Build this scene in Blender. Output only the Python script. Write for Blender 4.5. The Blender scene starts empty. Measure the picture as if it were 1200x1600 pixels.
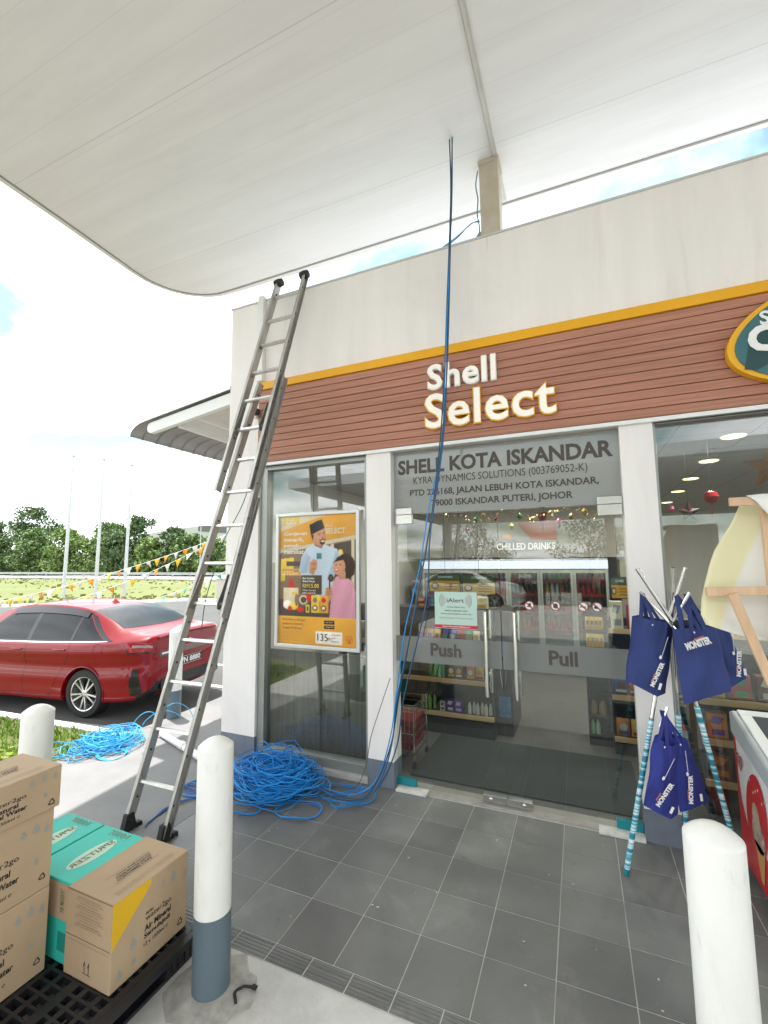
import bpy, math, random
from mathutils import Vector, Matrix
R = math.radians
PI = math.pi
sc = bpy.context.scene
col = sc.collection

# ---------------------------------------------------------------- camera
cd = bpy.data.cameras.new('camera')
cam = bpy.data.objects.new('camera', cd)
col.objects.link(cam)
_f = Vector((-0.39364743, 0.91309665, 0.10628363))
_r = Vector((0.91782162, 0.39686373, -0.01013155))
_u = Vector((0.05143121, -0.09356115, 0.99428424))
m = Matrix.Identity(4)
for i in range(3):
    m[i][0] = _r[i]; m[i][1] = _u[i]; m[i][2] = -_f[i]
m[0][3], m[1][3], m[2][3] = 1.84461, -3.72593, 1.93992
cam.matrix_world = m
cd.sensor_fit = 'HORIZONTAL'
cd.sensor_width = 36.0
cd.lens = 36.0 * 699.08 / 1200.0
cd.clip_start = 0.02
cd.clip_end = 2000
sc.camera = cam

# ---------------------------------------------------------------- light and sky
SUN = Vector((-1.35, 0.5, 5.7)).normalized()          # towards the sun
sun_el = math.asin(SUN.z)
sun_az = math.atan2(SUN.x, SUN.y)
ld = bpy.data.lights.new('sun', 'SUN')
ld.energy = 2.6
ld.angle = R(0.6)
ld.color = (1.0, 0.97, 0.94)
lo = bpy.data.objects.new('sun', ld)
lo.rotation_euler = SUN.to_track_quat('Z', 'Y').to_euler()
lo.location = (-5, 3, 12)
col.objects.link(lo)

w = bpy.data.worlds.new('World')
sc.world = w
w.use_nodes = True
nt = w.node_tree
nt.nodes.clear()
N = nt.nodes.new
L = nt.links.new
out = N('ShaderNodeOutputWorld'); bg = N('ShaderNodeBackground')
sky = N('ShaderNodeTexSky'); sky.sky_type = 'NISHITA'; sky.sun_disc = False
sky.sun_elevation = sun_el; sky.sun_rotation = sun_az
sky.air_density = 1.0; sky.dust_density = 1.5; sky.ozone_density = 1.6
tc = N('ShaderNodeTexCoord')
sep = N('ShaderNodeSeparateXYZ'); L(tc.outputs['Generated'], sep.inputs[0])
# project the view direction on a cloud layer so that clouds flatten towards the horizon
mx = N('ShaderNodeMath'); mx.operation = 'MAXIMUM'; mx.inputs[1].default_value = 0.0; L(sep.outputs[2], mx.inputs[0])
ad = N('ShaderNodeMath'); ad.operation = 'ADD'; ad.inputs[1].default_value = 0.16; L(mx.outputs[0], ad.inputs[0])
dv = N('ShaderNodeVectorMath'); dv.operation = 'DIVIDE'
cb = N('ShaderNodeCombineXYZ')
for k in range(3): L(ad.outputs[0], cb.inputs[k])
L(tc.outputs['Generated'], dv.inputs[0]); L(cb.outputs[0], dv.inputs[1])
ns = N('ShaderNodeTexNoise'); ns.inputs['Scale'].default_value = 0.85; ns.inputs['Detail'].default_value = 7; ns.inputs['Roughness'].default_value = 0.55; ns.inputs['Distortion'].default_value = 0.4
mp = N('ShaderNodeMapping'); mp.inputs['Location'].default_value = (1.5, -0.8, 0.9)
L(dv.outputs[0], mp.inputs[0]); L(mp.outputs[0], ns.inputs['Vector'])
rp = N('ShaderNodeValToRGB'); rp.color_ramp.elements[0].position = 0.36; rp.color_ramp.elements[1].position = 0.56
L(ns.outputs[0], rp.inputs[0])
ns2 = N('ShaderNodeTexNoise'); ns2.inputs['Scale'].default_value = 2.3; ns2.inputs['Detail'].default_value = 6
L(mp.outputs[0], ns2.inputs['Vector'])
rp2 = N('ShaderNodeValToRGB'); rp2.color_ramp.elements[0].position = 0.3; rp2.color_ramp.elements[1].position = 0.65
rp2.color_ramp.elements[0].color = (6.2, 6.6, 7.1, 1); rp2.color_ramp.elements[1].color = (9.5, 9.6, 9.7, 1)
L(ns2.outputs[0], rp2.inputs[0])
mixc = N('ShaderNodeMixRGB'); dim = N('ShaderNodeMixRGB'); dim.blend_type = 'MULTIPLY'; dim.inputs[0].default_value = 1.0; dim.inputs[2].default_value = (0.72, 0.80, 0.60, 1); L(sky.outputs[0], dim.inputs[1])
L(rp.outputs[0], mixc.inputs[0]); L(dim.outputs[0], mixc.inputs[1]); L(rp2.outputs[0], mixc.inputs[2])
L(mixc.outputs[0], bg.inputs[0]); bg.inputs[1].default_value = 0.15
L(bg.outputs[0], out.inputs[0])

vs = sc.view_settings
vs.view_transform = 'Standard'; vs.look = 'None'; vs.exposure = 1.58; vs.gamma = 1.0
try: vs.use_curve_mapping = False
except Exception: pass
sc.render.engine = 'CYCLES'
cy = sc.cycles
cy.max_bounces = 10; cy.diffuse_bounces = 5; cy.glossy_bounces = 4; cy.transmission_bounces = 6; cy.transparent_max_bounces = 24
cy.caustics_reflective = False; cy.caustics_refractive = False
cy.sample_clamp_indirect = 6.0
cy.use_denoising = True

# ---------------------------------------------------------------- helpers: materials
MATS = {}
def mat(name, c, rough=0.6, metal=0.0, var=0.0, vscale=6.0, bump=0.0, bscale=40.0, coat=0.0, spec=0.5, c2=None, stretch=None, island=0.0, emit=None, estr=0.0, trans=0.0, alpha=1.0, vdetail=5):
    if name in MATS: return MATS[name]
    mt = bpy.data.materials.new(name); mt.use_nodes = True
    t = mt.node_tree; b = t.nodes['Principled BSDF']
    b.inputs['Base Color'].default_value = (*c, 1); b.inputs['Roughness'].default_value = rough; b.inputs['Metallic'].default_value = metal
    b.inputs['Coat Weight'].default_value = coat; b.inputs['Coat Roughness'].default_value = 0.03
    b.inputs['Specular IOR Level'].default_value = spec
    if emit: b.inputs['Emission Color'].default_value = (*emit, 1); b.inputs['Emission Strength'].default_value = estr
    if trans: b.inputs['Transmission Weight'].default_value = trans
    if alpha < 1: b.inputs['Alpha'].default_value = alpha
    src = None
    if var or c2 or bump:
        tcn = t.nodes.new('ShaderNodeTexCoord'); vec = tcn.outputs['Object']
        if stretch:
            mpn = t.nodes.new('ShaderNodeMapping'); mpn.inputs['Scale'].default_value = stretch; t.links.new(vec, mpn.inputs[0]); vec = mpn.outputs[0]
    if var or c2:
        nz = t.nodes.new('ShaderNodeTexNoise'); nz.inputs['Scale'].default_value = vscale; nz.inputs['Detail'].default_value = vdetail; nz.inputs['Roughness'].default_value = 0.6
        t.links.new(vec, nz.inputs['Vector'])
        rr = t.nodes.new('ShaderNodeValToRGB'); rr.color_ramp.elements[0].position = 0.32; rr.color_ramp.elements[1].position = 0.68
        a = c if c2 else tuple(x * (1 - var) for x in c); bb = c2 if c2 else tuple(min(1, x * (1 + var)) for x in c)
        rr.color_ramp.elements[0].color = (*a, 1); rr.color_ramp.elements[1].color = (*bb, 1)
        t.links.new(nz.outputs[0], rr.inputs[0]); src = rr.outputs[0]
        # roughness follows the same wear
        mr = t.nodes.new('ShaderNodeMapRange'); mr.inputs['To Min'].default_value = max(0.02, rough - 0.06); mr.inputs['To Max'].default_value = min(1, rough + 0.08)
        t.links.new(nz.outputs[0], mr.inputs[0]); t.links.new(mr.outputs[0], b.inputs['Roughness'])
    if island:
        ge = t.nodes.new('ShaderNodeNewGeometry'); hs = t.nodes.new('ShaderNodeHueSaturation')
        mr2 = t.nodes.new('ShaderNodeMapRange'); mr2.inputs['To Min'].default_value = 1 - island; mr2.inputs['To Max'].default_value = 1 + island
        t.links.new(ge.outputs['Random Per Island'], mr2.inputs[0]); t.links.new(mr2.outputs[0], hs.inputs['Value'])
        if src: t.links.new(src, hs.inputs['Color'])
        else: hs.inputs['Color'].default_value = (*c, 1)
        src = hs.outputs[0]
    if src: t.links.new(src, b.inputs['Base Color'])
    if bump:
        nb = t.nodes.new('ShaderNodeTexNoise'); nb.inputs['Scale'].default_value = bscale; nb.inputs['Detail'].default_value = 4
        t.links.new(vec, nb.inputs['Vector'])
        bp = t.nodes.new('ShaderNodeBump'); bp.inputs['Strength'].default_value = bump; bp.inputs['Distance'].default_value = 0.01
        t.links.new(nb.outputs[0], bp.inputs['Height']); t.links.new(bp.outputs[0], b.inputs['Normal'])
    MATS[name] = mt
    return mt

def grid_lines(mt, ax, period, width, dark, offset=0.0, bumpd=0.0):
    """thin joint lines along one object axis (0,1,2), multiplied into the base colour"""
    t = mt.node_tree; b = t.nodes['Principled BSDF']
    tcn = t.nodes.new('ShaderNodeTexCoord'); sp = t.nodes.new('ShaderNodeSeparateXYZ'); t.links.new(tcn.outputs['Object'], sp.inputs[0])
    a = t.nodes.new('ShaderNodeMath'); a.operation = 'ADD'; a.inputs[1].default_value = offset + 1000 * period; t.links.new(sp.outputs[ax], a.inputs[0])
    mo = t.nodes.new('ShaderNodeMath'); mo.operation = 'MODULO'; mo.inputs[1].default_value = period; t.links.new(a.outputs[0], mo.inputs[0])
    lt = t.nodes.new('ShaderNodeMath'); lt.operation = 'LESS_THAN'; lt.inputs[1].default_value = width; t.links.new(mo.outputs[0], lt.inputs[0])
    mi = t.nodes.new('ShaderNodeMixRGB'); t.links.new(lt.outputs[0], mi.inputs[0])
    if b.inputs['Base Color'].is_linked:
        t.links.new(b.inputs['Base Color'].links[0].from_socket, mi.inputs[1])
    else: mi.inputs[1].default_value = b.inputs['Base Color'].default_value
    mi.inputs[2].default_value = (*dark, 1)
    t.links.new(mi.outputs[0], b.inputs['Base Color'])
    return mt

def glass_mat(name, tint=(0.9, 0.95, 0.93), ior=1.5, rough=0.0, film=0.0, filmc=(0.4, 0.42, 0.42)):
    if name in MATS: return MATS[name]
    mt = bpy.data.materials.new(name); mt.use_nodes = True
    t = mt.node_tree; t.nodes.clear(); n = t.nodes.new
    o = n('ShaderNodeOutputMaterial'); tr = n('ShaderNodeBsdfTransparent'); gl = n('ShaderNodeBsdfGlossy'); fr = n('ShaderNodeFresnel'); mi = n('ShaderNodeMixShader')
    tr.inputs[0].default_value = (*tint, 1); gl.inputs['Roughness'].default_value = rough; gl.inputs['Color'].default_value = (1, 1, 1, 1)
    ge = n('ShaderNodeNewGeometry'); mrr = n('ShaderNodeMapRange'); mrr.inputs['To Min'].default_value = ior; mrr.inputs['To Max'].default_value = 1.0 / ior
    t.links.new(ge.outputs['Backfacing'], mrr.inputs[0]); t.links.new(mrr.outputs[0], fr.inputs[0])
    # geometry backfacing would flip the IOR: use the facing normal only
    t.links.new(fr.outputs[0], mi.inputs[0]); t.links.new(tr.outputs[0], mi.inputs[1]); t.links.new(gl.outputs[0], mi.inputs[2])
    last = mi
    if film:
        df = n('ShaderNodeBsdfDiffuse'); df.inputs[0].default_value = (*filmc, 1)
        m2 = n('ShaderNodeMixShader'); m2.inputs[0].default_value = film
        t.links.new(tr.outputs[0], m2.inputs[1]); t.links.new(df.outputs[0], m2.inputs[2])
        t.links.new(m2.outputs[0], mi.inputs[1])
    t.links.new(last.outputs[0], o.inputs[0])
    MATS[name] = mt
    return mt

# ---------------------------------------------------------------- helpers: geometry
class G:
    def __init__(s): s.v = []; s.f = []; s.mi = []
    def add(s, vs_, fs_, mi=0):
        b = len(s.v); s.v += [tuple(p) for p in vs_]; s.f += [tuple(i + b for i in q) for q in fs_]; s.mi += [mi] * len(fs_)
        return s
    def box(s, x0, x1, y0, y1, z0, z1, mi=0):
        v = [(x0, y0, z0), (x1, y0, z0), (x1, y1, z0), (x0, y1, z0), (x0, y0, z1), (x1, y0, z1), (x1, y1, z1), (x0, y1, z1)]
        return s.add(v, [(0, 3, 2, 1), (4, 5, 6, 7), (0, 1, 5, 4), (1, 2, 6, 5), (2, 3, 7, 6), (3, 0, 4, 7)], mi)
    def bar(s, p, q, a, b, up=(0, 0, 1), mi=0):
        """box bar from p to q, half sizes a (side) and b (along up-ish)"""
        p = Vector(p); q = Vector(q); d = (q - p).normalized(); u = Vector(up)
        sx = d.cross(u)
        if sx.length < 1e-4: sx = d.cross(Vector((1, 0, 0)))
        sx.normalize(); uu = sx.cross(d).normalized()
        v = []
        for o in (p, q):
            for i, j in ((-1, -1), (1, -1), (1, 1), (-1, 1)): v.append(o + sx * a * i + uu * b * j)
        return s.add(v, [(0, 1, 2, 3), (7, 6, 5, 4), (0, 4, 5, 1), (1, 5, 6, 2), (2, 6, 7, 3), (3, 7, 4, 0)], mi)
    def tube(s, pts, r, n=8, mi=0, closed=False, cap=True):
        pts = [Vector(p) for p in pts]; m_ = len(pts); rs = r if isinstance(r, (list, tuple)) else [r] * m_
        v = []; prev = None
        for i, p in enumerate(pts):
            a = pts[(i - 1) % m_] if (closed or i > 0) else p
            c = pts[(i + 1) % m_] if (closed or i < m_ - 1) else p
            t_ = (c - a); t_ = t_.normalized() if t_.length > 1e-9 else Vector((0, 0, 1))
            if prev is None:
                nn = t_.cross(Vector((0, 0, 1)))
                if nn.length < 1e-3: nn = t_.cross(Vector((1, 0, 0)))
            else: nn = prev - t_ * prev.dot(t_)
            if nn.length < 1e-6: nn = t_.orthogonal()
            nn.normalize(); prev = nn; bb = t_.cross(nn)
            for k in range(n):
                an = 2 * PI * k / n; v.append(p + (nn * math.cos(an) + bb * math.sin(an)) * rs[i])
        f = []
        for i in range(m_ if closed else m_ - 1):
            for k in range(n):
                a0 = i * n + k; a1 = i * n + (k + 1) % n; j = (i + 1) % m_
                f.append((a0, a1, j * n + (k + 1) % n, j * n + k))
        if cap and not closed: f.append(tuple(range(n - 1, -1, -1))); f.append(tuple((m_ - 1) * n + k for k in range(n)))
        return s.add(v, f, mi)
    def lathe(s, prof, o=(0, 0, 0), n=24, ax='z', mi=0, d=None):
        """profile of (r,h) spun about axis"""
        o = Vector(o); D = Vector(d) if d else Vector((0, 0, 1)); A = D.orthogonal().normalized(); B = D.cross(A)
        v = []; f = []
        for r_, h in prof:
            for k in range(n):
                an = 2 * PI * k / n; v.append(o + D * h + (A * math.cos(an) + B * math.sin(an)) * max(r_, 1e-5))
        for i in range(len(prof) - 1):
            for k in range(n): f.append((i * n + k, i * n + (k + 1) % n, (i + 1) * n + (k + 1) % n, (i + 1) * n + k))
        f.append(tuple(range(n - 1, -1, -1))); f.append(tuple((len(prof) - 1) * n + k for k in range(n)))
        return s.add(v, f, mi)
    def prism(s, poly, o, ux, uy, th, mi=0):
        """2-D polygon (counter-clockwise in ux,uy) given thickness th towards ux x uy"""
        o = Vector(o); ux = Vector(ux); uy = Vector(uy); n = ux.cross(uy).normalized()
        k = len(poly); v = [o + ux * a + uy * b for a, b in poly] + [o + ux * a + uy * b + n * th for a, b in poly]
        f = [tuple(range(k - 1, -1, -1)), tuple(range(k, 2 * k))] + [(i, (i + 1) % k, (i + 1) % k + k, i + k) for i in range(k)]
        return s.add(v, f, mi)
    def sheet(s, poly, o, ux, uy, mi=0):
        o = Vector(o); ux = Vector(ux); uy = Vector(uy)
        return s.add([o + ux * a + uy * b for a, b in poly], [tuple(range(len(poly)))], mi)

def ell(cx, cy, rx, ry, n=20, a0=0, a1=2 * PI, full=True):
    return [(cx + rx * math.cos(a0 + (a1 - a0) * i / (n if full else n - 1)), cy + ry * math.sin(a0 + (a1 - a0) * i / (n if full else n - 1))) for i in range(n)]

def world_loc(p):
    v = Vector((0, 0, 0))
    while p is not None: v += p.location; p = p.parent
    return v

def obj(name, g, m_, parent=None, smooth=False, bevel=0.0, local=False, loc=None, sharp=40):
    """ONE mesh object. Geometry is in world coordinates unless local=True."""
    me = bpy.data.meshes.new(name)
    base = Vector((0, 0, 0))
    if not local:
        if parent is not None: base = world_loc(parent)
        elif loc is not None: base = Vector(loc)
    vv = [tuple(Vector(p) - base) for p in g.v] if base.length else g.v
    me.from_pydata(vv, [], g.f)
    ms = m_ if isinstance(m_, (list, tuple)) else [m_]
    for q in ms: me.materials.append(q)
    if len(ms) > 1: me.polygons.foreach_set('material_index', g.mi)
    if smooth:
        me.polygons.foreach_set('use_smooth', [True] * len(me.polygons))
        try: me.set_sharp_from_angle(angle=R(sharp))
        except Exception: pass
    me.update()
    o = bpy.data.objects.new(name, me); col.objects.link(o)
    if parent is not None: o.parent = parent
    elif loc is not None: o.location = loc
    if bevel:
        b = o.modifiers.new('bevel', 'BEVEL'); b.width = bevel; b.segments = 2; b.limit_method = 'ANGLE'; b.angle_limit = R(35)
    return o

def tag(o, label, cat, group=None):
    o['label'] = label; o['category'] = cat
    if group: o['group'] = group
    return o
def thing(name, label, cat, loc=(0, 0, 0), group=None, rz=0.0):
    o = bpy.data.objects.new(name, None); o.empty_display_size = 0.1; col.objects.link(o); o.location = loc; o.rotation_euler = (0, 0, rz)
    return tag(o, label, cat, group)
def struct(name, g, m_, kind='structure', **k):
    o = obj(name, g, m_, **k); o['kind'] = kind; return o
def dup(root, loc=None, rz=None, label=None, group=None):
    kids = [c for c in col.objects if c.parent is root] if root.type == 'EMPTY' or True else []
    r = root.copy(); col.objects.link(r)
    if loc is not None: r.location = loc
    if rz is not None: r.rotation_euler = (0, 0, rz)
    if label: r['label'] = label
    if group: r['group'] = group
    for c in kids:
        c2 = c.copy(); col.objects.link(c2); c2.parent = r
        for d in [e for e in col.objects if e.parent is c]:
            d2 = d.copy(); col.objects.link(d2); d2.parent = c2
    return r

_TXT = {}
def text_geo(body, off=0.0, space=1.0, align='LEFT'):
    key = (body, off, space, align)
    if key in _TXT: return _TXT[key]
    cu = bpy.data.curves.new('t', 'FONT'); cu.body = body; cu.offset = off; cu.size = 1.0; cu.space_character = space; cu.align_x = align; cu.resolution_u = 3
    to = bpy.data.objects.new('t', cu); col.objects.link(to)
    dg = bpy.context.evaluated_depsgraph_get(); dg.update()
    me = bpy.data.meshes.new_from_object(to.evaluated_get(dg))
    v = [(p.co.x, p.co.y) for p in me.vertices]; f = [tuple(p.vertices) for p in me.polygons]
    # boundary edges, for extrusion
    cnt = {}
    for q in f:
        for i in range(len(q)):
            e = (q[i], q[(i + 1) % len(q)]); cnt[e] = cnt.get(e, 0) + 1
    be = [e for e in cnt if (e[1], e[0]) not in cnt]
    bpy.data.objects.remove(to); bpy.data.meshes.remove(me); bpy.data.curves.remove(cu)
    _TXT[key] = (v, f, be)
    return _TXT[key]

def put_text(g, body, o, ux, uy, w_=None, h_=None, off=0.0, th=0.0, space=1.0, mi=0, back=0.0):
    """lettering with its lower-left corner at o, fitted to width w_ and/or height h_; th>0 gives real depth towards the reader"""
    v, f, be = text_geo(body, off, space)
    x0 = min(p[0] for p in v); x1 = max(p[0] for p in v); y0 = min(p[1] for p in v); y1 = max(p[1] for p in v)
    sx = w_ / (x1 - x0) if w_ else None; sy = h_ / (y1 - y0) if h_ else None
    sx = sx or sy; sy = sy or sx
    o = Vector(o); ux = Vector(ux).normalized(); uy = Vector(uy).normalized(); n = ux.cross(uy)
    P = [o + ux * (p[0] - x0) * sx + uy * (p[1] - y0) * sy for p in v]
    if th > 0:
        k = len(P)
        vs_ = [p + n * th for p in P] + P
        g.add(vs_, f + [(e[1], e[0], e[0] + k, e[1] + k) for e in be], mi)
    else: g.add(P, f, mi)
    return g

X = Vector((1, 0, 0)); Y = Vector((0, 1, 0)); Z = Vector((0, 0, 1))

# ---------------------------------------------------------------- shared materials
white_wall = mat('painted plaster', (0.86, 0.815, 0.79), 0.75, var=0.035, vscale=2.2, stretch=(2.5, 2.5, 0.25), bump=0.06, bscale=120)
white_metal = mat('white coated metal', (0.8, 0.8, 0.78), 0.35, var=0.02, vscale=2)
col_white = mat('white column paint', (0.85, 0.85, 0.84), 0.55, var=0.02, vscale=2, bump=0.03, bscale=60)
skirt_grey = mat('grey skirting paint', (0.16, 0.18, 0.225), 0.5, var=0.08, vscale=8)
alu = mat('satin aluminium', (0.62, 0.61, 0.585), 0.38, 0.85, var=0.12, vscale=14, stretch=(1, 1, 0.15))
steel = mat('brushed steel', (0.66, 0.64, 0.6), 0.22, 1.0, var=0.05, vscale=30)
chrome = mat('polished steel', (0.78, 0.77, 0.74), 0.12, 1.0)
black_plastic = mat('black plastic', (0.012, 0.012, 0.013), 0.45, var=0.2, vscale=20)
dark_metal = mat('dark metal', (0.06, 0.06, 0.065), 0.5, 0.4)
black_ink = mat('black ink', (0.018, 0.016, 0.015), 0.7)
white_ink = mat('white ink', (0.85, 0.85, 0.83), 0.6)
blue_cable = mat('blue cable sheath', (0.008, 0.23, 0.62), 0.38, island=0.25)
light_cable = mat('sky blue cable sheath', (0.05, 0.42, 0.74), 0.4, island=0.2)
grey_cable = mat('dark grey cable sheath', (0.05, 0.09, 0.13), 0.45)
rubber = mat('rubber', (0.02, 0.02, 0.02), 0.75)
gold = mat('gold trim', (0.78, 0.42, 0.03), 0.45)
yellow = mat('yellow fascia strip', (0.83, 0.40, 0.004), 0.5, var=0.03, vscale=3)
wood = mat('pine timber', (0.56, 0.36, 0.22), 0.6, c2=(0.66, 0.45, 0.29), vscale=3.5, stretch=(9, 9, 0.7), bump=0.05, bscale=30)
card = mat('corrugated cardboard', (0.45, 0.32, 0.20), 0.8, var=0.06, vscale=3.0, bump=0.05, bscale=25)

# ================================================================ SETTING
asphalt = mat('asphalt', (0.085, 0.083, 0.078), 0.9, var=0.18, vscale=0.9, bump=0.35, bscale=180)
concrete = mat('rough concrete', (0.44, 0.425, 0.39), 0.85, c2=(0.62, 0.605, 0.57), vscale=3.4, bump=0.3, bscale=55, vdetail=9)
paving = mat('cement paving', (0.19, 0.185, 0.185), 0.8, c2=(0.25, 0.245, 0.24), vscale=1.8, bump=0.12, bscale=90, vdetail=8)
soil = mat('dry soil and turf', (0.10, 0.12, 0.03), 0.95, c2=(0.17, 0.16, 0.06), vscale=0.35, bump=0.5, bscale=8, vdetail=10)
turf_far = mat('meadow turf', (0.115, 0.14, 0.035), 0.95, c2=(0.165, 0.17, 0.055), vscale=0.12, bump=0.35, bscale=3.0, vdetail=10)
kerb_paint = mat('white kerb paint', (0.72, 0.71, 0.68), 0.7, var=0.12, vscale=6, bump=0.2, bscale=60)

g = G().box(-500, 500, -500, 700, -1.0, -0.2)
struct('ground', g, soil)
g = G().box(-60, 40, -60, 14, -0.198, -0.124)
struct('car_park', g, asphalt)
# access road beyond the car park and its pale kerb
g = G()
g.prism([(-110, -30.5), (40, 13.5), (40, 16), (-22.6, 14.4), (-25, 12), (-110, -26)], (0, 0, -0.196), X, Y, 0.078)
g = G(); g.box(-140, 60, 9.0, 33.0, -0.197, -0.118)
# meadow: gently rolling sheet with the near edge cut back on the slant of the road
g = G()
nx, ny = 90, 26
def meadow_y(x): return 9.2 + (x + 23.2) * 0.86 if x < -17 else 14.6
rnd = random.Random(3)
for j in range(ny + 1):
    for i in range(nx + 1):
        x = -130 + 190 * i / nx
        y0 = max(meadow_y(x), -60); y = y0 + (33 - y0) * j / ny
        z = -0.116 + 0.22 * math.sin(j / ny * PI) * (0.5 + 0.5 * math.sin(x * 0.31 + j)) + (rnd.random() * 0.05 if 0 < j < ny else 0)
        g.v.append((x, y, z))
for j in range(ny):
    for i in range(nx):
        a = j * (nx + 1) + i; g.f.append((a, a + 1, a + nx + 2, a + nx + 1)); g.mi.append(0)
struct('grass_field', g, turf_far, smooth=True)
g = G()
for a, b in (((-60, -22.0), (-17.0, 14.35)), ((-17.0, 14.35), (40, 14.35))):
    g.bar((a[0], a[1], -0.08), (b[0], b[1], -0.08), 0.16, 0.08)
struct('field_kerb', g, kerb_paint)
# highway beyond the meadow
g = G().box(-160, 120, 33.0, 42.0, -0.19, 0.02)
struct('highway', g, mat('pale road surface', (0.30, 0.29, 0.27), 0.9, var=0.1, vscale=0.5))
g = G().box(-160, 120, 33.05, 33.4, 0.02, 0.14)
struct('highway_kerb', g, kerb_paint)
# far ground behind the highway
g = G().box(-200, 160, 42.0, 120, -0.19, 0.0)
struct('verge', g, mat('dark green verge', (0.045, 0.07, 0.02), 0.95, var=0.3, vscale=0.4))  # one dark green, mottled at random

# forecourt concrete, cement walkway, tiled apron
g = G()
g.box(-2.72, 16, -16, -1.757, -0.2, -0.006)  # unseen rear of the slab extended to bounce light onto the facade
struct('forecourt', g, concrete)
g = G()
g.box(-2.98, -0.992, -0.86, 3.2, -0.2, -0.001); g.box(-2.72, -0.992, -1.757, -0.86, -0.2, -0.001)
struct('walkway', g, paving)
tile = mat('charcoal floor tile', (0.155, 0.155, 0.150), 0.42, var=0.16, vscale=2.2, bump=0.12, bscale=220, island=0.16, vdetail=8)
def smudge(mt, sc_, lo, hi, colr, amt, stretch=(1, 1, 1), loc=(0, 0, 0)):
    t = mt.node_tree; b = t.nodes['Principled BSDF']; tcn = t.nodes.new('ShaderNodeTexCoord'); mpn = t.nodes.new('ShaderNodeMapping'); mpn.inputs['Scale'].default_value = stretch; mpn.inputs['Location'].default_value = loc
    t.links.new(tcn.outputs['Object'], mpn.inputs[0]); nz = t.nodes.new('ShaderNodeTexNoise'); nz.inputs['Scale'].default_value = sc_; nz.inputs['Detail'].default_value = 8; nz.inputs['Roughness'].default_value = .7; nz.inputs['Distortion'].default_value = .6
    t.links.new(mpn.outputs[0], nz.inputs['Vector']); mr = t.nodes.new('ShaderNodeMapRange'); mr.inputs['From Min'].default_value = lo; mr.inputs['From Max'].default_value = hi; mr.inputs['To Max'].default_value = amt
    t.links.new(nz.outputs[0], mr.inputs[0]); mi = t.nodes.new('ShaderNodeMixRGB'); t.links.new(mr.outputs[0], mi.inputs[0])
    if b.inputs['Base Color'].is_linked: t.links.new(b.inputs['Base Color'].links[0].from_socket, mi.inputs[1])
    else: mi.inputs[1].default_value = b.inputs['Base Color'].default_value
    mi.inputs[2].default_value = (*colr, 1); t.links.new(mi.outputs[0], b.inputs['Base Color'])
smudge(tile, 2.2, .56, .78, (0.32, 0.31, 0.29), .7); smudge(tile, 0.7, .48, .75, (0.085, 0.083, 0.08), .55, (1, 1, 1), (9, 2, 0)); smudge(tile, 9.0, .60, .8, (0.05, 0.048, 0.045), .6, (1, 1, 1), (3, 1, 0))
smudge(concrete, 1.3, .55, .75, (0.30, 0.27, 0.22), .6); smudge(concrete, 14, .64, .74, (0.16, 0.14, 0.12), .7); smudge(paving, 1.1, .5, .8, (0.16, 0.15, 0.15), .6); smudge(asphalt, 0.8, .5, .8, (0.14, 0.135, 0.12), .6)
grout = mat('pale grout', (0.52, 0.51, 0.47), 0.9, var=0.1, vscale=20)
g = G().box(-0.99, 14, -1.7555, 0.02, -0.2, -0.0022)
struct('apron_grout', g, grout)
g = G()
S = 0.33; gp = 0.0028
for i in range(-3, 40):
    for j in range(0, 5):
        x0 = i * S + gp; x1 = (i + 1) * S - gp; y0 = -(j + 1) * S + gp; y1 = -j * S - gp
        if j == 0: y1 = 0.0
        dz = random.Random(i * 31 + j).uniform(-0.0006, 0.0004)
        g.box(x0, x1, y0, y1, -0.004, dz)
struct('tiled_apron', g, tile)
# ribbed nosing tiles along the forecourt edge
g = G(); k = -0.99
while k < 13:
    x0 = k + gp; x1 = k + 0.22 - gp
    g.box(x0, x1, -1.7545, -1.652, -0.004, -0.0006)
    for q in range(5):
        yy = -1.745 + q * 0.019; g.box(x0 + 0.004, x1 - 0.004, yy, yy + 0.009, -0.001, 0.0016)
    k += 0.22
struct('ribbed_nosing', g, tile)
g = G(); rnd = random.Random(21)
for _ in range(38):
    x = rnd.uniform(-0.8, 2.2); y = rnd.uniform(-2.6, -0.12); q = rnd.uniform(0.002, 0.005); a = rnd.uniform(0, PI); l_ = q * rnd.uniform(1, 3)
    g.prism([(x + math.cos(a) * l_, y + math.sin(a) * l_), (x - math.sin(a) * q, y + math.cos(a) * q), (x - math.cos(a) * l_, y - math.sin(a) * l_), (x + math.sin(a) * q, y - math.cos(a) * q)], (0, 0, 0.0007), X, Y, 0.002)
o = struct('crumbs', g, mat('pale grit', (0.55, 0.53, 0.48), .8), 'stuff'); o['label'] = 'scattered pale crumbs and grit on the tiles and concrete'
g = G(); rnd = random.Random(5)
for P in ([(1.30, -1.02), (1.40, -1.13), (1.46, -1.20), (1.50, -1.23)], [(1.78, -1.02), (1.90, -1.10), (1.96, -1.20), (2.10, -1.30), (2.2, -1.33)], [(1.05, -.62), (1.09, -.70)], [(0.2, -1.2), (0.24, -1.26)]):
    for k in range(60):
        t_ = rnd.random() * (len(P) - 1.001); i = int(t_); f = t_ - i; x = P[i][0] + (P[i + 1][0] - P[i][0]) * f + rnd.gauss(0, .009); y = P[i][1] + (P[i + 1][1] - P[i][1]) * f + rnd.gauss(0, .009); q = rnd.uniform(.002, .012); a = rnd.uniform(-1.1, -.5)
        g.prism([(x, y), (x + q * .25 * math.cos(a + 1.57), y + q * .25 * math.sin(a + 1.57)), (x + q * 1.6 * math.cos(a), y + q * 1.6 * math.sin(a))][::-1 if False else 1], (0, 0, 0.0006), X, Y, 0.0004)
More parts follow.
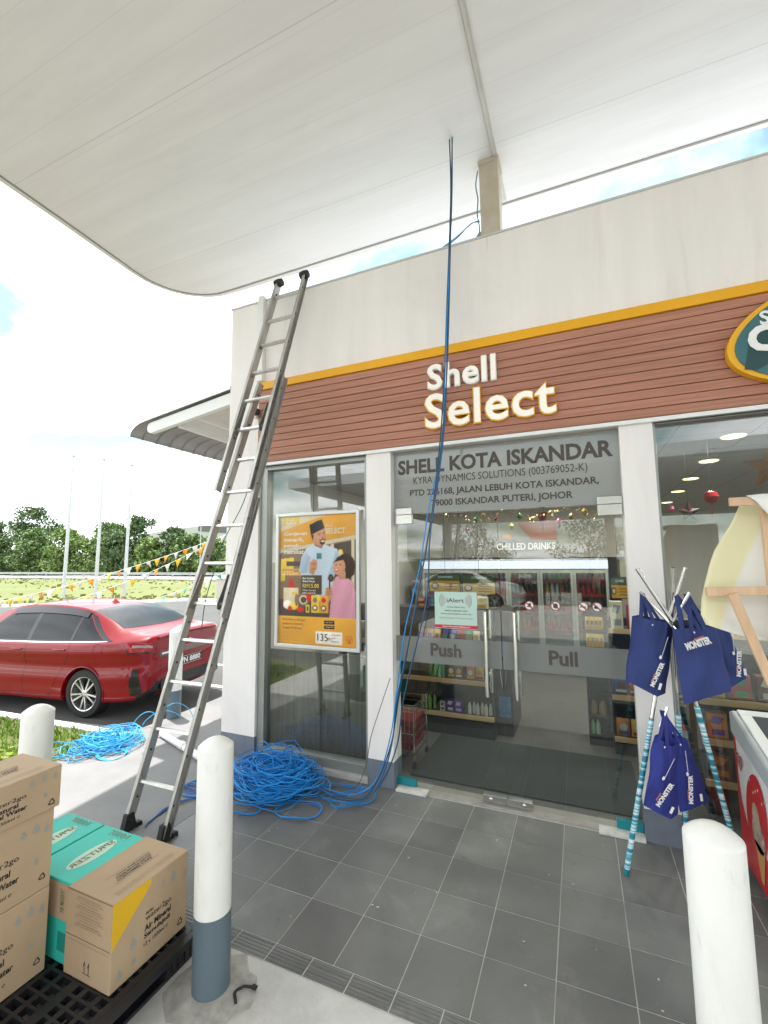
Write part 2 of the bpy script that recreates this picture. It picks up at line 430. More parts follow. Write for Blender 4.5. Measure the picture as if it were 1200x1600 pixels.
o = struct('dust', g, mat('chalky scuff', (0.24, 0.235, 0.225), .9), 'stuff'); o['label'] = 'chalky scuff marks smeared on the dark tiles'
# kerb and painted bay line
g = G().prism([(-9, -0.42), (-5.08, -0.19), (-2.97, -0.07), (-2.97, 0.05), (-5.08, -0.07), (-9, -0.30)], (0, 0, -0.13), X, Y, 0.135)
struct('kerb', g, kerb_paint, bevel=0.01)
g = G().prism([(-4.6, 2.15), (-2.95, 2.22), (-2.95, 2.33), (-4.6, 2.26)], (0, 0, -0.122), X, Y, 0.003)
g.prism([(-10, 3.4), (-2.95, 3.4), (-2.95, 3.5), (-10, 3.5)], (0, 0, -0.122), X, Y, 0.003)
struct('bay_line', g, kerb_paint)
g = G().prism([(-12, -6), (-2.74, -3.4), (-2.74, -0.88), (-3.0, -0.86), (-3.0, -0.08), (-5.08, -0.2), (-12, -0.6)], (0, 0, -0.2), X, Y, 0.185)
struct('lawn', g, soil)

# grass blades of the small lawn, and tufts in the meadow
grass_m = mat('grass blade', (0.16, 0.28, 0.02), 0.6, island=0.45, var=0.3, vscale=1.2)
rnd = random.Random(11)
g = G()
n = 0
while n < 9000:
    x = rnd.uniform(-7.5, -2.76); y = rnd.uniform(-3.2, -0.12)
    if y > -0.09 - 0.06 * (-2.97 - x): continue
    if x > -3.0 and y > -0.86: continue
    if y < -3.2: continue
    n += 1
    h = rnd.uniform(0.03, 0.085) * (1.0 if rnd.random() < .9 else 1.6); a = rnd.uniform(0, PI); wd = rnd.uniform(0.004, 0.009)
    dx, dy = math.cos(a) * wd, math.sin(a) * wd; lx, ly = rnd.uniform(-.04, .04), rnd.uniform(-.04, .04)
    g.add([(x - dx, y - dy, -0.016), (x + dx, y + dy, -0.016), (x + lx + dx * .5, y + ly + dy * .5, h * .7), (x + lx * 1.7, y + ly * 1.7, h)], [(0, 1, 2, 3)])
o = struct('grass', g, grass_m, 'stuff'); o['label'] = 'bright green grass of the small lawn beside the kerb'
rnd = random.Random(12)
g = G()
for _ in range(3500):
    t_ = rnd.random() ** 1.6
    x = rnd.uniform(-95, 8); y0 = max(meadow_y(x), -10); y = y0 + 0.3 + (32.4 - y0) * t_
    if y < y0: continue
    h = rnd.uniform(-0.02, 0.12); a = rnd.uniform(0, PI); wd = rnd.uniform(0.05, 0.16)
    dx, dy = math.cos(a) * wd, math.sin(a) * wd; lx = rnd.uniform(-.1, .1)
    g.add([(x - dx, y - dy, -0.1), (x + dx, y + dy, -0.1), (x + dx * 1.4 + lx, y + dy * 1.4, h), (x - dx * 1.1 + lx, y - dy, h * .8)], [(0, 1, 2, 3)])
o = struct('meadow_grass', g, mat('meadow blades', (0.14, 0.165, 0.045), 0.8, c2=(0.21, 0.20, 0.075), vscale=0.3, island=0.15), 'stuff'); o['label'] = 'rough yellow green grass of the far field'

# ================================================================ SHOP BUILDING
shop = thing('shop_building', 'white station shop with timber slat fascia, yellow strip and glass front', 'shop', (3.5, 4.5, 0))
WX0, WX1, WY1 = -1.6, 7.5, 9.0
g = G()
# parapet and lintel wall (front face y=0), left column, mid columns
g.box(WX0, WX1, 0.0, 0.18, 2.935, 4.756)
g.box(WX0, -1.18, 0.0, 0.18, 0.215, 2.935)
g.box(0.061, 0.307, 0.0, 0.18, 0.215, 2.935)
g.box(2.173, 2.393, 0.0, 0.18, 0.215, 2.935)
g.box(5.2, 5.45, 0.0, 0.18, 0.215, 2.935)
# side and rear walls
g.box(WX0, WX0 + 0.18, 0.18, WY1, 0.0, 4.756)
g.box(WX1 - 0.18, WX1, 0.18, WY1, 0.0, 4.756)
g.box(WX0 + 0.18, WX1 - 0.18, WY1 - 0.18, WY1, 0.0, 4.756)
obj('wall', g, white_wall, shop)
g = G().box(WX0 + 0.18, WX1 - 0.18, 0.18, WY1 - 0.18, 4.25, 4.4)
obj('roof', g, mat('roof sheet', (0.4, 0.4, 0.4), 0.7), shop)
for a, b in ((WX0 - .002, -1.178), (0.059, 0.309), (2.171, 2.395), (5.198, 5.45)): obj('skirting', G().box(a, b, -0.002, 0.182, 0.0, 0.215), skirt_grey, shop)
# slats
slat_m = mat('terracotta timber slat', (0.34, 0.145, 0.092), 0.66, c2=(0.50, 0.235, 0.16), vscale=3.0, stretch=(0.5, 12, 26), bump=0.15, bscale=20, island=0.09, vdetail=8)
g = G(); n = 11; z0, z1 = 2.957, 3.733; hh = (z1 - z0) / n
for i in range(n): g.box(-1.182, WX1, -0.032, -0.008, z0 + i * hh + 0.003, z0 + (i + 1) * hh - 0.003)
obj('timber_cladding', g, slat_m, shop, bevel=0.002)
g = G().box(-1.182, WX1, -0.0075, -0.001, z0, z1)
obj('cladding_backing', g, mat('dark backing', (0.035, 0.018, 0.013), 0.9), shop)
g = G().box(-1.184, WX1, -0.05, -0.0005, 3.735, 3.815)
obj('fascia_strip', g, yellow, shop, bevel=0.003)
g = G().box(-1.184, WX1, -0.028, -0.0005, 2.925, 2.955)
obj('lintel_trim', g, white_metal, shop)
# rusty stain under the roof post and coping
g = G().box(WX0 - .01, WX1, -0.008, 0.2, 4.757, 4.775)
obj('coping', g, mat('coping grey', (0.6, 0.59, 0.57), 0.6), shop)
# downpipe-like rib on parapet
g = G().box(-1.20, -1.13, -0.05, -0.001, 3.84, 4.80)
obj('parapet_rib', g, white_metal, shop, bevel=0.004)
rr_ = random.Random(4)
def streaks(name, spots, m_):
    g = G()
    for (x, z, w__, h__) in spots:
        g.sheet([(x - w__, z), (x + w__, z), (x + w__ * .8, z - h__ * .5), (x + w__ * .2, z - h__), (x - w__ * .3, z - h__ * .85), (x - w__ * .9, z - h__ * .4)], (0, -0.0012, 0), X, Z)
    return obj(name, g, m_, shop)
streaks('rust_stain', [(1.25, 4.755, .004, .15)], mat('faint rust', (0.74, 0.64, 0.55), .8))
# window frames (dull grey)
fr_m = mat('grey window frame', (0.32, 0.33, 0.31), 0.4, 0.5, var=0.05)
def win_frame(x0, x1, z0, z1, t=0.04, y0=0.03, y1=0.13):
    g = G()
    g.box(x0, x0 + t, y0, y1, z0, z1); g.box(x1 - t * .4, x1, y0, y1, z0, z1)
    g.box(x0 + t, x1 - t * .4, y0, y1, z0, z0 + t); g.box(x0 + t, x1 - t * .4, y0, y1, z1 - t * .5, z1)
    return g
glass = glass_mat('clear glazing', (0.84, 0.885, 0.87), 1.80)
glass2 = glass_mat('clear door glazing', (0.86, 0.905, 0.885), 1.62)
wA = obj('window', win_frame(-1.18, 0.061, 0.05, 2.925, 0.085), fr_m, shop, bevel=0.003)
obj('pane', G().box(-1.096, 0.027, 0.08, 0.088, 0.09, 2.905), glass, wA)
wB = obj('window', win_frame(2.393, 5.2, 0.05, 2.925, 0.02), fr_m, shop, bevel=0.003)
obj('pane', G().box(2.413, 5.19, 0.08, 0.088, 0.09, 2.905), glass, wB)
for a, b in ((-1.18, 0.061), (2.395, 5.2)): obj('window_sill', G().box(a, b, -0.01, 0.16, 0.0, 0.049), mat('stone sill', (0.42, 0.41, 0.39), 0.6, var=0.1), shop, bevel=0.003)
# timber back panel behind the lower part of the first window
g = G()
for i in range(4):
    x0 = -1.16 + i * 0.31; g.box(x0 + 0.003, x0 + 0.307, 0.20, 0.225, 0.0, 1.03)
obj('counter_back_panel', g, mat('grey brown laminate', (0.15, 0.115, 0.09), 0.5, c2=(0.23, 0.185, 0.15), vscale=3, stretch=(14, 14, 0.8)), shop)

# fanlight with frosted film
film = glass_mat('frosted film', (0.5, 0.52, 0.5), 1.5, film=0.72, filmc=(0.44, 0.45, 0.43))
fan = obj('fanlight', G().box(0.309, 2.171, 0.08, 0.088, 2.352, 2.925), film, shop)
ink = mat('dark window lettering', (0.075, 0.06, 0.05), 0.6)
def fan_text(t_, x0, x1, zb, h, off=0.0):
    g = G(); put_text(g, t_, (x0, 0.0775, zb), X, Z, x1 - x0, h, off); return obj('lettering', g, ink, fan)  # darkness of the interior behind cut-out letters, painted as a dark colour
fan_text('SHELL KOTA ISKANDAR', 0.352, 2.131, 2.715, 0.135, 0.035)
fan_text('KYRA DYNAMICS SOLUTIONS (003769052-K)', 0.50, 1.945, 2.60, 0.085, 0.0)
fan_text('PTD 226168, JALAN LEBUH KOTA ISKANDAR,', 0.465, 2.02, 2.495, 0.075, 0.022)
fan_text('79000 ISKANDAR PUTERI, JOHOR', 0.665, 1.83, 2.393, 0.075, 0.022)
g = G().box(0.307, 2.173, 0.02, 0.17, -0.001, 0.013)
obj('threshold', g, mat('stone threshold', (0.36, 0.34, 0.31), 0.5, var=0.15, vscale=8), shop)
for a, b in ((0.33, 0.60), (1.88, 2.17)): obj('floor_spring_cover', G().box(a, b, -0.03, 0.07, 0.001, 0.018), mat('worn white plate', (0.62, 0.61, 0.57), 0.5, var=0.2, vscale=15), shop, bevel=0.002)

# door leaves
band = glass_mat('frosted band', (0.62, 0.64, 0.62), 1.5, film=0.50, filmc=(0.34, 0.35, 0.34))
teal = mat('teal patch film', (0.02, 0.27, 0.31), 0.3, 0.4)
def leaf(x0, x1, word, wx0, wx1, hx, left):
    d = obj('door', G().box(x0, x1, 0.078, 0.088, 0.02, 2.344), glass2, shop)
    obj('frosted_band', G().box(x0 + .002, x1 - .002, 0.0745, 0.0775, 1.05, 1.268), band, d)
    g = G(); put_text(g, word, (wx0, 0.0735, 1.112), X, Z, wx1 - wx0, None, 0.03); obj('lettering', g, ink, d)
    # pull handle: two upright tubes, outside and inside
    g = G(); g.tube([(hx, 0.015, 0.84), (hx, 0.015, 1.51)], 0.0165, 12); g.tube([(hx + .012, 0.15, 0.84), (hx + .012, 0.15, 1.51)], 0.0165, 12)
    for zz in (1.0, 1.36): g.tube([(hx, 0.015, zz), (hx + .006, 0.15, zz)], 0.008, 8)
    obj('handle', g, chrome, d, smooth=True)
    # hinge side patches
    px0, px1 = (x0, x0 + 0.17) if left else (x1 - 0.17, x1)
    obj('patch_fitting', G().box(px0, px1, 0.062, 0.104, 2.262, 2.344), steel, d, bevel=0.002)
    obj('patch_fitting', G().box(px0, px1, 0.062, 0.104, 0.016, 0.075), [teal], d, bevel=0.002)
    lx0, lx1 = (x1 - 0.185, x1 - 0.002) if left else (x0 + 0.002, x0 + 0.185)
    g = G().box(lx0, lx1, 0.060, 0.106, 0.018, 0.072); cxx = (lx0 + lx1) / 2 - (0.03 if left else -0.03)
    g.lathe([(0.014, 0), (0.014, 0.006), (0.008, 0.009)], (cxx, 0.060, 0.045), 16, d=(0, -1, 0))
    obj('lock_patch', g, steel, d, bevel=0.0015)
    return d
dl = leaf(0.311, 1.234, 'Push', 0.632, 0.902, 1.12, True)
dr = leaf(1.240, 2.169, 'Pull', 1.593, 1.80, 1.35, False)
obj('transom_patch', G().box(0.309, 0.481, 0.062, 0.104, 2.348, 2.405), steel, shop, bevel=0.002)
obj('transom_patch', G().box(1.999, 2.171, 0.062, 0.104, 2.348, 2.405), steel, shop, bevel=0.002)
# notice sticker on the left leaf
nb = obj('notice_sheet', G().box(0.677, 1.044, 0.0745, 0.077, 1.352, 1.66), mat('pale green sheet', (0.50, 0.66, 0.59), 0.6), dl)
g = G()
put_text(g, 'iAlert', (0.785, 0.074, 1.572), X, Z, 0.15, 0.035, 0.012, mi=1)
for sgn in (-1, 1):
    for r_ in (0.03, 0.045, 0.06, 0.075):
        c_ = 0.86 + sgn * 0.065; pts = []
        for k in range(9):
            a = R(-48 + 12 * k); pts.append((c_ + sgn * r_ * math.cos(a), 0.0738, 1.587 + r_ * 1.0 * math.sin(a)))
        g.tube(pts, 0.0021, 4, mi=2)
for t_, zz, w_, mi_ in (('www.ialert.my', 1.523, 0.16, 0), ('www.i-alerter.com', 1.495, 0.20, 0), ('www.justinalert.com.my', 1.466, 0.27, 0), ('Perlindungan Peribadi Anda', 1.43, 0.29, 2)):
    put_text(g, t_, (0.862 - w_ / 2, 0.074, zz), X, Z, w_, 0.018, 0.01, mi=mi_)
g.sheet([(0, 0), (0.367, 0), (0.367, 0.028), (0, 0.028)], (0.677, 0.0742, 1.355), X, Z, mi=3)
put_text(g, 'Your Personal Safeguard', (0.74, 0.0736, 1.361), X, Z, 0.24, 0.015, 0.01, mi=4)
obj('notice_print', g, [black_ink, mat('plum ink', (0.12, 0.02, 0.08), 0.6), mat('mauve ink', (0.35, 0.16, 0.2), 0.6), mat('crimson ink', (0.55, 0.03, 0.06), 0.6), white_ink], dl)
# four round prohibition stickers on the right leaf
red_ink = mat('red ink', (0.6, 0.02, 0.02), 0.6)
for cx_, kind in ((1.463, 0), (1.66, 1), (1.858, 2), (1.955, 3)):
    g = G(); cz = 1.567 if kind != 0 else 1.565; rr_ = 0.036
    g.prism(ell(cx_, cz, rr_, rr_, 24), (0, 0.0765, 0), X, Z, 0.0015, 0)
    n_ = 24
    for k in range(n_):
        a, b = 2 * PI * k / n_, 2 * PI * (k + 1) / n_
        g.sheet([(cx_ + q * math.cos(t__), cz + q * math.sin(t__)) for q, t__ in ((rr_ * .84, a), (rr_, a), (rr_, b), (rr_ * .84, b))], (0, 0.0745, 0), X, Z, 2)
    if kind == 0: g.sheet([(cx_ - .022, cz - .012), (cx_ + .02, cz - .012), (cx_ + .016, cz), (cx_ - .004, cz + .002), (cx_ - .012, cz - .004)], (0, 0.0742, 0), X, Z, 1); g.sheet(ell(cx_ + .004, cz + .010, .011, .009), (0, 0.0741, 0), X, Z, 1)
    if kind == 1: g.sheet(ell(cx_, cz, .018, .02), (0, 0.0742, 0), X, Z, 1)
    if kind == 2: g.sheet([(cx_ - .024, cz - .005), (cx_ + .02, cz - .005), (cx_ + .02, cz + .002), (cx_ - .024, cz + .002)], (0, 0.0742, 0), X, Z, 1)
    if kind == 3: g.sheet([(cx_ - .02, cz - .012), (cx_ + .004, cz - .012), (cx_ + .004, cz + .006), (cx_ - .02, cz + .006)], (0, 0.0742, 0), X, Z, 1)
    q = rr_ * .62; e = .0035
    g.sheet([(cx_ - q - e, cz + q - e), (cx_ + q - e, cz - q - e), (cx_ + q + e, cz - q + e), (cx_ - q + e, cz + q + e)], (0, 0.0738, 0), X, Z, 2)
    obj('round_sticker', g, [white_ink, black_ink, mat('grey red ring', (0.30, 0.05, 0.05), 0.6)], dr)

# fascia lettering
sgn_root = thing('shop_sign', 'raised white two line shop lettering with gold edges on the timber slats', 'sign', (1.2, -0.03, 3.06))
let_w = mat('sign letter face', (0.93, 0.87, 0.80), 0.4, emit=(1.0, 0.86, 0.72), estr=0.04)  # slight warm glow put into the faces of unlit letters
for word, x0, x1, zb, h in (('Shell', 0.705, 1.290, 3.428, None), ('Select', 0.672, 1.745, 3.075, None)):
    g = G(); put_text(g, word, (x0 - 0.012, -0.033, zb - 0.010), X, Z, x1 - x0 + 0.018, None, 0.034, th=0.030, space=1.06)
    ob = obj('letter_body', g, gold if word == 'Select' else white_metal, sgn_root)
    g = G(); put_text(g, word, (x0, -0.063, zb), X, Z, x1 - x0, None, 0.014, th=0.006, space=1.06)
    obj('letter_face', g, let_w, ob)

# cafe roundel, cut by the right edge of the view
cafe = thing('cafe_sign', 'teal egg shaped cafe sign with yellow rim on the fascia', 'sign', (3.45, -0.05, 3.1))
def egg(sc_=1.0, n=48):
    P = []
    for k in range(n):
        a = 2 * PI * k / n
        rx = 0.62; rz = 0.37 * (1.0 + 0.16 * math.cos(a - 0.9))
        P.append((3.47 + rx * sc_ * math.cos(a), 3.345 + rz * sc_ * math.sin(a) + 0.02 * sc_ * math.cos(a)))
    return P
obj('rim', G().prism(egg(1.0), (0, -0.035, 0), X, Z, 0.065), gold_rim := mat('yellow rim', (0.85, 0.42, 0.01), 0.4), cafe, bevel=0.006)
obj('face', G().prism(egg(0.93), (0, -0.0995, 0), X, Z, 0.008), mat('teal sign face', (0.035, 0.14, 0.155), 0.4), cafe)
g = G(); g.sheet([(2.935, 3.19), (3.0, 3.17), (3.55, 3.45), (3.55, 3.62), (3.10, 3.52), (2.97, 3.36)], (0, -0.1085, 0), X, Z)
obj('dark_swoosh', g, mat('deep teal', (0.012, 0.06, 0.062), 0.5), cafe)
g = G(); put_text(g, 'Shell', (3.04, -0.112, 3.475), X, Z, None, 0.095, 0.02, th=0.003); put_text(g, 'Café', (2.965, -0.112, 3.29), X, Z, None, 0.19, 0.045, th=0.003)
obj('lettering', g, white_ink, cafe)

# side awning on the left wall
g = G(); prof = [(-1.6, 3.85), (-2.9, 3.665)]
for k in range(1, 8):
    a = R(90 * k / 7); prof.append((-2.9 - 0.28 * math.sin(a), 3.665 - 0.165 * (1 - math.cos(a)) - 0.01))
ys = []
y = 0.0
while y < 4.4: ys += [(y, 0), (y + 0.16, 0), (y + 0.175, 0.022), (y + 0.19, 0.022)]; y += 0.205
for s_ in (0, 1):
    b = len(g.v)
    for (yy, up) in ys:
        for i, (px, pz) in enumerate(prof):
            nx_, nz_ = (0.14, 0.99) if i < 2 else (-math.sin(R(90 * (i - 1) / 7)), math.cos(R(90 * (i - 1) / 7)))
            g.v.append((px + nx_ * (up - 0.006 * s_), yy, pz + nz_ * (up - 0.006 * s_)))
    k = len(prof)
    for i in range(len(ys) - 1):
        for j in range(k - 1):
            a = b + i * k + j; q = (a, a + 1, a + k + 1, a + k); g.f.append(q if s_ else q[::-1]); g.mi.append(0)
obj('awning_roof', g, mat('grey roofing sheet', (0.34, 0.335, 0.33), 0.45, 0.3, var=0.08, vscale=3), shop, smooth=True, sharp=25)
g = G()
g.bar((-1.6, 0.06, 3.75), (-2.86, 0.06, 3.57), 0.03, 0.065); g.lathe([(0.0, 0.0), (0.0645, 0.002), (0.0645, 0.058), (0.0, 0.06)], (-2.86, 0.09, 3.57), 20, d=(0, -1, 0))
g.bar((-2.46, 0.1, 3.585), (-2.46, 4.3, 3.585), 0.022, 0.045)
g.bar((-2.15, 0.1, 3.63), (-2.15, 4.3, 3.63), 0.02, 0.03)
obj('awning_beam', g, white_metal, shop)
g = G().prism([(-1.6, 3.74), (-2.45, 3.62), (-2.45, 3.608), (-1.6, 3.728)][::-1], (0, 4.3, 0), X, Z, 4.18)
obj('awning_soffit', g, mat('soffit board', (0.66, 0.64, 0.6), 0.7, var=0.05), shop)
g = G().bar((-1.6, 0.004, 3.86), (-2.95, 0.004, 3.668), 0.012, 0.02)
obj('awning_flashing', g, alu, shop)

# interior: floor, ceiling, inner walls
g = G().box(-1.42, 7.32, 0.172, 8.82, -0.1, 0.001)
in_floor = mat('polished grey shop tile', (0.115, 0.11, 0.105), 0.5, var=0.08, vscale=1.5)
grid_lines(in_floor, 0, 0.6, 0.004, (0.12, 0.115, 0.11), 0.2); grid_lines(in_floor, 1, 0.6, 0.004, (0.12, 0.115, 0.11), 0.3)
obj('shop_floor', g, in_floor, shop)
ceil_m = mat('ceiling board', (0.52, 0.51, 0.49), 0.8, var=0.02)
grid_lines(ceil_m, 1, 1.2, 0.012, (0.2, 0.2, 0.2), 0.1); grid_lines(ceil_m, 0, 0.6, 0.012, (0.22, 0.22, 0.22), 0.26)
g = G().box(-1.42, 7.32, 0.18, 8.82, 2.985, 3.03)
obj('shop_ceiling', g, ceil_m, shop)
g = G(); g.box(-1.42, 2.6, 5.05, 5.15, 1.95, 2.985); g.box(2.5, 2.6, 5.15, 8.8, 0.0, 2.985)
obj('partition', g, mat('beige partition', (0.36, 0.325, 0.29), 0.7, var=0.05), shop)
g = G(); g.box(-0.95, 0.75, 5.02, 5.045, 1.97, 2.3); put_text(g, 'CHILLED DRINKS', (0.42, 5.01, 2.10), X, Z, 1.05, 0.13, 0.02, mi=1)
obj('chilled_sign', g, [mat('panel beige', (0.33, 0.30, 0.27), 0.7), mat('lit sign letters', (0.8, 0.8, 0.76), 0.5, emit=(1, .98, .9), estr=0.1)], shop)
lamp_m = mat('lit downlight', (1, 1, 1), 0.5, emit=(1.0, 0.78, 0.36), estr=1.3)
for x, y in ((3.13, 0.95), (3.2, 2.07), (3.27, 3.3), (3.35, 4.6), (3.45, 6.2), (0.1, 1.3), (1.5, 1.3), (0.1, 3.6), (1.5, 3.6), (5.2, 2.0), (5.2, 5.0)):
    dlg = obj('downlight', G().lathe([(0.105, 0), (0.105, 0.006), (0.09, 0.012), (0.075, 0.0)], (x, y, 2.973), 24), white_metal, shop, smooth=True)
    obj('lamp_disc', G().lathe([(0.088, 0), (0.088, 0.004)], (x, y, 2.968), 24), lamp_m, dlg)
    al = bpy.data.lights.new('downlight_lamp', 'AREA'); al.shape = 'DISK'; al.size = 0.17; al.energy = 7.0; al.color = (1.0, 0.93, 0.82)
    ao = bpy.data.objects.new('downlight_lamp', al); col.objects.link(ao); ao.location = (x, y, 2.962)
g = G().box(3.0, 3.6, 1.45, 1.75, 2.975, 2.984)
obj('air_grille', g, mat('vent grey', (0.3, 0.3, 0.3), 0.5), shop)

# ================================================================ FORECOURT CANOPY
can = thing('forecourt_canopy', 'large white curved-corner forecourt canopy with panelled underside overhead', 'canopy', (5, -4, 5.7))
def canopy_outline(grow=0.0):
    P = [(14, 0.80 + grow), (-2.35, 0.82 + grow)]
    cx_, cy_, r_ = -2.5, 0.10, 0.72 + grow
    for k in range(1, 10):
        a = R(90 + 92 * k / 10); P.append((cx_ + (r_ + .02) * math.cos(a), cy_ + r_ * math.sin(a)))
    P += [(-3.235 - grow, 0.0), (-3.16 - grow, -0.93), (-3.11 - grow, -1.75), (-3.0 - grow, -3.4), (-2.85 - grow, -7.4), (14, -7.4)]  # unseen rear edge cut short so skylight reaches the facade
    return P
can_m = mat('canopy panel', (0.83, 0.83, 0.835), 0.42, var=0.04, vscale=1.6, stretch=(0.35, 3.2, 1), bump=0.04, bscale=3)
grid_lines(can_m, 1, 0.30, 0.004, (0.74, 0.74, 0.74), 0.07); grid_lines(can_m, 1, 1.5, 0.005, (0.60, 0.59, 0.57), 0.42)
g = G().prism(canopy_outline(), (0, 0, 5.70), X, Y, 0.05)
smudge(can_m, 0.9, .55, .85, (0.66, 0.65, 0.63), .55, (.5, 2.4, 1)); smudge(white_wall, 1.4, .55, .85, (0.60, 0.55, 0.50), .5, (3, 3, .3)); smudge(white_wall, 0.5, .5, .8, (0.66, 0.62, 0.58), .5)
obj('soffit_panels', g, can_m, can)
def ring(z0_, z1_, g0, g1):
    A = canopy_outline(g0); B = canopy_outline(g1); g = G(); n = len(A)
    v = [(a[0], a[1], z0_) for a in A] + [(b[0], b[1], z0_) for b in B] + [(a[0], a[1], z1_) for a in A] + [(b[0], b[1], z1_) for b in B]
    f = []
    for i in range(n - 1):
        j = i + 1
        f += [(i, i + n, j + n, j), (i + n, i + 3 * n, j + 3 * n, j + n), (i + 2 * n, j + 2 * n, j + 3 * n, i + 3 * n), (i, j, j + 2 * n, i + 2 * n)]
    return g.add(v, f)
obj('edge_bead', ring(5.692, 5.75, 0.0, 0.022), mat('grey bead', (0.30, 0.29, 0.27), 0.5), can)
obj('edge_fascia', ring(5.712, 6.05, 0.0225, 0.10), white_metal, can)
obj('edge_gutter_lip', ring(5.730, 5.74, 0.1005, 0.125), mat('grey lip', (0.4, 0.4, 0.38), 0.5), can)
g = G().prism(canopy_outline(-0.02), (0, 0, 5.99), X, Y, 0.04)
obj('canopy_top', g, white_metal, can)
g = G().bar((1.290, -7.3, 5.695), (1.318, 0.78, 5.695), 0.016, 0.005); g.bar((1.268, -7.3, 5.693), (1.296, 0.78, 5.693), 0.004, 0.009); g.bar((1.312, -7.3, 5.693), (1.340, 0.78, 5.693), 0.004, 0.009)
obj('panel_seam', g, mat('seam cover', (0.66, 0.65, 0.62), 0.5, var=0.08, vscale=4), can)
post_m = mat('weathered cream steel', (0.62, 0.56, 0.47), 0.65, c2=(0.52, 0.44, 0.34), vscale=5, vdetail=9)
g = G().box(1.165, 1.342, 0.21, 0.40, 4.4, 5.70); g.box(1.155, 1.352, 0.20, 0.41, 5.66, 5.70)
obj('support_post', g, post_m, can, bevel=0.006)
g = G().bar((1.165, 0.30, 5.02), (0.75, 0.30, 4.5), 0.03, 0.03)
obj('brace', g, mat('grey brace', (0.45, 0.44, 0.42), 0.5), can)
for x, y in ((9.5, -6.5), (6.5, -6.9)):
    obj('support_column', G().box(x - .2, x + .2, y - .2, y + .2, -0.006, 5.7), white_metal, can, bevel=0.01)

pump_roof = thing('pump_island_roof', 'second flat white forecourt roof seen mirrored in the shop glass', 'canopy', (0, -24, 5.7))
obj('roof_slab', G().box(-12, 16, -44, -15.5, 5.7, 6.2), can_m, pump_roof)  # unseen slab set back, opening a sky gap that lights the facade
for x, y in ((-8, -18), (4, -18), (-8, -32), (4, -32)):
    obj('roof_column', G().box(x - .3, x + .3, y - .3, y + .3, -0.124, 5.7), white_metal, pump_roof)

# ================================================================ EXTENSION LADDER
lad = thing('extension_ladder', 'tall weathered aluminium extension ladder leaning on the shop parapet', 'ladder', (-1.09, -1.27, 0))
def LV(a, b, t_): return Vector(a).lerp(Vector(b), t_)
lad_n = Vector((0, -4.756, 1.22)).normalized()
lad_m = mat('weathered aluminium', (0.52, 0.50, 0.465), 0.5, 0.55, c2=(0.38, 0.365, 0.335), vscale=7, stretch=(3, 3, 0.4), bump=0.05, bscale=60)
rung_m = mat('bright rung aluminium', (0.66, 0.655, 0.63), 0.33, 0.85, var=0.1, vscale=30)
def section(name, lb, lt, rb, rt, n, hw=0.033, th=0.013, first=0.15):
    s_ = []
    for k, (a, b) in enumerate(((lb, lt), (rb, rt))):
        a = Vector(a); b = Vector(b)
        d = (b - a).normalized(); side = d.cross(lad_n).normalized()
        inw = side if (Vector(rb) - Vector(lb)).dot(side) * (1 if k == 0 else -1) > 0 else -side
        g = G()
        # C-channel: web plus two lips
        g.bar(a, b, 0.0025, hw, lad_n)
        for q in (-1, 1):
            off_ = inw * (-th) * 0.9 + lad_n * q * (hw - 0.003)
            g.bar(a + off_, b + off_, 0.003 + th * .9, 0.003, lad_n)
        # rivets
        L_ = (b - a).length
        r0 = obj('rail', g, lad_m, lad)
        s_.append(r0)
    Lb = (Vector(lt) - Vector(lb)).length
    return s_
sections = [((-1.271, -1.271, 0.03), (-1.046, -0.64, 2.49), (-0.912, -1.267, 0.03), (-0.70, -0.625, 2.50)),
            ((-1.118, -0.93, 1.50), (-0.862, -0.385, 3.631), (-0.765, -0.93, 1.50), (-0.606, -0.38, 3.66)),
            ((-1.053, -0.707, 2.556), (-0.866, -0.133, 4.793), (-0.706, -0.708, 2.554), (-0.554, -0.131, 4.801))]
for k, q in enumerate(sections): section('s%d' % k, *q, n=8)
def rung(a, b, r_=0.0135):
    a = Vector(a); b = Vector(b)
    g = G(); d = (b - a).normalized(); u = lad_n.cross(d).normalized()
    g.bar(a, b, 0.018, 0.009, u); g.tube([a, b], 0.0145, 8)
    obj('rung', g, rung_m, lad)
    g = G()
for k, (lb, lt, rb, rt) in enumerate(sections):
    zs = {0: [0.33, 0.66, 1.0, 1.33, 2.3], 1: [1.61, 1.93, 2.25, 2.42, 2.87, 3.16], 2: [2.62, 3.45, 3.75, 4.06, 4.34, 4.60]}[k]
    if k == 0: zs = [0.315, 0.665, 1.0, 1.31]
    if k == 1: zs = [1.60, 1.925, 2.245, 2.545, 2.85]
    if k == 2: zs = [3.14, 3.44, 3.74, 4.05, 4.33, 4.62]
    for zz in zs:
        tl = (zz - lb[2]) / (lt[2] - lb[2]); tr_ = (zz - rb[2]) / (rt[2] - rb[2])
        rung(LV(lb, lt, tl), LV(rb, rt, tr_))
# bolts through the rails
g = G()
for (lb, lt, rb, rt) in sections:
    for a, b in ((lb, lt), (rb, rt)):
        L_ = (Vector(b) - Vector(a)).length; n = int(L_ / 0.31)
        for i in range(n):
            p = LV(a, b, (i + .6) / n)
            g.lathe([(0.009, 0), (0.009, 0.006), (0.004, 0.009)], p + Vector((0.002, 0, 0)), 8, d=(1, 0, 0))
obj('rail_bolts', g, dark_metal, lad)
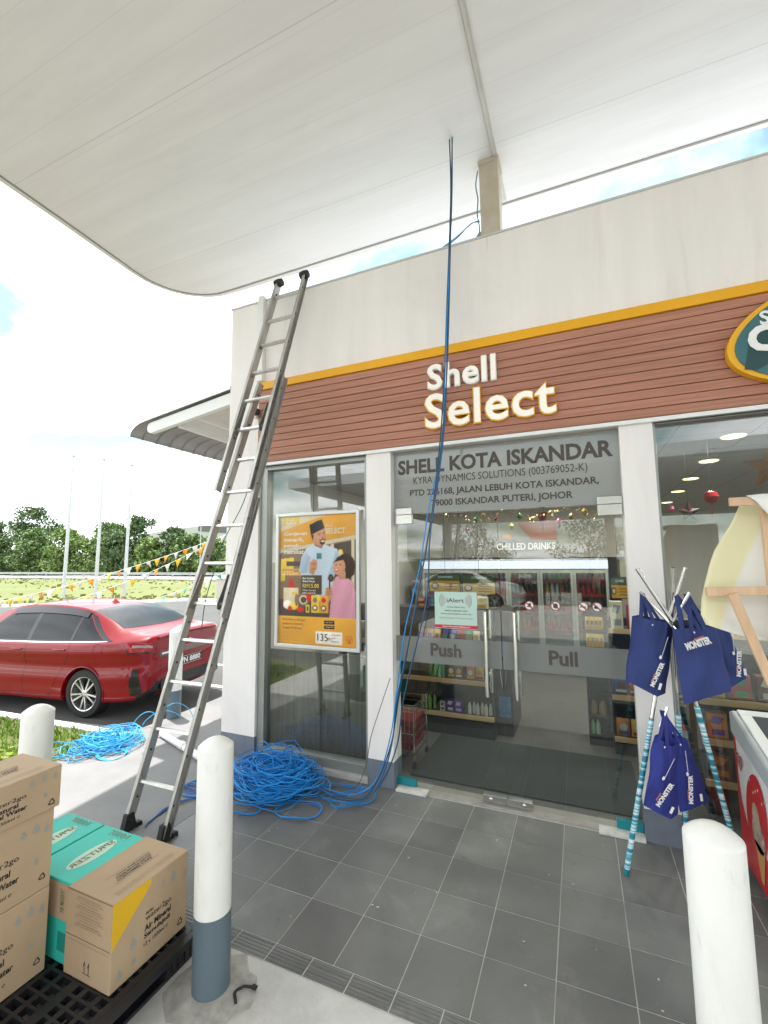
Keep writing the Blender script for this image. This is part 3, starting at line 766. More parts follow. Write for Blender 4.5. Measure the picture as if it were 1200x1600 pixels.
# feet
for p in ((-1.271, -1.271, 0.03), (-0.912, -1.267, 0.03)):
    p = Vector(p); g = G()
    g.prism([(-0.10, -0.03), (0.10, -0.03), (0.10, -0.008), (0.05, 0.0), (0.028, 0.085), (-0.028, 0.085), (-0.05, 0.0), (-0.10, -0.008)], p + Vector((-0.022, 0, 0)), Y, Z, 0.044)
    g.tube([p + Vector((-0.035, 0, 0.04)), p + Vector((0.035, 0, 0.04))], 0.012, 8)
    for q in range(6): g.box(p.x - .03, p.x + .03, p.y - .1 + q * .036, p.y - .085 + q * .036, 0.0, 0.008)
    obj('foot', g, rubber, lad, bevel=0.003)
# locking hooks
for lb, rb, z0_, in (((-1.118, -0.93, 1.50), (-0.765, -0.93, 1.50), 1.60), ((-1.053, -0.707, 2.556), (-0.706, -0.708, 2.554), 3.14)):
    k = 1 if z0_ < 2 else 2
    for side in (0, 1):
        a, b = (sections[k][0], sections[k][1]) if side == 0 else (sections[k][2], sections[k][3])
        p = LV(a, b, (z0_ - a[2]) / (b[2] - a[2])) + Vector((0.03 if side == 0 else -0.03, 0, 0)) + lad_n * 0.02
        d = (Vector(b) - Vector(a)).normalized()
        g = G(); e1 = lad_n
        poly = [(-0.03, -0.05), (0.02, -0.045), (0.035, 0.0), (0.02, 0.09), (0.005, 0.24), (-0.02, 0.24), (-0.02, 0.10), (-0.03, 0.03)]
        g.prism(poly, p, e1, d, 0.006)
        obj('rung_hook', g, mat('grey steel hook', (0.25, 0.24, 0.22), 0.45, 0.8, var=0.15, vscale=20), lad)
for a in ((-0.866, -0.133, 4.793), (-0.554, -0.131, 4.801)):
    g = G().lathe([(0.02, -0.05), (0.036, -0.045), (0.042, 0.0), (0.036, 0.045), (0.02, 0.05)], Vector(a) + Vector((0, -0.005, 0.015)), 14, d=(1, 0, 0))
    obj('end_bumper', g, rubber, lad, smooth=True)

# rope running down beside the ladder
rp_pts = []
for k in range(26):
    t_ = k / 25; rp_pts.append((-0.90 + 0.05 * math.sin(t_ * 7) - 0.22 * t_, -0.33 - 0.50 * t_ + 0.01 * math.sin(t_ * 20), 3.1 - 1.75 * t_))
tag(obj('pull_rope', G().tube(rp_pts, 0.004, 6), mat('teal rope', (0.02, 0.13, 0.16), 0.7), loc=(-0.95, -0.5, 1.3)), 'thin dark teal pull rope hanging down behind the ladder rungs', 'rope')

# ================================================================ BOLLARDS
bol_m = mat('bollard white paint', (0.80, 0.785, 0.745), 0.36, var=0.07, vscale=5, stretch=(1.5, 1.5, 0.4), bump=0.04, bscale=25)
bol_g = mat('bollard grey paint', (0.11, 0.15, 0.18), 0.4, var=0.06, vscale=4)
def bollard(x, y, label, loc_z=0.0):
    b = thing('bollard', label, 'bollard', (x, y, loc_z), 'white and grey safety bollards round the shop front')
    prof = [(0.0825, 0.335), (0.0825, 1.055)]
    prof += [(0.0815, 1.059)]
    for k in range(1, 8):
        q = 0.0815 * (1 - k / 7); prof.append((max(q, 0.001), 1.059 + 0.040 * (1 - (q / 0.0815) ** 2)))
    obj('post', G().lathe(prof, (0, 0, 0), 40), bol_m, b, smooth=True, local=True, sharp=50)
    obj('base_band', G().lathe([(0.0835, -0.02), (0.0835, 0.3345)], (0, 0, 0), 40), bol_g, b, smooth=True, local=True, sharp=50)
    return b
smudge(bol_m, 7, .60, .75, (0.42, 0.40, 0.36), .5, (2, 2, .5)); smudge(bol_g, 6, .58, .75, (0.25, 0.26, 0.26), .6)
b0 = bollard(0.203, -1.97, 'white bollard with grey base standing in rough concrete beside the cardboard boxes')
b0.rotation_euler = (0, R(-0.6), 0)
def seal(x, y, z=-0.006, seed=1):
    rr = random.Random(seed); g = G(); n = 26; prof = []
    v = [(x, y, z + 0.02)]; 
    for ring_, (rad, hh) in enumerate(((0.085, 0.022), (0.13, 0.012), (0.20, 0.001))):
        for k in range(n):
            a = 2 * PI * k / n; q = rad * (1 + (rr.random() - .5) * 0.28 * (ring_ > 0)); v.append((x + q * math.cos(a), y + q * math.sin(a), z + hh))
    f = [(0, 1 + k, 1 + (k + 1) % n) for k in range(n)]
    for r_ in range(2):
        for k in range(n): a = 1 + r_ * n + k; b = 1 + r_ * n + (k + 1) % n; f.append((a, a + n, b + n, b))
    return g.add(v, f)
o = struct('mortar_collar', seal(0.203, -1.97), mat('mortar', (0.46, 0.44, 0.40), 0.9, c2=(0.28, 0.265, 0.24), vscale=14, bump=0.5, bscale=40), smooth=True)
bollard(2.19, -1.922, 'white bollard in front of the chest freezer, nearest the camera')
bollard(-1.174, -1.987, 'white bollard with scuffed side rising behind the stacked water boxes')
bollard(-2.93, 0.60, 'slim looking white and grey bollard between the ladder and the red car')
g = G()
rr = random.Random(5)
for k in range(9):
    z_ = 0.93 + k * 0.012; x_ = -1.2535 + rr.uniform(0, .012)
# loose white pipe on the walkway
pp = thing('white_pipe', 'loose white plastic pipe lying on the sunlit paving behind the ladder', 'pipe', (-2.1, -0.07, 0.05))
obj('pipe_body', G().lathe([(0.034, 0), (0.034, 1.16), (0.03, 1.16), (0.03, 0)], (-2.55, 0.095, 0.036), 20, d=(0.945, -0.327, 0.0)), white_metal, pp, smooth=True)
obj('pipe_socket', G().lathe([(0.04, 0), (0.04, 0.09)], (-2.07, -0.071, 0.042), 20, d=(0.945, -0.327, 0.0)), white_metal, pp, smooth=True)

# ================================================================ BOXES AND PALLET
pal = thing('pallet', 'black plastic pallet carrying the cartons of bottled water', 'pallet', (-0.6, -2.4, 0))
pal_m = mat('black pallet plastic', (0.016, 0.016, 0.019), 0.38, var=0.2, vscale=8, bump=0.1, bscale=50)
PX0, PX1, PY0, PY1 = -1.12, -0.005, -3.02, -1.865
g = G()
g.box(PX0, PX1, PY0, PY0 + .03, 0.09, 0.13); g.box(PX0, PX1, PY1 - .03, PY1, 0.09, 0.13); g.box(PX0, PX0 + .03, PY0 + .03, PY1 - .03, 0.09, 0.13); g.box(PX1 - .03, PX1, PY0 + .03, PY1 - .03, 0.09, 0.13)
yy = PY0 + .03; k = 0
while yy < PY1 - 0.06:
    g.box(PX0 + .03, PX1 - .03, yy + .024, yy + .036, 0.10, 0.129); yy += 0.048; k += 1
xx = PX0 + .03; k = 0
while xx < PX1 - .06:
    g.box(xx + .05, xx + (.075 if k % 3 else .10), PY0 + .03, PY1 - .03, 0.098, 0.1285); xx += 0.085; k += 1
obj('deck', g, pal_m, pal)
g = G()
for x in (PX0 + .08, (PX0 + PX1) / 2, PX1 - .08):
    for y in (PY0 + .09, (PY0 + PY1) / 2, PY1 - .09):
        g.box(x - .075, x + .075, y - .085, y + .085, 0.012, 0.0895)
        for q in range(5):
            g.box(x + .075, x + .08, y - .08 + q * .036, y - .066 + q * .036, 0.014, 0.0885)
obj('feet_blocks', g, pal_m, pal)
g = G()
for x in (PX0 + .08, (PX0 + PX1) / 2, PX1 - .08): g.box(x - .07, x + .07, PY0, PY1, -0.004, 0.0118)
obj('skids', g, pal_m, pal)

ylw = mat('mustard print', (0.72, 0.42, 0.01), 0.7)
drop_ink = mat('grey blue drop print', (0.30, 0.33, 0.33), 0.75)
print_m = [black_ink, drop_ink, ylw, mat('faded print', (0.20, 0.13, 0.08), 0.8)]
def drop(g, u, v, s_, o, ux, uy):
    o = Vector(o)
    def P(sc__):
        pts = [(u, v + s_ * sc__ * 1.15)]
        for k in range(11):
            a = R(35 - 250 * k / 10); pts.append((u + s_ * sc__ * .62 * math.cos(a), v - s_ * .12 + s_ * sc__ * .62 * math.sin(a)))
        return pts[::-1]
    A = P(1.0); B = P(0.74); n = len(A)
    vv = [o + ux * a + uy * b for a, b in A] + [o + ux * a + uy * b for a, b in B]
    g.add(vv, [(i, (i + 1) % n, (i + 1) % n + n, i + n) for i in range(n)], 1)
    C = P(0.5); g.add([o + ux * a + uy * b for a, b in C], [tuple(range(n))], 1)
def recycle(g, u, v, s_, o, ux, uy):
    o = Vector(o)
    for k in range(3):
        a = R(90 + 120 * k); b = R(90 + 120 * (k + 1)); p = Vector((math.cos(a), math.sin(a))) * s_; q = Vector((math.cos(b), math.sin(b))) * s_
        p2 = p.lerp(q, .16); q2 = p.lerp(q, .80); d = (q - p).normalized(); nn = Vector((-d.y, d.x)) * s_ * .14
        pts = [p2 - nn, q2 - nn, q2 + nn, p2 + nn]
        g.add([o + ux * (u + t_.x) + uy * (v + t_.y) for t_ in pts], [(0, 1, 2, 3)], 0)
        tip = [q2 - nn * 2.2, q2 + d * s_ * .30, q2 + nn * 2.2]
        g.add([o + ux * (u + t_.x) + uy * (v + t_.y) for t_ in tip], [(0, 1, 2)], 0)
def carton(x0, x1, y0, y1, z0, z1, label, kind, group='cardboard cartons of mineral water'):
    b = thing('water_carton', label, 'carton', ((x0 + x1) / 2, (y0 + y1) / 2, z0), group)
    g = G(); n = 6
    # slightly bulged sides, closed top flaps with a seam
    W_ = x1 - x0; D_ = y1 - y0; H_ = z1 - z0
    g.box(x0, x1, y0, y1, z0, z1)
    obj('body', g, card, b, bevel=0.004)
    g = G(); g.box(x0 + .001, x1 - .001, (y0 + y1) / 2 - .0012 - (0 if 0 else 0), (y0 + y1) / 2 + .0012, z1 + .0002, z1 + .001)
    g2 = G()
    o = Vector((x1 + 0.0012, y0, z0)); ux = Y; uy = Z   # printed long side faces +x, read along +y
    if kind == 'natural':
        s = H_ / 0.34
        put_text(g2, 'Shell Select', o + ux * 0.12 + uy * (H_ * .62), ux, uy, 0.035, 0.012, 0.02)
        put_text(g2, 'water2go', o + ux * 0.12 + uy * (H_ * .52), ux, uy, 0.15, 0.030 * min(1, s + .2), 0.006)
        put_text(g2, 'Natural', o + ux * 0.145 + uy * (H_ * .40), ux, uy, 0.095, 0.026 * min(1, s + .2), 0.03)
        put_text(g2, 'Mineral Water', o + ux * 0.10 + uy * (H_ * .28), ux, uy, 0.175, 0.026 * min(1, s + .2), 0.03)
        put_text(g2, '24 x 350ml ℮' if H_ < .3 else '24 x 500ml ℮', o + ux * 0.13 + uy * (H_ * .15), ux, uy, 0.12, 0.017 * min(1, s + .2), 0.01)
        for (u, v, q) in ((D_ * .70, H_ * .80, .020), (D_ * .82, H_ * .82, .024), (D_ * .93, H_ * .77, .019), (D_ * .84, H_ * .40, .014), (D_ * .12, H_ * .8, .024), (D_ * .06, H_ * .3, .02)):
            drop(g2, u, v, q * (1 if H_ > .3 else .8), o, ux, uy)
        recycle(g2, D_ * .91, H_ * .17, .017, o, ux, uy)
    else:
        put_text(g2, 'Shell Select', o + ux * 0.165 + uy * 0.205, ux, uy, 0.04, 0.014, 0.02)
        put_text(g2, 'water2go', o + ux * 0.165 + uy * 0.172, ux, uy, 0.14, 0.030, 0.006)
        put_text(g2, 'Air Mineral', o + ux * 0.16 + uy * 0.136, ux, uy, 0.145, 0.027, 0.03)
        put_text(g2, 'Semulajadi', o + ux * 0.16 + uy * 0.102, ux, uy, 0.14, 0.027, 0.03)
        put_text(g2, '12 x 1500ml ℮', o + ux * 0.16 + uy * 0.075, ux, uy, 0.13, 0.017, 0.012)
        for (u, v, q) in ((D_ * .64, H_ * .80, .021), (D_ * .78, H_ * .80, .026), (D_ * .95, H_ * .70, .018), (D_ * .26, H_ * .36, .027), (D_ * .28, H_ * .15, .018), (D_ * .11, H_ * .13, .021)):
            drop(g2, u, v, q, o, ux, uy)
        recycle(g2, D_ * .90, H_ * .13, .019, o, ux, uy)
        P = [(0.0, H_ * .47), (0.17, H_ * .88), (0.19, H_ * .95), (0.185, H_ * .995), (0.0, H_ * .995)]
        g2.sheet(P, o - Vector((0.0005, 0, 0)), ux, uy, 2)
    # narrow end (faces -y)
    o3 = Vector((x0, y0 - 0.0012, z0)); ux3 = X
    for r_ in range(11):
        wline = W_ * (0.5 + 0.12 * math.sin(r_ * 2.1)); u0 = W_ * .5 - wline / 2
        put_text(g2, ['natural mineral water bottled at source', 'keep in a cool dry place away from sunlight', 'simpan di tempat yang sejuk dan kering'][r_ % 3], o3 + ux3 * u0 + Z * (H_ * (.93 - .033 * r_)), ux3, Z, wline, 0.008, 0.0, mi=3)
    put_text(g2, '↑', o3 + ux3 * (W_ * .44) + Z * (H_ * .12), ux3, Z, 0.016, 0.045, 0.02); put_text(g2, '↑', o3 + ux3 * (W_ * .53) + Z * (H_ * .12), ux3, Z, 0.016, 0.045, 0.02)
    g2.sheet([(W_ * .42, H_ * .105), (W_ * .60, H_ * .105), (W_ * .60, H_ * .112), (W_ * .42, H_ * .112)], o3, ux3, Z, 0)
    g2.sheet([(W_ * .08, H_ * .42), (W_ * .94, H_ * .42), (W_ * .94, H_ * .4225), (W_ * .08, H_ * .4225)], o3, ux3, Z, 0)
    # top
    o4 = Vector((x1 - 0.02, y0 + .02, z1 + 0.0012)); ux4 = Y; uy4 = -X
    for r_ in range(4):
        put_text(g2, ['Best before see bottle neck, batch and date printed below', 'Diisi dan dibungkus, keluaran air mineral semulajadi'][r_ % 2], o4 + ux4 * 0.03 + uy4 * (0.012 + .0085 * r_), ux4, uy4, D_ * .75, 0.005, 0.0, mi=3)
    for r_ in range(3):
        put_text(g2, ['CUSTOMER CARE', 'PLEASE RECYCLE CARTON', 'www.shell.com.my'][r_], o4 + ux4 * (0.09 + .01 * r_) + uy4 * (0.10 + .018 * r_), ux4, uy4, D_ * .45, 0.013, 0.03, mi=0)
    for (a, b_, c_, d_) in ((0.07, 0.09, 0.30, 0.0915), (0.07, 0.158, 0.30, 0.1595)): g2.sheet([(a, b_), (c_, b_), (c_, d_), (a, d_)], o4, ux4, uy4, 0)
    obj('print', g2, print_m, b)
    # flap edges: end flap line
    g = G(); g.box(x0 + .004, x1 - .004, y0 - 0.0022, y0 - 0.0002, z0 + H_ * .47, z0 + H_ * .474)
    g.box(x0 + .002, x1 - .002, y0 - .0030, y0, z1 - 0.004, z1 + 0.0008)
    obj('flap_edge', g, mat('torn card edge', (0.25, 0.16, 0.09), 0.9), b)
    return b
carton(-0.357, -0.055, -2.283, -1.880, 0.131, 0.482, 'single low cardboard carton with mustard corner, Air Mineral print, beside the bollard', 'air')
carton(-0.760, -0.448, -2.712, -2.306, 0.131, 0.478, 'bottom cardboard carton of the tall stack, partly cut by the photo edge', 'natural')
carton(-0.762, -0.450, -2.712, -2.306, 0.4795, 0.815, 'middle cardboard carton of the tall stack of three', 'natural')
carton(-0.752, -0.440, -2.705, -2.290, 0.8165, 1.0, 'shallow cardboard carton on top of the tall stack, marked 24 x 350ml', 'natural')
tl_m = mat('turquoise carton print', (0.035, 0.50, 0.40), 0.6, var=0.05, vscale=4)
for (x0, x1, lab) in ((-0.672, -0.362, 'turquoise water carton squeezed between stack and single brown carton'), (-0.995, -0.682, 'turquoise water carton furthest back on the pallet behind the stack')):
    y0, y1, z0, z1 = -2.262, -1.885, 0.131, 0.475
    b = thing('turquoise_carton', lab, 'carton', ((x0 + x1) / 2, (y0 + y1) / 2, z0), 'turquoise printed cartons of mineral water')
    obj('body', G().box(x0, x1, y0, y1, z0, z1), tl_m, b, bevel=0.004)
    g = G(); o4 = Vector((x1 - .05, y1 - .045, z1 + .0012)); ux4 = -X; uy4 = -Y
    # reads from the far side, as in the photograph
    e = ell(0, 0, 0.050, 0.125, 28)
    cxm, cym = (x0 + x1) / 2 + .03, (y0 + y1) / 2 - .01
    g.sheet([(cxm + a, cym + c_) for a, c_ in e], (0, 0, z1 + .001), X, Y, 1)
    put_text(g, 'SPRITZER', Vector((cxm + .017, cym + .115, z1 + .0018)), -Y, -X, 0.23, 0.036, 0.02, mi=0)
    put_text(g, '100%', Vector((x1 - .08, y1 - .012, z1 + .0018)), -X, -Y, 0.14, 0.045, 0.03, mi=1)
    put_text(g, '100%', Vector((x1 - .083, y1 - .015, z1 + .0026)), -X, -Y, 0.134, 0.039, 0.0, mi=3)
    g.sheet([(x0 + .16, z0 + .18), (x1 - .012, z0 + .18), (x1 - .012, z1 - .01), (x0 + .05, z1 - .01), (x0 + .05, z0 + .3)], (0, y0 - .001, 0), X, Z, 2)
    put_text(g, 'AIR MINERAL', (x1 - .075, y0 - .0018, z0 + .21), Z, X, 0.1, 0.03, 0.01, mi=0)
    g.sheet([(x1 - .08, z0 + .05), (x1 - .02, z0 + .05), (x1 - .02, z0 + .13), (x1 - .08, z0 + .13)], (0, y0 - .001, 0), X, Z, 3)
    obj('print', g, [mat('olive ink', (0.14, 0.15, 0.08), 0.7), mat('pale oval print', (0.47, 0.62, 0.47), 0.6), card, mat('dark teal ink', (0.01, 0.25, 0.2), 0.6)], b)

# dropped black strap
pts = [(0.36, -1.985, 0.004), (0.345, -1.972, 0.012), (0.325, -1.955, 0.008), (0.32, -1.935, 0.006), (0.345, -1.915, 0.014), (0.375, -1.895, 0.006), (0.39, -1.885, 0.004)]
g = G()
for a, b in zip(pts, pts[1:]): g.bar(a, b, 0.006, 0.0025)
g.box(0.372, 0.396, -1.90, -1.882, 0.0, 0.009)
tag(obj('cable_tie', g, rubber, loc=(0.355, -1.93, 0)), 'small curled black strap dropped on the rough concrete', 'strap')

# ================================================================ CABLES
def coil(seed, cx_, cy_, rx, ry, loops, hmax, r_=0.0042, ang=0.0, seg=26):
    rr = random.Random(seed); g = G(); pts = []
    ox = oy = 0; a = 0; R1 = .25; R2 = .2; phi = 0; tx = ty = 0; zt = .01
    strands = []
    cur = []
    for k in range(loops):
        R1n = rr.uniform(.10, .36); R2n = rr.uniform(.08, .30); 
        q = rr.gauss(0, .42); q2 = rr.gauss(0, .42)
        txn = max(-1, min(1, q)) * max(0.02, rx - R1n); tyn = max(-1, min(1, q2)) * max(0.02, ry - R2n * .8); phn = phi + rr.uniform(-.7, .7)
        zn = hmax * (1 - (q * q + q2 * q2) * .55) * (k / loops) ** .5 * rr.uniform(.55, 1.0); zn = max(0.008, zn)
        tilt = rr.uniform(0, .10) * (k / loops)
        for s_ in range(seg):
            f = s_ / seg; a = 2 * PI * f
            x_ = (R1 + (R1n - R1) * f) * math.cos(a); y_ = (R2 + (R2n - R2) * f) * math.sin(a); ph = phi + (phn - phi) * f
            px = x_ * math.cos(ph) - y_ * math.sin(ph) + tx + (txn - tx) * f; py = x_ * math.sin(ph) + y_ * math.cos(ph) + ty + (tyn - ty) * f
            pz = zt + (zn - zt) * f + tilt * math.sin(a * 1.0 + k) + 0.006 * math.sin(a * 3 + k)
            X_ = px * math.cos(ang) - py * math.sin(ang); Y_ = px * math.sin(ang) + py * math.cos(ang)
            cur.append((cx_ + X_, cy_ + Y_, max(0.007, pz)))
        R1, R2, tx, ty, phi, zt = R1n, R2n, txn, tyn, phn, zn
        if k % 6 == 5: strands.append(cur); cur = cur[-1:]
    if len(cur) > 1: strands.append(cur)
    for s_ in strands: g.tube(s_, r_, 5)
    return g
g = coil(4, -0.68, -0.37, 0.56, 0.33, 110, 0.28)
# loose loops over the edges
for (cx_, cy_, ra, rb, z_, ph) in ((-0.25, -0.60, .17, .12, .01, .3), (-0.02, -0.25, .24, .14, .012, .1), (-0.75, -0.72, .22, .10, .01, 0), (-1.12, -0.62, .25, .12, .01, .4), (0.03, -0.33, .14, .11, .02, .9)):
    for e in range(2):
        pts = [(cx_ + (ra + .012 * e) * math.cos(t_) * math.cos(ph) - rb * math.sin(t_) * math.sin(ph), cy_ + ra * math.cos(t_) * math.sin(ph) + (rb + .01 * e) * math.sin(t_) * math.cos(ph), z_ + .012 * e + .008 * math.sin(3 * t_)) for t_ in [2 * PI * k / 30 for k in range(30)]]
        g.tube(pts, 0.0042, 5, closed=True)
for (cx_, w_, h_) in ((-0.86, .10, .16), (-0.55, .11, .17), (-0.70, .13, .10)):
    pts = [(cx_ + w_ * math.cos(PI - PI * k / 20), -0.22 - 0.05 * math.sin(PI * k / 20), 0.16 + h_ * math.sin(PI * k / 20)) for k in range(21)]
    g.tube(pts, 0.0042, 5)
tag(obj('cable_pile', g, blue_cable, loc=(-0.62, -0.36, 0), smooth=True, sharp=80), 'big tangled heap of bright blue cable on the tiles under the poster window', 'cable')
g = coil(9, -2.86, -0.30, 0.52, 0.17, 46, 0.14, ang=R(62))
for v_ in range(4):
    pts = [(-2.60 + .15 * math.cos(t_), -0.45 + (.10 + .01 * v_) * math.sin(t_), .012 + .01 * math.sin(2 * t_)) for t_ in [2 * PI * k / 26 for k in range(26)]]
    g.tube(pts, 0.0042, 5, closed=True)
for (x0, y0, x1, y1, h_) in ((-3.05, .12, -2.86, .36, .14), (-2.9, .3, -2.62, .62, .20), (-2.98, .2, -2.75, .55, .12), (-3.3, -0.95, -3.05, -0.5, .1)):
    pts = [(x0 + (x1 - x0) * k / 16, y0 + (y1 - y0) * k / 16, .03 + h_ * math.sin(PI * k / 16) ** .7) for k in range(17)]
    g.tube(pts, 0.0042, 5)
tag(obj('cable_pile', g, light_cable, loc=(-2.86, -0.30, 0), smooth=True, sharp=80), 'sunlit light blue cable heap spread from the lawn to the back bollard', 'cable')
# tail leading from the heap to the ladder foot
def spline(P, n=10):
    out_ = []
    P = [Vector(p) for p in P]; Q = [P[0] * 2 - P[1]] + P + [P[-1] * 2 - P[-2]]
    for i in range(1, len(Q) - 2):
        for k in range(n):
            t_ = k / n; a, b, c, d = Q[i - 1], Q[i], Q[i + 1], Q[i + 2]
            out_.append(0.5 * ((2 * b) + (c - a) * t_ + (2 * a - 5 * b + 4 * c - d) * t_ * t_ + (3 * b - a - 3 * c + d) * t_ ** 3))
    out_.append(P[-1]); return out_
g = G()
for e in range(3):
    g.tube(spline([(-0.9 + .02 * e, -0.55, .03), (-1.10, -0.70 - .015 * e, .012), (-1.22, -0.90 + .02 * e, .014), (-1.245 + .01 * e, -1.0, .01), (-1.21, -1.12 - .02 * e, .006), (-1.199 + .01 * e, -1.18 - .01 * e, .006)]), 0.0045, 6)
for e in range(5):
    g.tube(spline([(-0.95, -0.40 - .06 * e, .05), (-1.25 - .04 * e, -0.45 - .05 * e, .02), (-1.40 + .05 * e, -0.62 - .02 * e, .01 + .004 * e), (-1.20, -0.75 + .01 * e, .012), (-0.95, -0.70, .02)]), 0.0042, 6)
tag(obj('cable_tail', g, mat('deep blue cable sheath', (0.01, 0.08, 0.28), 0.4), loc=(-1.2, -0.9, 0), smooth=True, sharp=80), 'dark blue cable ends straggling from the heap to the ladder foot', 'cable')
# drop cables from the canopy to the heap
def drop_cable(pts, m_, label, r_=0.0055):
    tag(obj('hanging_cable', G().tube(spline(pts, 12), r_, 8), m_, loc=(pts[-1][0], pts[-1][1], 0), smooth=True, sharp=80), label, 'cable', 'cables dropping from the canopy past the fascia')
base_pts = [(0.981, -0.12, 5.70), (0.972, -0.125, 5.2), (0.955, -0.14, 4.6), (0.93, -0.17, 4.05), (0.90, -0.21, 3.5), (0.875, -0.25, 3.0), (0.83, -0.31, 2.5), (0.775, -0.37, 2.1), (0.70, -0.40, 1.65), (0.60, -0.40, 1.2), (0.50, -0.36, 0.85), (0.42, -0.30, 0.5), (0.30, -0.27, 0.2), (0.16, -0.28, 0.04), (-0.05, -0.32, 0.02), (-0.3, -0.35, 0.1)]
import copy
def shift(P, f): return [tuple(Vector(p) + Vector(f(i / (len(P) - 1), p))) for i, p in enumerate(P)]
drop_cable(shift(base_pts, lambda t_, p: (-0.010 + 0.006 * math.sin(t_ * 30), 0.01 * math.sin(t_ * 21), 0)), mat('slate cable', (0.02, 0.055, 0.10), 0.45), 'dark grey cable of the hanging bundle, twisting left of the blue ones')
drop_cable(shift(base_pts, lambda t_, p: (0.010 + 0.008 * math.sin(t_ * 26 + 1) + (.05 * math.sin(PI * t_) ** 2 if t_ > .5 else 0), -0.012, 0)), mat('steel blue cable sheath', (0.015, 0.075, 0.16), 0.45), 'steel blue hanging cable bowing outward near the push door')
drop_cable(shift(base_pts, lambda t_, p: (0.0 + 0.012 * math.sin(t_ * 19 + 2), 0.014, 0) if t_ < .4 else (-0.02 * math.sin((t_ - .4) * 9), 0.014 - .05 * (t_ - .4), 0)), mat('mid blue cable sheath', (0.012, 0.12, 0.30), 0.42), 'bright blue hanging cable running straight down to the heap')
drop_cable([(0.955, -0.15, 4.6), (0.925, -0.19, 4.0), (0.895, -0.22, 3.4), (0.86, -0.24, 2.85), (0.74, -0.24, 2.35), (0.64, -0.22, 1.85), (0.50, -0.20, 1.35), (0.42, -0.18, 0.9), (0.36, -0.2, 0.5), (0.24, -0.22, 0.16), (0.05, -0.26, 0.03), (-0.2, -0.3, 0.05)], blue_cable, 'slack blue hanging cable nearest the door hinge side', 0.005)
drop_cable([(0.34, -0.14, 0.95), (0.25, -0.13, 0.72), (0.15, -0.12, 0.45), (0.10, -0.13, 0.20), (0.02, -0.17, 0.04), (-0.15, -0.22, 0.03)], grey_cable, 'thin dark cable curving in front of the white column between window and door', 0.0035)
# two cables sagging over the parapet by the roof post
g = G()
for e in range(2):
    g.tube(spline([(1.16, 0.19, 5.08 - .012 * e), (1.09 - .01 * e, 0.17, 5.06), (0.95, 0.14, 4.95 - .015 * e), (0.80 + .03 * e, 0.10, 4.84), (0.72 + .03 * e, 0.1, 4.775)]), 0.005, 6)
g.tube(spline([(1.155, 0.20, 5.60), (1.135, 0.19, 5.45), (1.15, 0.19, 5.3), (1.14, 0.19, 5.15), (1.155, 0.19, 5.0), (1.13, 0.19, 4.85), (1.10, 0.2, 4.75)]), 0.006, 6)
tag(obj('roof_cable', g, mat('grey blue cable sheath', (0.13, 0.25, 0.36), 0.5), loc=(1.0, 0.15, 4.78), smooth=True, sharp=80), 'pair of grey blue cables looping over the parapet beside the roof post', 'cable')

# ================================================================ CCTV camera by the ladder
cc = thing('security_camera', 'small white and black security camera at the end of the slats', 'camera', (-1.20, -0.06, 3.48))
obj('mount', G().box(-1.235, -1.186, -0.06, -0.002, 3.44, 3.54), white_metal, cc, bevel=0.006)
obj('lens_barrel', G().lathe([(0.03, 0), (0.036, 0.01), (0.036, 0.09), (0.028, 0.10)], (-1.19, -0.075, 3.49), 18, d=(0.75, -0.6, -0.2)), black_plastic, cc, smooth=True)

# ================================================================ FRAMED POSTER behind the first window
po = thing('framed_poster', 'silver framed promotional poster of a man and girl behind the left window', 'poster', (-0.5, 0.05, 1.097))
FX0, FX1, FZ0, FZ1 = -0.982, -0.032, 1.097, 2.420
g = G(); t_ = 0.034
g.box(FX0, FX0 + t_, 0.03, 0.07, FZ0, FZ1); g.box(FX1 - t_, FX1, 0.03, 0.07, FZ0, FZ1); g.box(FX0 + t_, FX1 - t_, 0.03, 0.07, FZ0, FZ0 + t_); g.box(FX0 + t_, FX1 - t_, 0.03, 0.07, FZ1 - t_, FZ1)
obj('frame', g, mat('silver frame', (0.66, 0.66, 0.64), 0.35, 0.4), po, bevel=0.004)
obj('backing', G().box(FX0 + .01, FX1 - .01, 0.055, 0.069, FZ0 + .01, FZ1 - .01), dark_metal, po)
g = G()
pu0, pu1, pv0, pv1 = FX0 + t_, FX1 - t_, FZ1 - t_, FZ0 + t_
layer = [0]
import numpy as np
PW, PH = 170, 240
canvas = np.zeros((PH + 1, PW + 1, 3)); UU, VV = np.meshgrid(np.linspace(0, 1, PW + 1), np.linspace(0, 1, PH + 1))
_rs = np.random.RandomState(3)
def pp_(P, mi, rnd_=False):
    P = np.array(P, float); n_ = len(P); inside = np.zeros(UU.shape, bool); j = n_ - 1
    for i in range(n_):
        xi, yi = P[i]; xj, yj = P[j]
        if yi != yj: inside ^= ((yi > VV) != (yj > VV)) & (UU < (xj - xi) * (VV - yi) / (yj - yi) + xi)
        j = i
    mk = inside.astype(float)
    for _ in range(1):
        q = np.pad(mk, 1, mode='edge'); mk = (q[1:-1, 1:-1] * 4 + q[:-2, 1:-1] + q[2:, 1:-1] + q[1:-1, :-2] + q[1:-1, 2:]) / 8
    c_ = np.array(pal_cols[mi][1]); u0, v0 = P.min(0); u1, v1 = P.max(0); a = (UU - u0) / max(u1 - u0, 1e-4); b = (VV - v0) / max(v1 - v0, 1e-4)
    if rnd_: sh = 1.22 - 0.75 * ((a - .38) ** 2 + (b - .34) ** 2)
    else: sh = 1.10 - 0.22 * b + 0.10 * np.sin(a * 9 + b * 5 + mi) * .5 - .35 * (np.abs(a - .5) ** 3)
    canvas[:] = canvas * (1 - mk[..., None]) + (c_[None, None, :] * np.clip(sh, .4, 1.4)[..., None]) * mk[..., None]
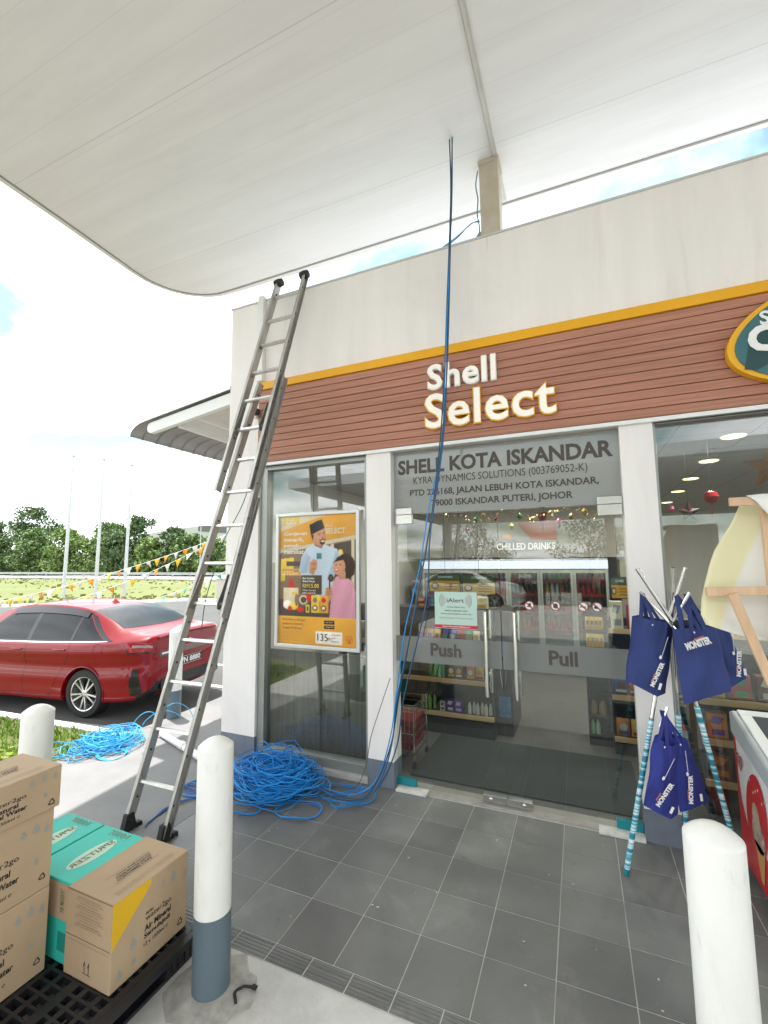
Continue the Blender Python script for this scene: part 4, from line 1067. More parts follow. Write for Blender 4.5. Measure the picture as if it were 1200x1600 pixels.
def pp_flat(P, mi): 
    layer[0] += 1; yy = 0.0545 - layer[0] * 0.00018
    q = [(pu0 + (pu1 - pu0) * u, yy, pv0 + (pv1 - pv0) * v) for u, v in P]
    # orientation towards -y
    g.add(q, [tuple(range(len(q)))], mi)
def rect(u0, v0, u1, v1, mi): pp_([(u0, v1), (u1, v1), (u1, v0), (u0, v0)], mi)
def el(u, v, a, b, mi, n=20): pp_([(u + a * math.cos(2 * PI * k / n), v - b * math.sin(2 * PI * k / n)) for k in range(n)], mi, True)
def ptext(s_, u, v, w_, h_, mi, off=0.0):
    layer[0] += 1; yy = 0.0545 - layer[0] * 0.00018
    put_text(g, s_, (pu0 + (pu1 - pu0) * u, yy, pv0 + (pv1 - pv0) * (v + h_)), X, Z, (pu1 - pu0) * w_, abs(pv1 - pv0) * h_, off, mi=mi)
pal_cols = [('p tan', (.50, .31, .13)), ('p orange', (.72, .34, .04)), ('p cream', (.70, .58, .38)), ('p dark', (.085, .06, .042)), ('p skin', (.55, .27, .15)), ('p shirt', (.50, .58, .66)), ('p black', (.02, .018, .016)),
            ('p hair', (.045, .022, .015)), ('p pink', (.66, .30, .38)), ('p white', (.80, .76, .66)), ('p brown', (.22, .14, .08)), ('p red', (.55, .03, .02)), ('p yellow', (.75, .50, .06)), ('p teal', (.05, .20, .25)), ('p warmwhite', (.62, .52, .36)), ('p shirt2', (.38, .46, .56)), ('p skin dark', (.40, .17, .09))]
pm = [mat('poster ' + n_[2:], tuple(q * .88 + .02 for q in c_), 0.4, var=.09, vscale=14) for n_, c_ in pal_cols]
TAN, ORG, CRM, DRK, SKN, SHT, BLK, HAR, PNK, WHT, BRN, RED, YLW, TEA, WWT, SH2, SKD = range(17)
rect(0, 0, 1, 1, TAN)
pp_([(0, .26), (1, .16), (1, 0), (0, 0)], ORG); pp_([(0, .12), (.62, 0), (0, 0)], CRM); pp_([(0, .27), (1, .165), (1, .195), (0, .295)], WWT)
pp_([(0, .80), (1, .80), (1, .195), (0, .295)], BRN)
pp_([(.36, .60), (.66, .60), (.66, .24), (.36, .27)], DRK); pp_([(.72, .62), (.93, .62), (.93, .21), (.72, .23)], DRK)
pp_([(.68, .70), (.715, .70), (.715, .225), (.68, .23)], WWT); pp_([(.935, .78), (.965, .78), (.965, .20), (.935, .20)], WWT)
pp_([(.02, .52), (.20, .50), (.20, .33), (.02, .34)], YLW); rect(.10, .36, .30, .40, DRK); rect(.04, .42, .34, .435, TAN); rect(.04, .46, .34, .475, CRM)
pp_([(0, .80), (1, .80), (1, .60), (0, .66)], DRK)
el(.80, .30, .035, .03, YLW, 6); rect(.785, .28, .815, .34, CRM)
rect(.05, 0.01, .27, .075, YLW); ptext('Shell', .09, .018, .10, .018, WHT, .02); ptext('Select', .08, .042, .15, .025, WHT, .03)
ptext('SELECT', .61, .105, .25, .045, CRM, .03); ptext('Shell', .61, .075, .09, .02, CRM, .02)
# man
pp_([(.26, .47), (.62, .72), (.70, .50), (.80, .36), (.76, .27), (.62, .235), (.50, .215), (.36, .26), (.30, .33)], SHT)
pp_([(.62, .52), (.78, .43), (.80, .33), (.74, .28), (.68, .40)], SH2); pp_([(.27, .46), (.38, .45), (.42, .33), (.36, .29), (.31, .33)], SH2)
pp_([(.47, .24), (.56, .265), (.60, .22), (.58, .18), (.47, .17)], SKD)
el(.535, .165, .085, .078, SKN); el(.445, .165, .015, .025, SKN); el(.57, .218, .034, .016, HAR); el(.575, .206, .026, .009, SKN); el(.58, .206, .014, .0035, WHT)
pp_([(.53, .196), (.61, .186), (.615, .193), (.535, .204)], HAR); pp_([(.50, .148), (.55, .140), (.55, .145), (.50, .154)], HAR); pp_([(.575, .138), (.61, .134), (.61, .139), (.575, .144)], HAR)
el(.53, .158, .012, .004, HAR, 10); el(.59, .150, .010, .004, HAR, 10); pp_([(.56, .185), (.585, .183), (.575, .155)], SKD)
pp_([(.42, .155), (.60, .105), (.565, .035), (.50, .045), (.40, .075)], BLK)
pp_([(.42, .155), (.45, .205), (.455, .15)], HAR)
pp_([(.40, .45), (.46, .47), (.51, .40), (.51, .36), (.46, .34), (.41, .37)], SKN); rect(.50, .30, .56, .345, TEA)
for k in range(4): pp_([(.43, .36 + .018 * k), (.49, .355 + .018 * k), (.495, .368 + .018 * k), (.435, .374 + .018 * k)], SKD if k % 2 else SKN)
# girl
pp_([(.66, .80), (.98, .80), (.98, .60), (.95, .52), (.86, .47), (.74, .48), (.70, .55), (.68, .66)], PNK)
pp_([(.92, .79), (.98, .79), (.98, .60), (.94, .54)], PNK)
el(.86, .40, .12, .095, HAR); pp_([(.76, .40), (.90, .50), (.97, .46), (.96, .36), (.86, .32)], HAR)
el(.785, .405, .075, .068, SKN); pp_([(.78, .50), (.86, .50), (.86, .44), (.79, .45)], SKN); el(.752, .43, .020, .009, RED, 12); el(.752, .427, .014, .004, WHT, 12)
el(.745, .39, .010, .005, HAR, 8); el(.80, .388, .010, .005, HAR, 8); pp_([(.70, .385), (.76, .33), (.86, .315), (.82, .355), (.74, .365)], HAR)
pp_([(.60, .64), (.65, .68), (.70, .62), (.69, .56), (.62, .56)], SKN); el(.68, .49, .035, .03, BLK, 14); el(.68, .49, .02, .018, DRK, 14); rect(.655, .50, .672, .57, BLK)
for k in range(3): pp_([(.62, .57 + .02 * k), (.69, .565 + .02 * k), (.69, .578 + .02 * k), (.62, .583 + .02 * k)], SKD)
# headline and offer
for k, s_ in enumerate(('Ganjaran', 'menarik,', 'penuh', 'memikat')): ptext(s_, .06, .125 + .047 * k, (.31, .27, .20, .27)[k], .036, WHT, .02)
rect(.30, .47, .57, .62, DRK); rect(.08, .47, .30, .52, BRN); rect(.09, .443, .29, .475, ORG); ptext('Hadiah', .11, .448, .15, .02, WHT)
ptext('Beg Kumbu', .32, .485, .15, .02, WHT, .02); ptext('Bekal Hanya', .32, .508, .16, .02, WHT, .02); ptext('RM15.00', .32, .535, .21, .032, YLW, .02)
ptext('Pilihan lain dan', .32, .578, .17, .014, WHT); ptext('lebih menarik', .32, .598, .17, .014, WHT)
for k in range(4): pp_([(.11 + .03 * k, .57), (.125 + .035 * k, .57), (.16, .485), (.15, .485)], RED)
pp_([(.06, .72), (.26, .72), (.26, .57), (.06, .57)], CRM); el(.12, .70, .06, .035, WHT); el(.20, .71, .06, .03, YLW); el(.15, .73, .03, .02, RED); el(.24, .66, .025, .05, BRN); rect(.18, .60, .25, .62, YLW)
el(.33, .66, .075, .05, BRN); el(.33, .66, .055, .035, CRM); el(.33, .66, .04, .025, DRK); el(.40, .64, .035, .035, RED)
for k, c_ in enumerate((YLW, ORG)):
    u = .43 + .11 * k; pp_([(u, .755), (u + .11, .755), (u + .105, .625), (u + .005, .625)], c_); el(u + .05, .72, .035, .022, DRK); el(u + .05, .72, .022, .012, CRM); el(u + .05, .66, .03, .02, RED if k else BRN)
rect(.36, .70, .41, .755, YLW); rect(.375, .71, .395, .745, DRK); el(.29, .735, .05, .02, RED)
# lower band
rect(0, .79, 1, 1, ORG); rect(0, .79, 1, .795, YLW)
for k, s_ in enumerate(('Dapatkan pelbagai', 'ganjaran menarik,', 'dengan Shell App')): ptext(s_, .055, .805 + .032 * k, .30 - .02 * k, .022, BRN)
for k in range(4): ptext('Tertakluk kepada terma dan syarat', .055, .905 + .02 * k, .36, .008, TAN)
rect(.60, .812, .725, .838, BLK); ptext('App Store', .62, .818, .09, .013, WHT); rect(.60, .846, .725, .872, BLK); ptext('Google Play', .62, .852, .095, .013, WHT)
rect(.49, .895, .82, .985, WHT); ptext('135', .515, .91, .13, .055, BLK); ptext('mt', .645, .935, .03, .02, BLK)
for k in range(3): ptext(('Shell App', 'sejak', 'bersama'), .69, .905, .1, .015, RED) if False else ptext(('Dapatkan', 'poin', 'bersama')[k], .69, .907 + .024 * k, (.11, .05, .09)[k], .014, (RED, RED, TEA)[k])
# shell emblem: ribbed scallop outline
P = []
for k in range(13):
    a = R(200 - 220 * k / 12); P.append((.905 + .042 * math.cos(a), .945 - .032 * math.sin(a)))
P += [(.925, .972), (.885, .972)]
pp_(P[::-1], RED); pp_([(.905 + (u - .905) * .86, .947 + (v - .947) * .86) for u, v in P[::-1]], ORG)
for k in range(5):
    a = R(150 - 30 * k); ex, ey = .905 + .034 * math.cos(a), .945 - .026 * math.sin(a); pp_([(.902, .970), (.908, .970), (ex + .003, ey), (ex - .003, ey)], RED)
canvas = np.clip(canvas * (1 + _rs.normal(0, .05, canvas.shape[:2]))[..., None], .003, 1)
pv_ = []; pf_ = []
for j in range(PH + 1):
    for i in range(PW + 1): pv_.append((pu0 + (pu1 - pu0) * i / PW, 0.0546, pv0 + (pv1 - pv0) * j / PH))
for j in range(PH):
    for i in range(PW): a_ = j * (PW + 1) + i; pf_.append((a_, a_ + PW + 1, a_ + PW + 2, a_ + 1))
ptm = bpy.data.materials.new('printed poster paper'); ptm.use_nodes = True; at_ = ptm.node_tree.nodes.new('ShaderNodeAttribute'); at_.attribute_name = 'print'
ptm.node_tree.links.new(at_.outputs['Color'], ptm.node_tree.nodes['Principled BSDF'].inputs['Base Color']); ptm.node_tree.nodes['Principled BSDF'].inputs['Roughness'].default_value = .22
ps_ = obj('poster_sheet', G().add(pv_, pf_), ptm, po)
ca_ = ps_.data.color_attributes.new('print', 'FLOAT_COLOR', 'POINT'); ca_.data.foreach_set('color', np.concatenate([canvas.reshape(-1, 3), np.ones((canvas.shape[0] * canvas.shape[1], 1))], 1).astype(np.float32).ravel())
obj('poster_print', g, pm, po)
obj('hanging_wire', G().tube([(-0.55, 0.06, 2.415), (-0.55, 0.06, 2.905)], 0.003, 6), dark_metal, po)

# ================================================================ SHOP INTERIOR
blk_fix = mat('charcoal fixture', (0.035, 0.034, 0.034), 0.5, var=0.1, vscale=3)
shelf_w = mat('birch shelf edge', (0.62, 0.36, 0.16), 0.5, c2=(0.70, 0.45, 0.22), vscale=6, stretch=(1, 8, 8))
tag(obj('door_mat', G().box(0.345, 2.205, 0.285, 1.315, 0.0015, 0.013), mat('ribbed dark mat', (0.038, 0.043, 0.045), 0.9, var=0.2, vscale=60, bump=0.4, bscale=300), loc=(1.27, 0.8, 0)), 'large dark grey entrance mat just inside the glass doors', 'mat')
def gondola(name, label, x0, x1, y0, y1, h, zs, endx=None):
    t = thing(name, label, 'shelving', ((x0 + x1) / 2, (y0 + y1) / 2, 0), 'product shelving inside the shop')
    g = G().box(x0, x1, y0 + 0.02, y1, 0.001, 0.10); g.box(x0, x1, y0 + .30, y1, 0.10, h); g.box(x0, x0 + .02, y0 + 0.05, y0 + .30, 0.10, h); g.box(x1 - .02, x1, y0 + .05, y0 + .30, 0.10, h)
    obj('carcass', g, blk_fix, t)
    for z_ in zs:
        s_ = obj('shelf', G().box(x0 + .021, x1 - .021, y0 + .022, y0 + .299, z_ - .03, z_), blk_fix, t)
        obj('shelf_edge', G().box(x0, x1, y0 - .002, y0 + .02, z_ - .045, z_ + .003), shelf_w, s_, bevel=0.002)
    return t
gondola('gondola_shelf', 'dark shelving with wooden shelf edges behind the push door', -1.0, 0.925, 1.33, 1.95, 1.35, (0.235, 0.60, 0.98))
gondola('gondola_shelf', 'dark shelving with wooden shelf edges at the right of the pull door', 2.085, 3.6, 1.45, 2.0, 1.30, (0.17, 0.57, 1.22))
t = thing('end_display', 'charcoal end display tower with blue bottle pictures between the shelf and the aisle', 'display', (1.0, 1.85, 0))
obj('tower', G().box(0.927, 1.10, 1.52, 2.2, 0.001, 1.35), blk_fix, t, bevel=0.004)
g = G(); g.sheet([(.95, .2), (1.08, .2), (1.08, .42), (.95, .42)], (0, 1.518, 0), X, Z, 0); g.sheet([(.95, .85), (1.08, .85), (1.08, 1.02), (.95, 1.02)], (0, 1.518, 0), X, Z, 0); g.tube([(.96, 1.50, .72), (1.06, 1.50, .72)], .008, 8, mi=1); g.tube([(.98, 1.50, .70), (1.0, 1.49, .52)], .006, 6, mi=1); g.tube([(1.05, 1.50, .70), (1.03, 1.49, .52)], .006, 6, mi=1)
obj('display_print', g, [mat('blue product print', (0.04, 0.14, 0.33), 0.5, c2=(0.16, 0.32, 0.5), vscale=22), chrome], t)
t = thing('can_tower', 'slim charcoal tower of cans and paper cups beside the right shelving', 'display', (1.96, 1.75, 0))
g = G(); g.box(1.855, 2.08, 1.62, 1.95, 0.001, 0.06); g.box(1.855, 2.08, 1.90, 1.95, 0.06, 0.9); g.box(1.855, 1.865, 1.62, 1.90, 0.06, 0.9); g.box(2.07, 2.08, 1.62, 1.90, 0.06, 0.9)
for z_ in (0.10, 0.30, 0.52, 0.78): g.box(1.865, 2.07, 1.63, 1.90, z_ - .02, z_)
obj('tower_frame', g, blk_fix, t)

def bottle(x, y, z, h, r_, body, cap_, label, grp):
    t = thing('drink_bottle', label, 'bottle', (x, y, z), grp)
    obj('bottle_body', G().lathe([(r_ * .9, 0), (r_, .01), (r_, h * .55), (r_ * .85, h * .68), (r_ * .35, h * .88), (r_ * .35, h * .93)], (0, 0, 0), 12), body, t, smooth=True, local=True)
    obj('bottle_cap', G().lathe([(r_ * .42, h * .931), (r_ * .42, h)], (0, 0, 0), 12), cap_, t, local=True)
    return t
green_b = mat('green bottle', (0.02, 0.30, 0.07), 0.25); lime_b = mat('lime bottle', (0.25, 0.42, 0.10), 0.35); white_b = mat('milk white', (0.62, 0.60, 0.54), 0.5); brn_cap = mat('brown cap', (0.12, 0.05, 0.03), 0.5); red_cap = mat('red cap', (0.5, 0.03, 0.02), 0.5)
for k in range(4): bottle(0.215 + .048 * k, 1.385, 0.604, 0.20, 0.022, green_b, green_b, 'tall green bottle on the upper wooden edged shelf behind the push door', 'green bottles on the upper shelf')
for k in range(4): bottle(0.105 + .044 * k, 1.385 + .04 * (k % 2), 0.239, 0.17, 0.021, lime_b, brn_cap, 'lime bottle with brown cap on the lower shelf behind the push door', 'lime bottles on the lower shelf')
for k in range(6): bottle(0.655 + .045 * k, 1.375 + .03 * (k % 2), 0.239, 0.135, 0.020, white_b, brn_cap, 'small milky white bottle in the row at the end of the lower shelf', 'milky bottles on the lower shelf')
def packet(x, y, z, w_, h_, d_, cols, label, grp=None, name='snack_packet'):
    t = thing(name, label, 'packet', (x, y, z), grp)
    g = G(); n = 8; m2 = 6; vv = []
    for s_ in (-1, 1):
        b = len(g.v)
        for i in range(n + 1):
            for j in range(m2 + 1):
                u = i / n; v = j / m2; bul = (math.sin(PI * u) * math.sin(PI * v)) ** .5 if 0 < u < 1 and 0 < v < 1 else 0
                g.v.append(((u - .5) * w_, s_ * bul * d_ / 2, v * h_))
        for i in range(n):
            for j in range(m2):
                a = b + i * (m2 + 1) + j; q = (a, a + m2 + 1, a + m2 + 2, a + 1); g.f.append(q if s_ < 0 else q[::-1]); g.mi.append(0)
    obj('packet_body', g, cols[0], t, smooth=True, local=True)
    g = G(); g.sheet(ell(0, h_ * .55, w_ * .3, h_ * .2, 16), (0, -d_ * .52, 0), X, Z, 0); g.sheet([(-w_ * .4, h_ * .15), (w_ * .4, h_ * .15), (w_ * .4, h_ * .3), (-w_ * .4, h_ * .3)], (0, -d_ * .50, 0), X, Z, 1)
    obj('packet_print', g, [cols[1], cols[2]], t, local=True)
yl = mat('yellow packet', (0.62, 0.40, 0.03), 0.35); brn_p = mat('brown packet', (0.16, 0.06, 0.03), 0.35); org_p = mat('orange packet', (0.62, 0.2, 0.03), 0.35); cream_p = mat('cream print', (0.7, 0.62, 0.45), 0.5)
packet(0.455, 1.385, 0.604, 0.085, 0.15, 0.05, (brn_p, cream_p, yl), 'brown and cream snack packet on the upper shelf next to the bottles')
packet(0.545, 1.385, 0.604, 0.085, 0.15, 0.05, (brn_p, yl, cream_p), 'brown snack packet with yellow oval, second on the upper shelf')
packet(0.675, 1.385, 0.604, 0.09, 0.145, 0.05, (org_p, cream_p, yl), 'orange snack packet near the door handles on the upper shelf')
packet(0.775, 1.385, 0.604, 0.09, 0.145, 0.05, (yl, org_p, brn_p), 'yellow snack packet at the end of the upper shelf')
def small_box(x, y, z, w_, d_, h_, m_, m2, label, grp=None):
    t = thing('product_box', label, 'box', (x, y, z), grp)
    obj('box_body', G().box(-w_ / 2, w_ / 2, -d_ / 2, d_ / 2, 0, h_), m_, t, local=True, bevel=0.002)
    g = G(); g.sheet([(-w_ * .38, h_ * .62), (w_ * .1, h_ * .55), (w_ * .38, h_ * .85), (-w_ * .2, h_ * .9)], (0, -d_ / 2 - .001, 0), X, Z); g.sheet([(-w_ * .3, h_ * .12), (w_ * .35, h_ * .12), (w_ * .35, h_ * .35), (-w_ * .3, h_ * .35)], (0, -d_ / 2 - .001, 0), X, Z)
    obj('box_print', g, m2, t, local=True)
purp = mat('purple box', (0.13, 0.04, 0.30), 0.4)
small_box(0.435, 1.40, 0.239, 0.088, 0.07, 0.13, purp, cream_p, 'purple carton with pale lettering, left one of the pair on the lower shelf')
small_box(0.53, 1.40, 0.239, 0.088, 0.07, 0.125, purp, mat('lilac print', (0.5, 0.4, 0.7), 0.5), 'purple carton with lilac print, right one of the pair on the lower shelf')
small_box(0.345, 1.39, 0.239, 0.055, 0.05, 0.10, white_b, brn_p, 'small white carton beside the purple cartons')
for k in range(3): small_box(-0.75 + .2 * k, 1.41, 0.984, 0.16, 0.1, 0.2, (cream_p, brn_p, org_p)[k], (brn_p, yl, cream_p)[k], 'grocery box %s on the top shelf above the counter panel' % ('in cream', 'in brown', 'in orange')[k])
rr = random.Random(31)
snack_names = ('brown', 'orange', 'yellow', 'purple', 'blue', 'crimson', 'green', 'cream')
snack_cols = [brn_p, org_p, yl, purp, mat('blue packet', (0.04, 0.12, 0.4), 0.35), mat('crimson packet', (0.45, 0.03, 0.03), 0.35), green_b, cream_p]
for k in range(9): packet(0.12 + .09 * k, 1.40, 0.984, 0.085, 0.15, 0.05, (snack_cols[k % 8], snack_cols[(k + 3) % 8], snack_cols[(k + 5) % 8]), '%s snack packet on the top shelf, %s above the push band' % (snack_names[k % 8], 'nearest the door handles' if k == 8 else 'in the row'), 'snack packets on the top shelf')
for k in range(6): small_box(0.02 + .15 * k, 1.70, 1.352, 0.12, 0.1, rr.uniform(.12, .26), snack_cols[(k * 3) % 8], snack_cols[(k * 5 + 1) % 8], '%s goods box standing on top of the left shelving, %s' % (snack_names[(k * 3) % 8], ('first', 'second', 'third', 'fourth', 'fifth', 'last')[k] + ' in its row'), 'goods on top of the left shelving')
# right tower stock
for k in range(4): bottle(1.895 + .048 * k, 1.68, 0.781, 0.10, 0.02, white_b, chrome, 'small silver topped can on the slim tower', 'cans on the slim tower')
kraft = mat('kraft cup', (0.40, 0.24, 0.12), 0.6)
for k in range(2): bottle(1.915 + .085 * k, 1.69, 0.301, 0.15, 0.038, kraft, brn_cap, 'kraft coloured jar on the middle deck of the slim tower', 'kraft jars on the slim tower')
for k in range(2): bottle(1.895 + .05 * k, 1.68, 0.101, 0.15, 0.022, mat('pale green bottle', (0.4, 0.6, 0.4), 0.4), green_b, 'pale green bottle on the bottom deck of the slim tower', 'pale green bottles on the slim tower')
for k in range(5): packet(2.17 + .13 * k, 1.50, 0.574, 0.12, 0.17, 0.05, (snack_cols[(k + 4) % 8], snack_cols[k % 8], cream_p), '%s snack packet on the middle shelf right of the pull door' % snack_names[(k + 4) % 8], 'snack packets on the right shelving')
for k in range(5): packet(2.17 + .13 * k, 1.50, 0.174, 0.12, 0.17, 0.05, (snack_cols[(k + 1) % 8], mat('silver print', (.5, .55, .58), .3), snack_cols[(k + 4) % 8]), '%s bagged goods on the lowest shelf right of the pull door' % snack_names[(k + 1) % 8], 'bagged goods on the right shelving')
small_box(2.17, 1.50, 1.224, 0.11, 0.1, 0.27, cream_p, mat('grey print', (.3, .3, .3), .5), 'tall cream bag with grey writing beside the pull door')
small_box(2.32, 1.50, 1.224, 0.11, 0.1, 0.24, mat('crimson packet', (0.45, 0.03, 0.03)), cream_p, 'crimson box on the top shelf beside the cream bag')
# hanging yellow crisps
for r_ in range(2):
    for k in range(4): packet(1.895 + .04 * k, 1.40, 1.21 - .17 * r_, 0.045, 0.13, 0.03, (yl, brn_p, org_p), 'narrow yellow crisp packet in the %s hanging row beside the pull door' % ('upper', 'lower')[r_], 'yellow crisp packets, %s row' % ('upper', 'lower')[r_])
tag(obj('hanging_strip', G().box(1.865, 2.055, 1.43, 1.44, 0.95, 1.40), blk_fix, loc=(1.96, 1.43, .95)), 'dark hanging strip board holding the yellow crisp packets', 'display')
# menu boards
for (x0, x1, z0, z1, lab) in ((0.461, 0.782, 1.615, 1.80, 'left yellow and black menu board above the shelving'), (0.792, 1.118, 1.597, 1.795, 'right yellow and black menu board above the shelving'), (2.08, 2.22, 1.59, 1.775, 'orange menu board at the right edge of the pull door')):
    t = thing('menu_board', lab, 'menu board', ((x0 + x1) / 2, 0.6, z0))
    obj('board', G().box(x0, x1, 0.60, 0.615, z0, z1), black_plastic, t)
    g = G(); xm = (x1 - x0)
    g.sheet([(x0 + .01, z0 + .008), (x1 - .01, z0 + .008), (x1 - .01, z0 + .115), (x0 + .01, z0 + .115)], (0, .599, 0), X, Z, 0); g.sheet([(x0 + .01, z0 + .12), (x1 - .01, z0 + .12), (x1 - .01, z1 - .01), (x0 + .01, z1 - .01)], (0, .599, 0), X, Z, 4)
    g.sheet(ell(x0 + xm * .2, z0 + .065, xm * .13, .033, 14), (0, .598, 0), X, Z, 1); g.sheet(ell(x0 + xm * .2, z0 + .065, xm * .08, .02, 14), (0, .597, 0), X, Z, 2)
    for q in range(3): g.sheet([(x0 + xm * .5, z0 + .03 + .025 * q), (x0 + xm * .88, z0 + .03 + .025 * q), (x0 + xm * .88, z0 + .038 + .025 * q), (x0 + xm * .5, z0 + .038 + .025 * q)], (0, .598, 0), X, Z, 1)
    put_text(g, 'COFFEE', (x0 + xm * .3, .5975, z1 - .045), X, Z, xm * .45, .02, .02, mi=3)
    obj('board_print', g, [mat('menu orange', (0.72, 0.36, 0.02), 0.5), brn_p, cream_p, white_ink, mat('menu green', (0.06, 0.10, 0.03), 0.5)], t)
    obj('board_stand', G().bar(((x0 + x1) / 2, .62, .1), ((x0 + x1) / 2, .62, z0 + .05), .01, .01) if False else G().tube([((x0 + x1) / 2, .62, z1 - .01), ((x0 + x1) / 2, .62, 2.985)], .002, 5), dark_metal, t)
# chilled cabinets
t = thing('drinks_fridge', 'row of glass door drinks fridges along the back wall', 'fridge', (1.0, 5.2, 0))
fx0, fx1 = -0.9, 2.28
g = G(); g.box(fx0, fx1, 4.75, 5.04, 0.001, 0.12); g.box(fx0, fx1, 5.0, 5.04, 0.12, 1.90); g.box(fx0, fx1, 4.55, 5.0, 1.90, 1.93); g.box(fx0, fx0 + .04, 4.5, 5.0, .12, 1.9); g.box(fx1 - .04, fx1, 4.5, 5.0, .12, 1.9)
obj('cabinet', g, mat('grey cabinet', (0.45, 0.46, 0.47), 0.4), t)
obj('header_light', G().box(fx0, fx1, 4.44, 4.5, 1.76, 1.90), mat('lit lilac header', (0.6, 0.62, 0.75), 0.5, emit=(0.75, 0.78, 1.0), estr=0.28), t)
for z_ in (0.42, 0.72, 1.02, 1.32, 1.56):
    s_ = obj('fridge_shelf', G().box(fx0 + .05, fx1 - .05, 4.6, 5.0, z_ - .015, z_), white_metal, t)
    obj('price_rail', G().box(fx0 + .05, fx1 - .05, 4.585, 4.598, z_ - .03, z_ + .015), mat('red price rail', (0.50, 0.02, 0.02), 0.5), s_)
for k in range(6):
    a = fx0 + k * (fx1 - fx0) / 6; b = fx0 + (k + 1) * (fx1 - fx0) / 6 - .006
    g = G(); g.box(a, a + .04, 4.46, 4.5, .13, 1.74); g.box(b - .04, b, 4.46, 4.5, .13, 1.74); g.box(a + .04, b - .04, 4.46, 4.5, .13, .18); g.box(a + .04, b - .04, 4.46, 4.5, 1.69, 1.74)
    d = obj('fridge_door', g, alu, t)
    obj('fridge_pane', G().box(a + .04, b - .04, 4.478, 4.482, .18, 1.69), glass, d)
rr = random.Random(8)
cname = ('cola brown', 'water blue', 'green', 'orange', 'amber tea', 'silver', 'red')
cols_ = [mat('cola dark', (0.08, 0.02, 0.01), 0.3), mat('water blue', (0.25, 0.42, 0.6), 0.3), green_b, mat('orange drink', (0.6, 0.25, 0.03), 0.3), mat('tea amber', (0.35, 0.16, 0.05), 0.3), mat('can silver', (0.5, 0.5, 0.52), 0.3), mat('red can', (0.5, 0.02, 0.02), 0.3)]
for zi, z_ in enumerate((0.72, 1.02, 1.32, 1.56)):
    x_ = 0.25; c_ = rr.randrange(7)
    while x_ < 2.2:
        if rr.random() < .25: c_ = rr.randrange(7)
        hb = 0.13 if z_ > 1.5 else 0.21
        o = obj('chilled_bottle', G().lathe([(.028, 0), (.03, .01), (.03, hb * .6), (.012, hb * .88), (.014, hb)], (x_, 4.66, z_ + .001), 10), cols_[c_], loc=(x_, 4.66, z_ + .001), smooth=True)
        tag(o, '%s drink bottle on the %s shelf of the back fridges' % (cname[c_], ('lowest stocked', 'second lowest', 'third', 'topmost')[zi]), 'bottle', '%s drinks on fridge shelf %s' % (cname[c_], ('one', 'two', 'three', 'four')[zi])); x_ += .082
# interior ceiling decorations
redp = mat('red foil', (0.35, 0.02, 0.035), 0.25, var=0.2, vscale=30); goldf = mat('gold foil', (0.55, 0.40, 0.12), 0.3, 0.5, island=.4)
t = thing('foil_pennant', 'red glittering foil cone hanging over the pull door', 'decoration', (1.55, 0.8, 2.18))
obj('cone', G().add([(1.50, .8, 2.375), (1.59, .74, 2.375), (1.60, .84, 2.375), (1.545, .79, 2.18)], [(0, 1, 2), (0, 3, 1), (1, 3, 2), (2, 3, 0)]), redp, t)
obj('string', G().tube([(1.56, .79, 2.375), (1.56, .79, 2.985)], .0015, 4), dark_metal, t)
g = G(); rr = random.Random(2)
for k in range(900):
    u = rr.random(); x_ = 0.7 + 1.5 * u; z_ = 2.42 - 0.10 * abs(math.sin(u * 9)) + rr.gauss(0, .02); y_ = .75 + rr.gauss(0, .03); a = rr.uniform(0, PI); q = rr.uniform(.008, .022)
    g.add([(x_, y_, z_), (x_ + q * math.cos(a), y_ + q * .3, z_ + q * math.sin(a)), (x_ + q * math.cos(a) + .003, y_, z_ + q * math.sin(a) - .003)], [(0, 1, 2)])
tag(obj('tinsel_garland', g, goldf, loc=(1.45, .75, 2.35)), 'gold tinsel garland strung inside above the glass doors', 'garland')
def star(t, cx_, cy_, cz_, r_, m_, th):
    g = G(); P = []
    for k in range(10):
        a = R(90 + 36 * k); q = r_ if k % 2 == 0 else r_ * .42; P.append((cx_ + q * math.cos(a), cz_ + q * math.sin(a)))
    v = [(a, cy_, b) for a, b in P] + [(cx_, cy_ - th, cz_), (cx_, cy_ + th, cz_)]
    f = []
    for k in range(10): f += [(k, (k + 1) % 10, 10), ((k + 1) % 10, k, 11)]
    obj('star_body', g.add(v, f), m_, t); obj('string', G().tube([(cx_, cy_, cz_ + r_), (cx_, cy_, 2.985)], .0015, 4), dark_metal, t)
t = thing('star_lantern', 'large gold and red star lantern at the right edge inside the shop', 'lantern', (3.18, .5, 2.45)); star(t, 3.22, .5, 2.61, .19, mat('lantern gold', (0.25, 0.15, 0.06), 0.4, c2=(0.45, 0.12, 0.05), vscale=6), .06)
t = thing('star_lantern', 'small dark maroon star hanging beside the white pillar', 'lantern', (2.77, 1.0, 2.25)); star(t, 2.77, 1.0, 2.335, .10, mat('maroon foil', (0.09, 0.015, 0.03), 0.4), .03)
t = thing('paper_lantern', 'small round red paper lantern with a tassel', 'lantern', (2.94, 1.0, 2.35))
obj('lantern_globe', G().lathe([(.01, -.055), (.045, -.04), (.06, 0), (.045, .04), (.01, .055)], (2.945, 1.0, 2.46), 16), redp, t, smooth=True)
obj('tassel', G().tube([(2.945, 1.0, 2.405), (2.945, 1.0, 2.27)], .007, 6), redp, t); obj('string', G().tube([(2.945, 1.0, 2.515), (2.945, 1.0, 2.985)], .0015, 4), dark_metal, t)
t = thing('wall_banner', 'faded red slanted banner on the beige wall over the fridges', 'banner', (1.25, 5.0, 2.2))
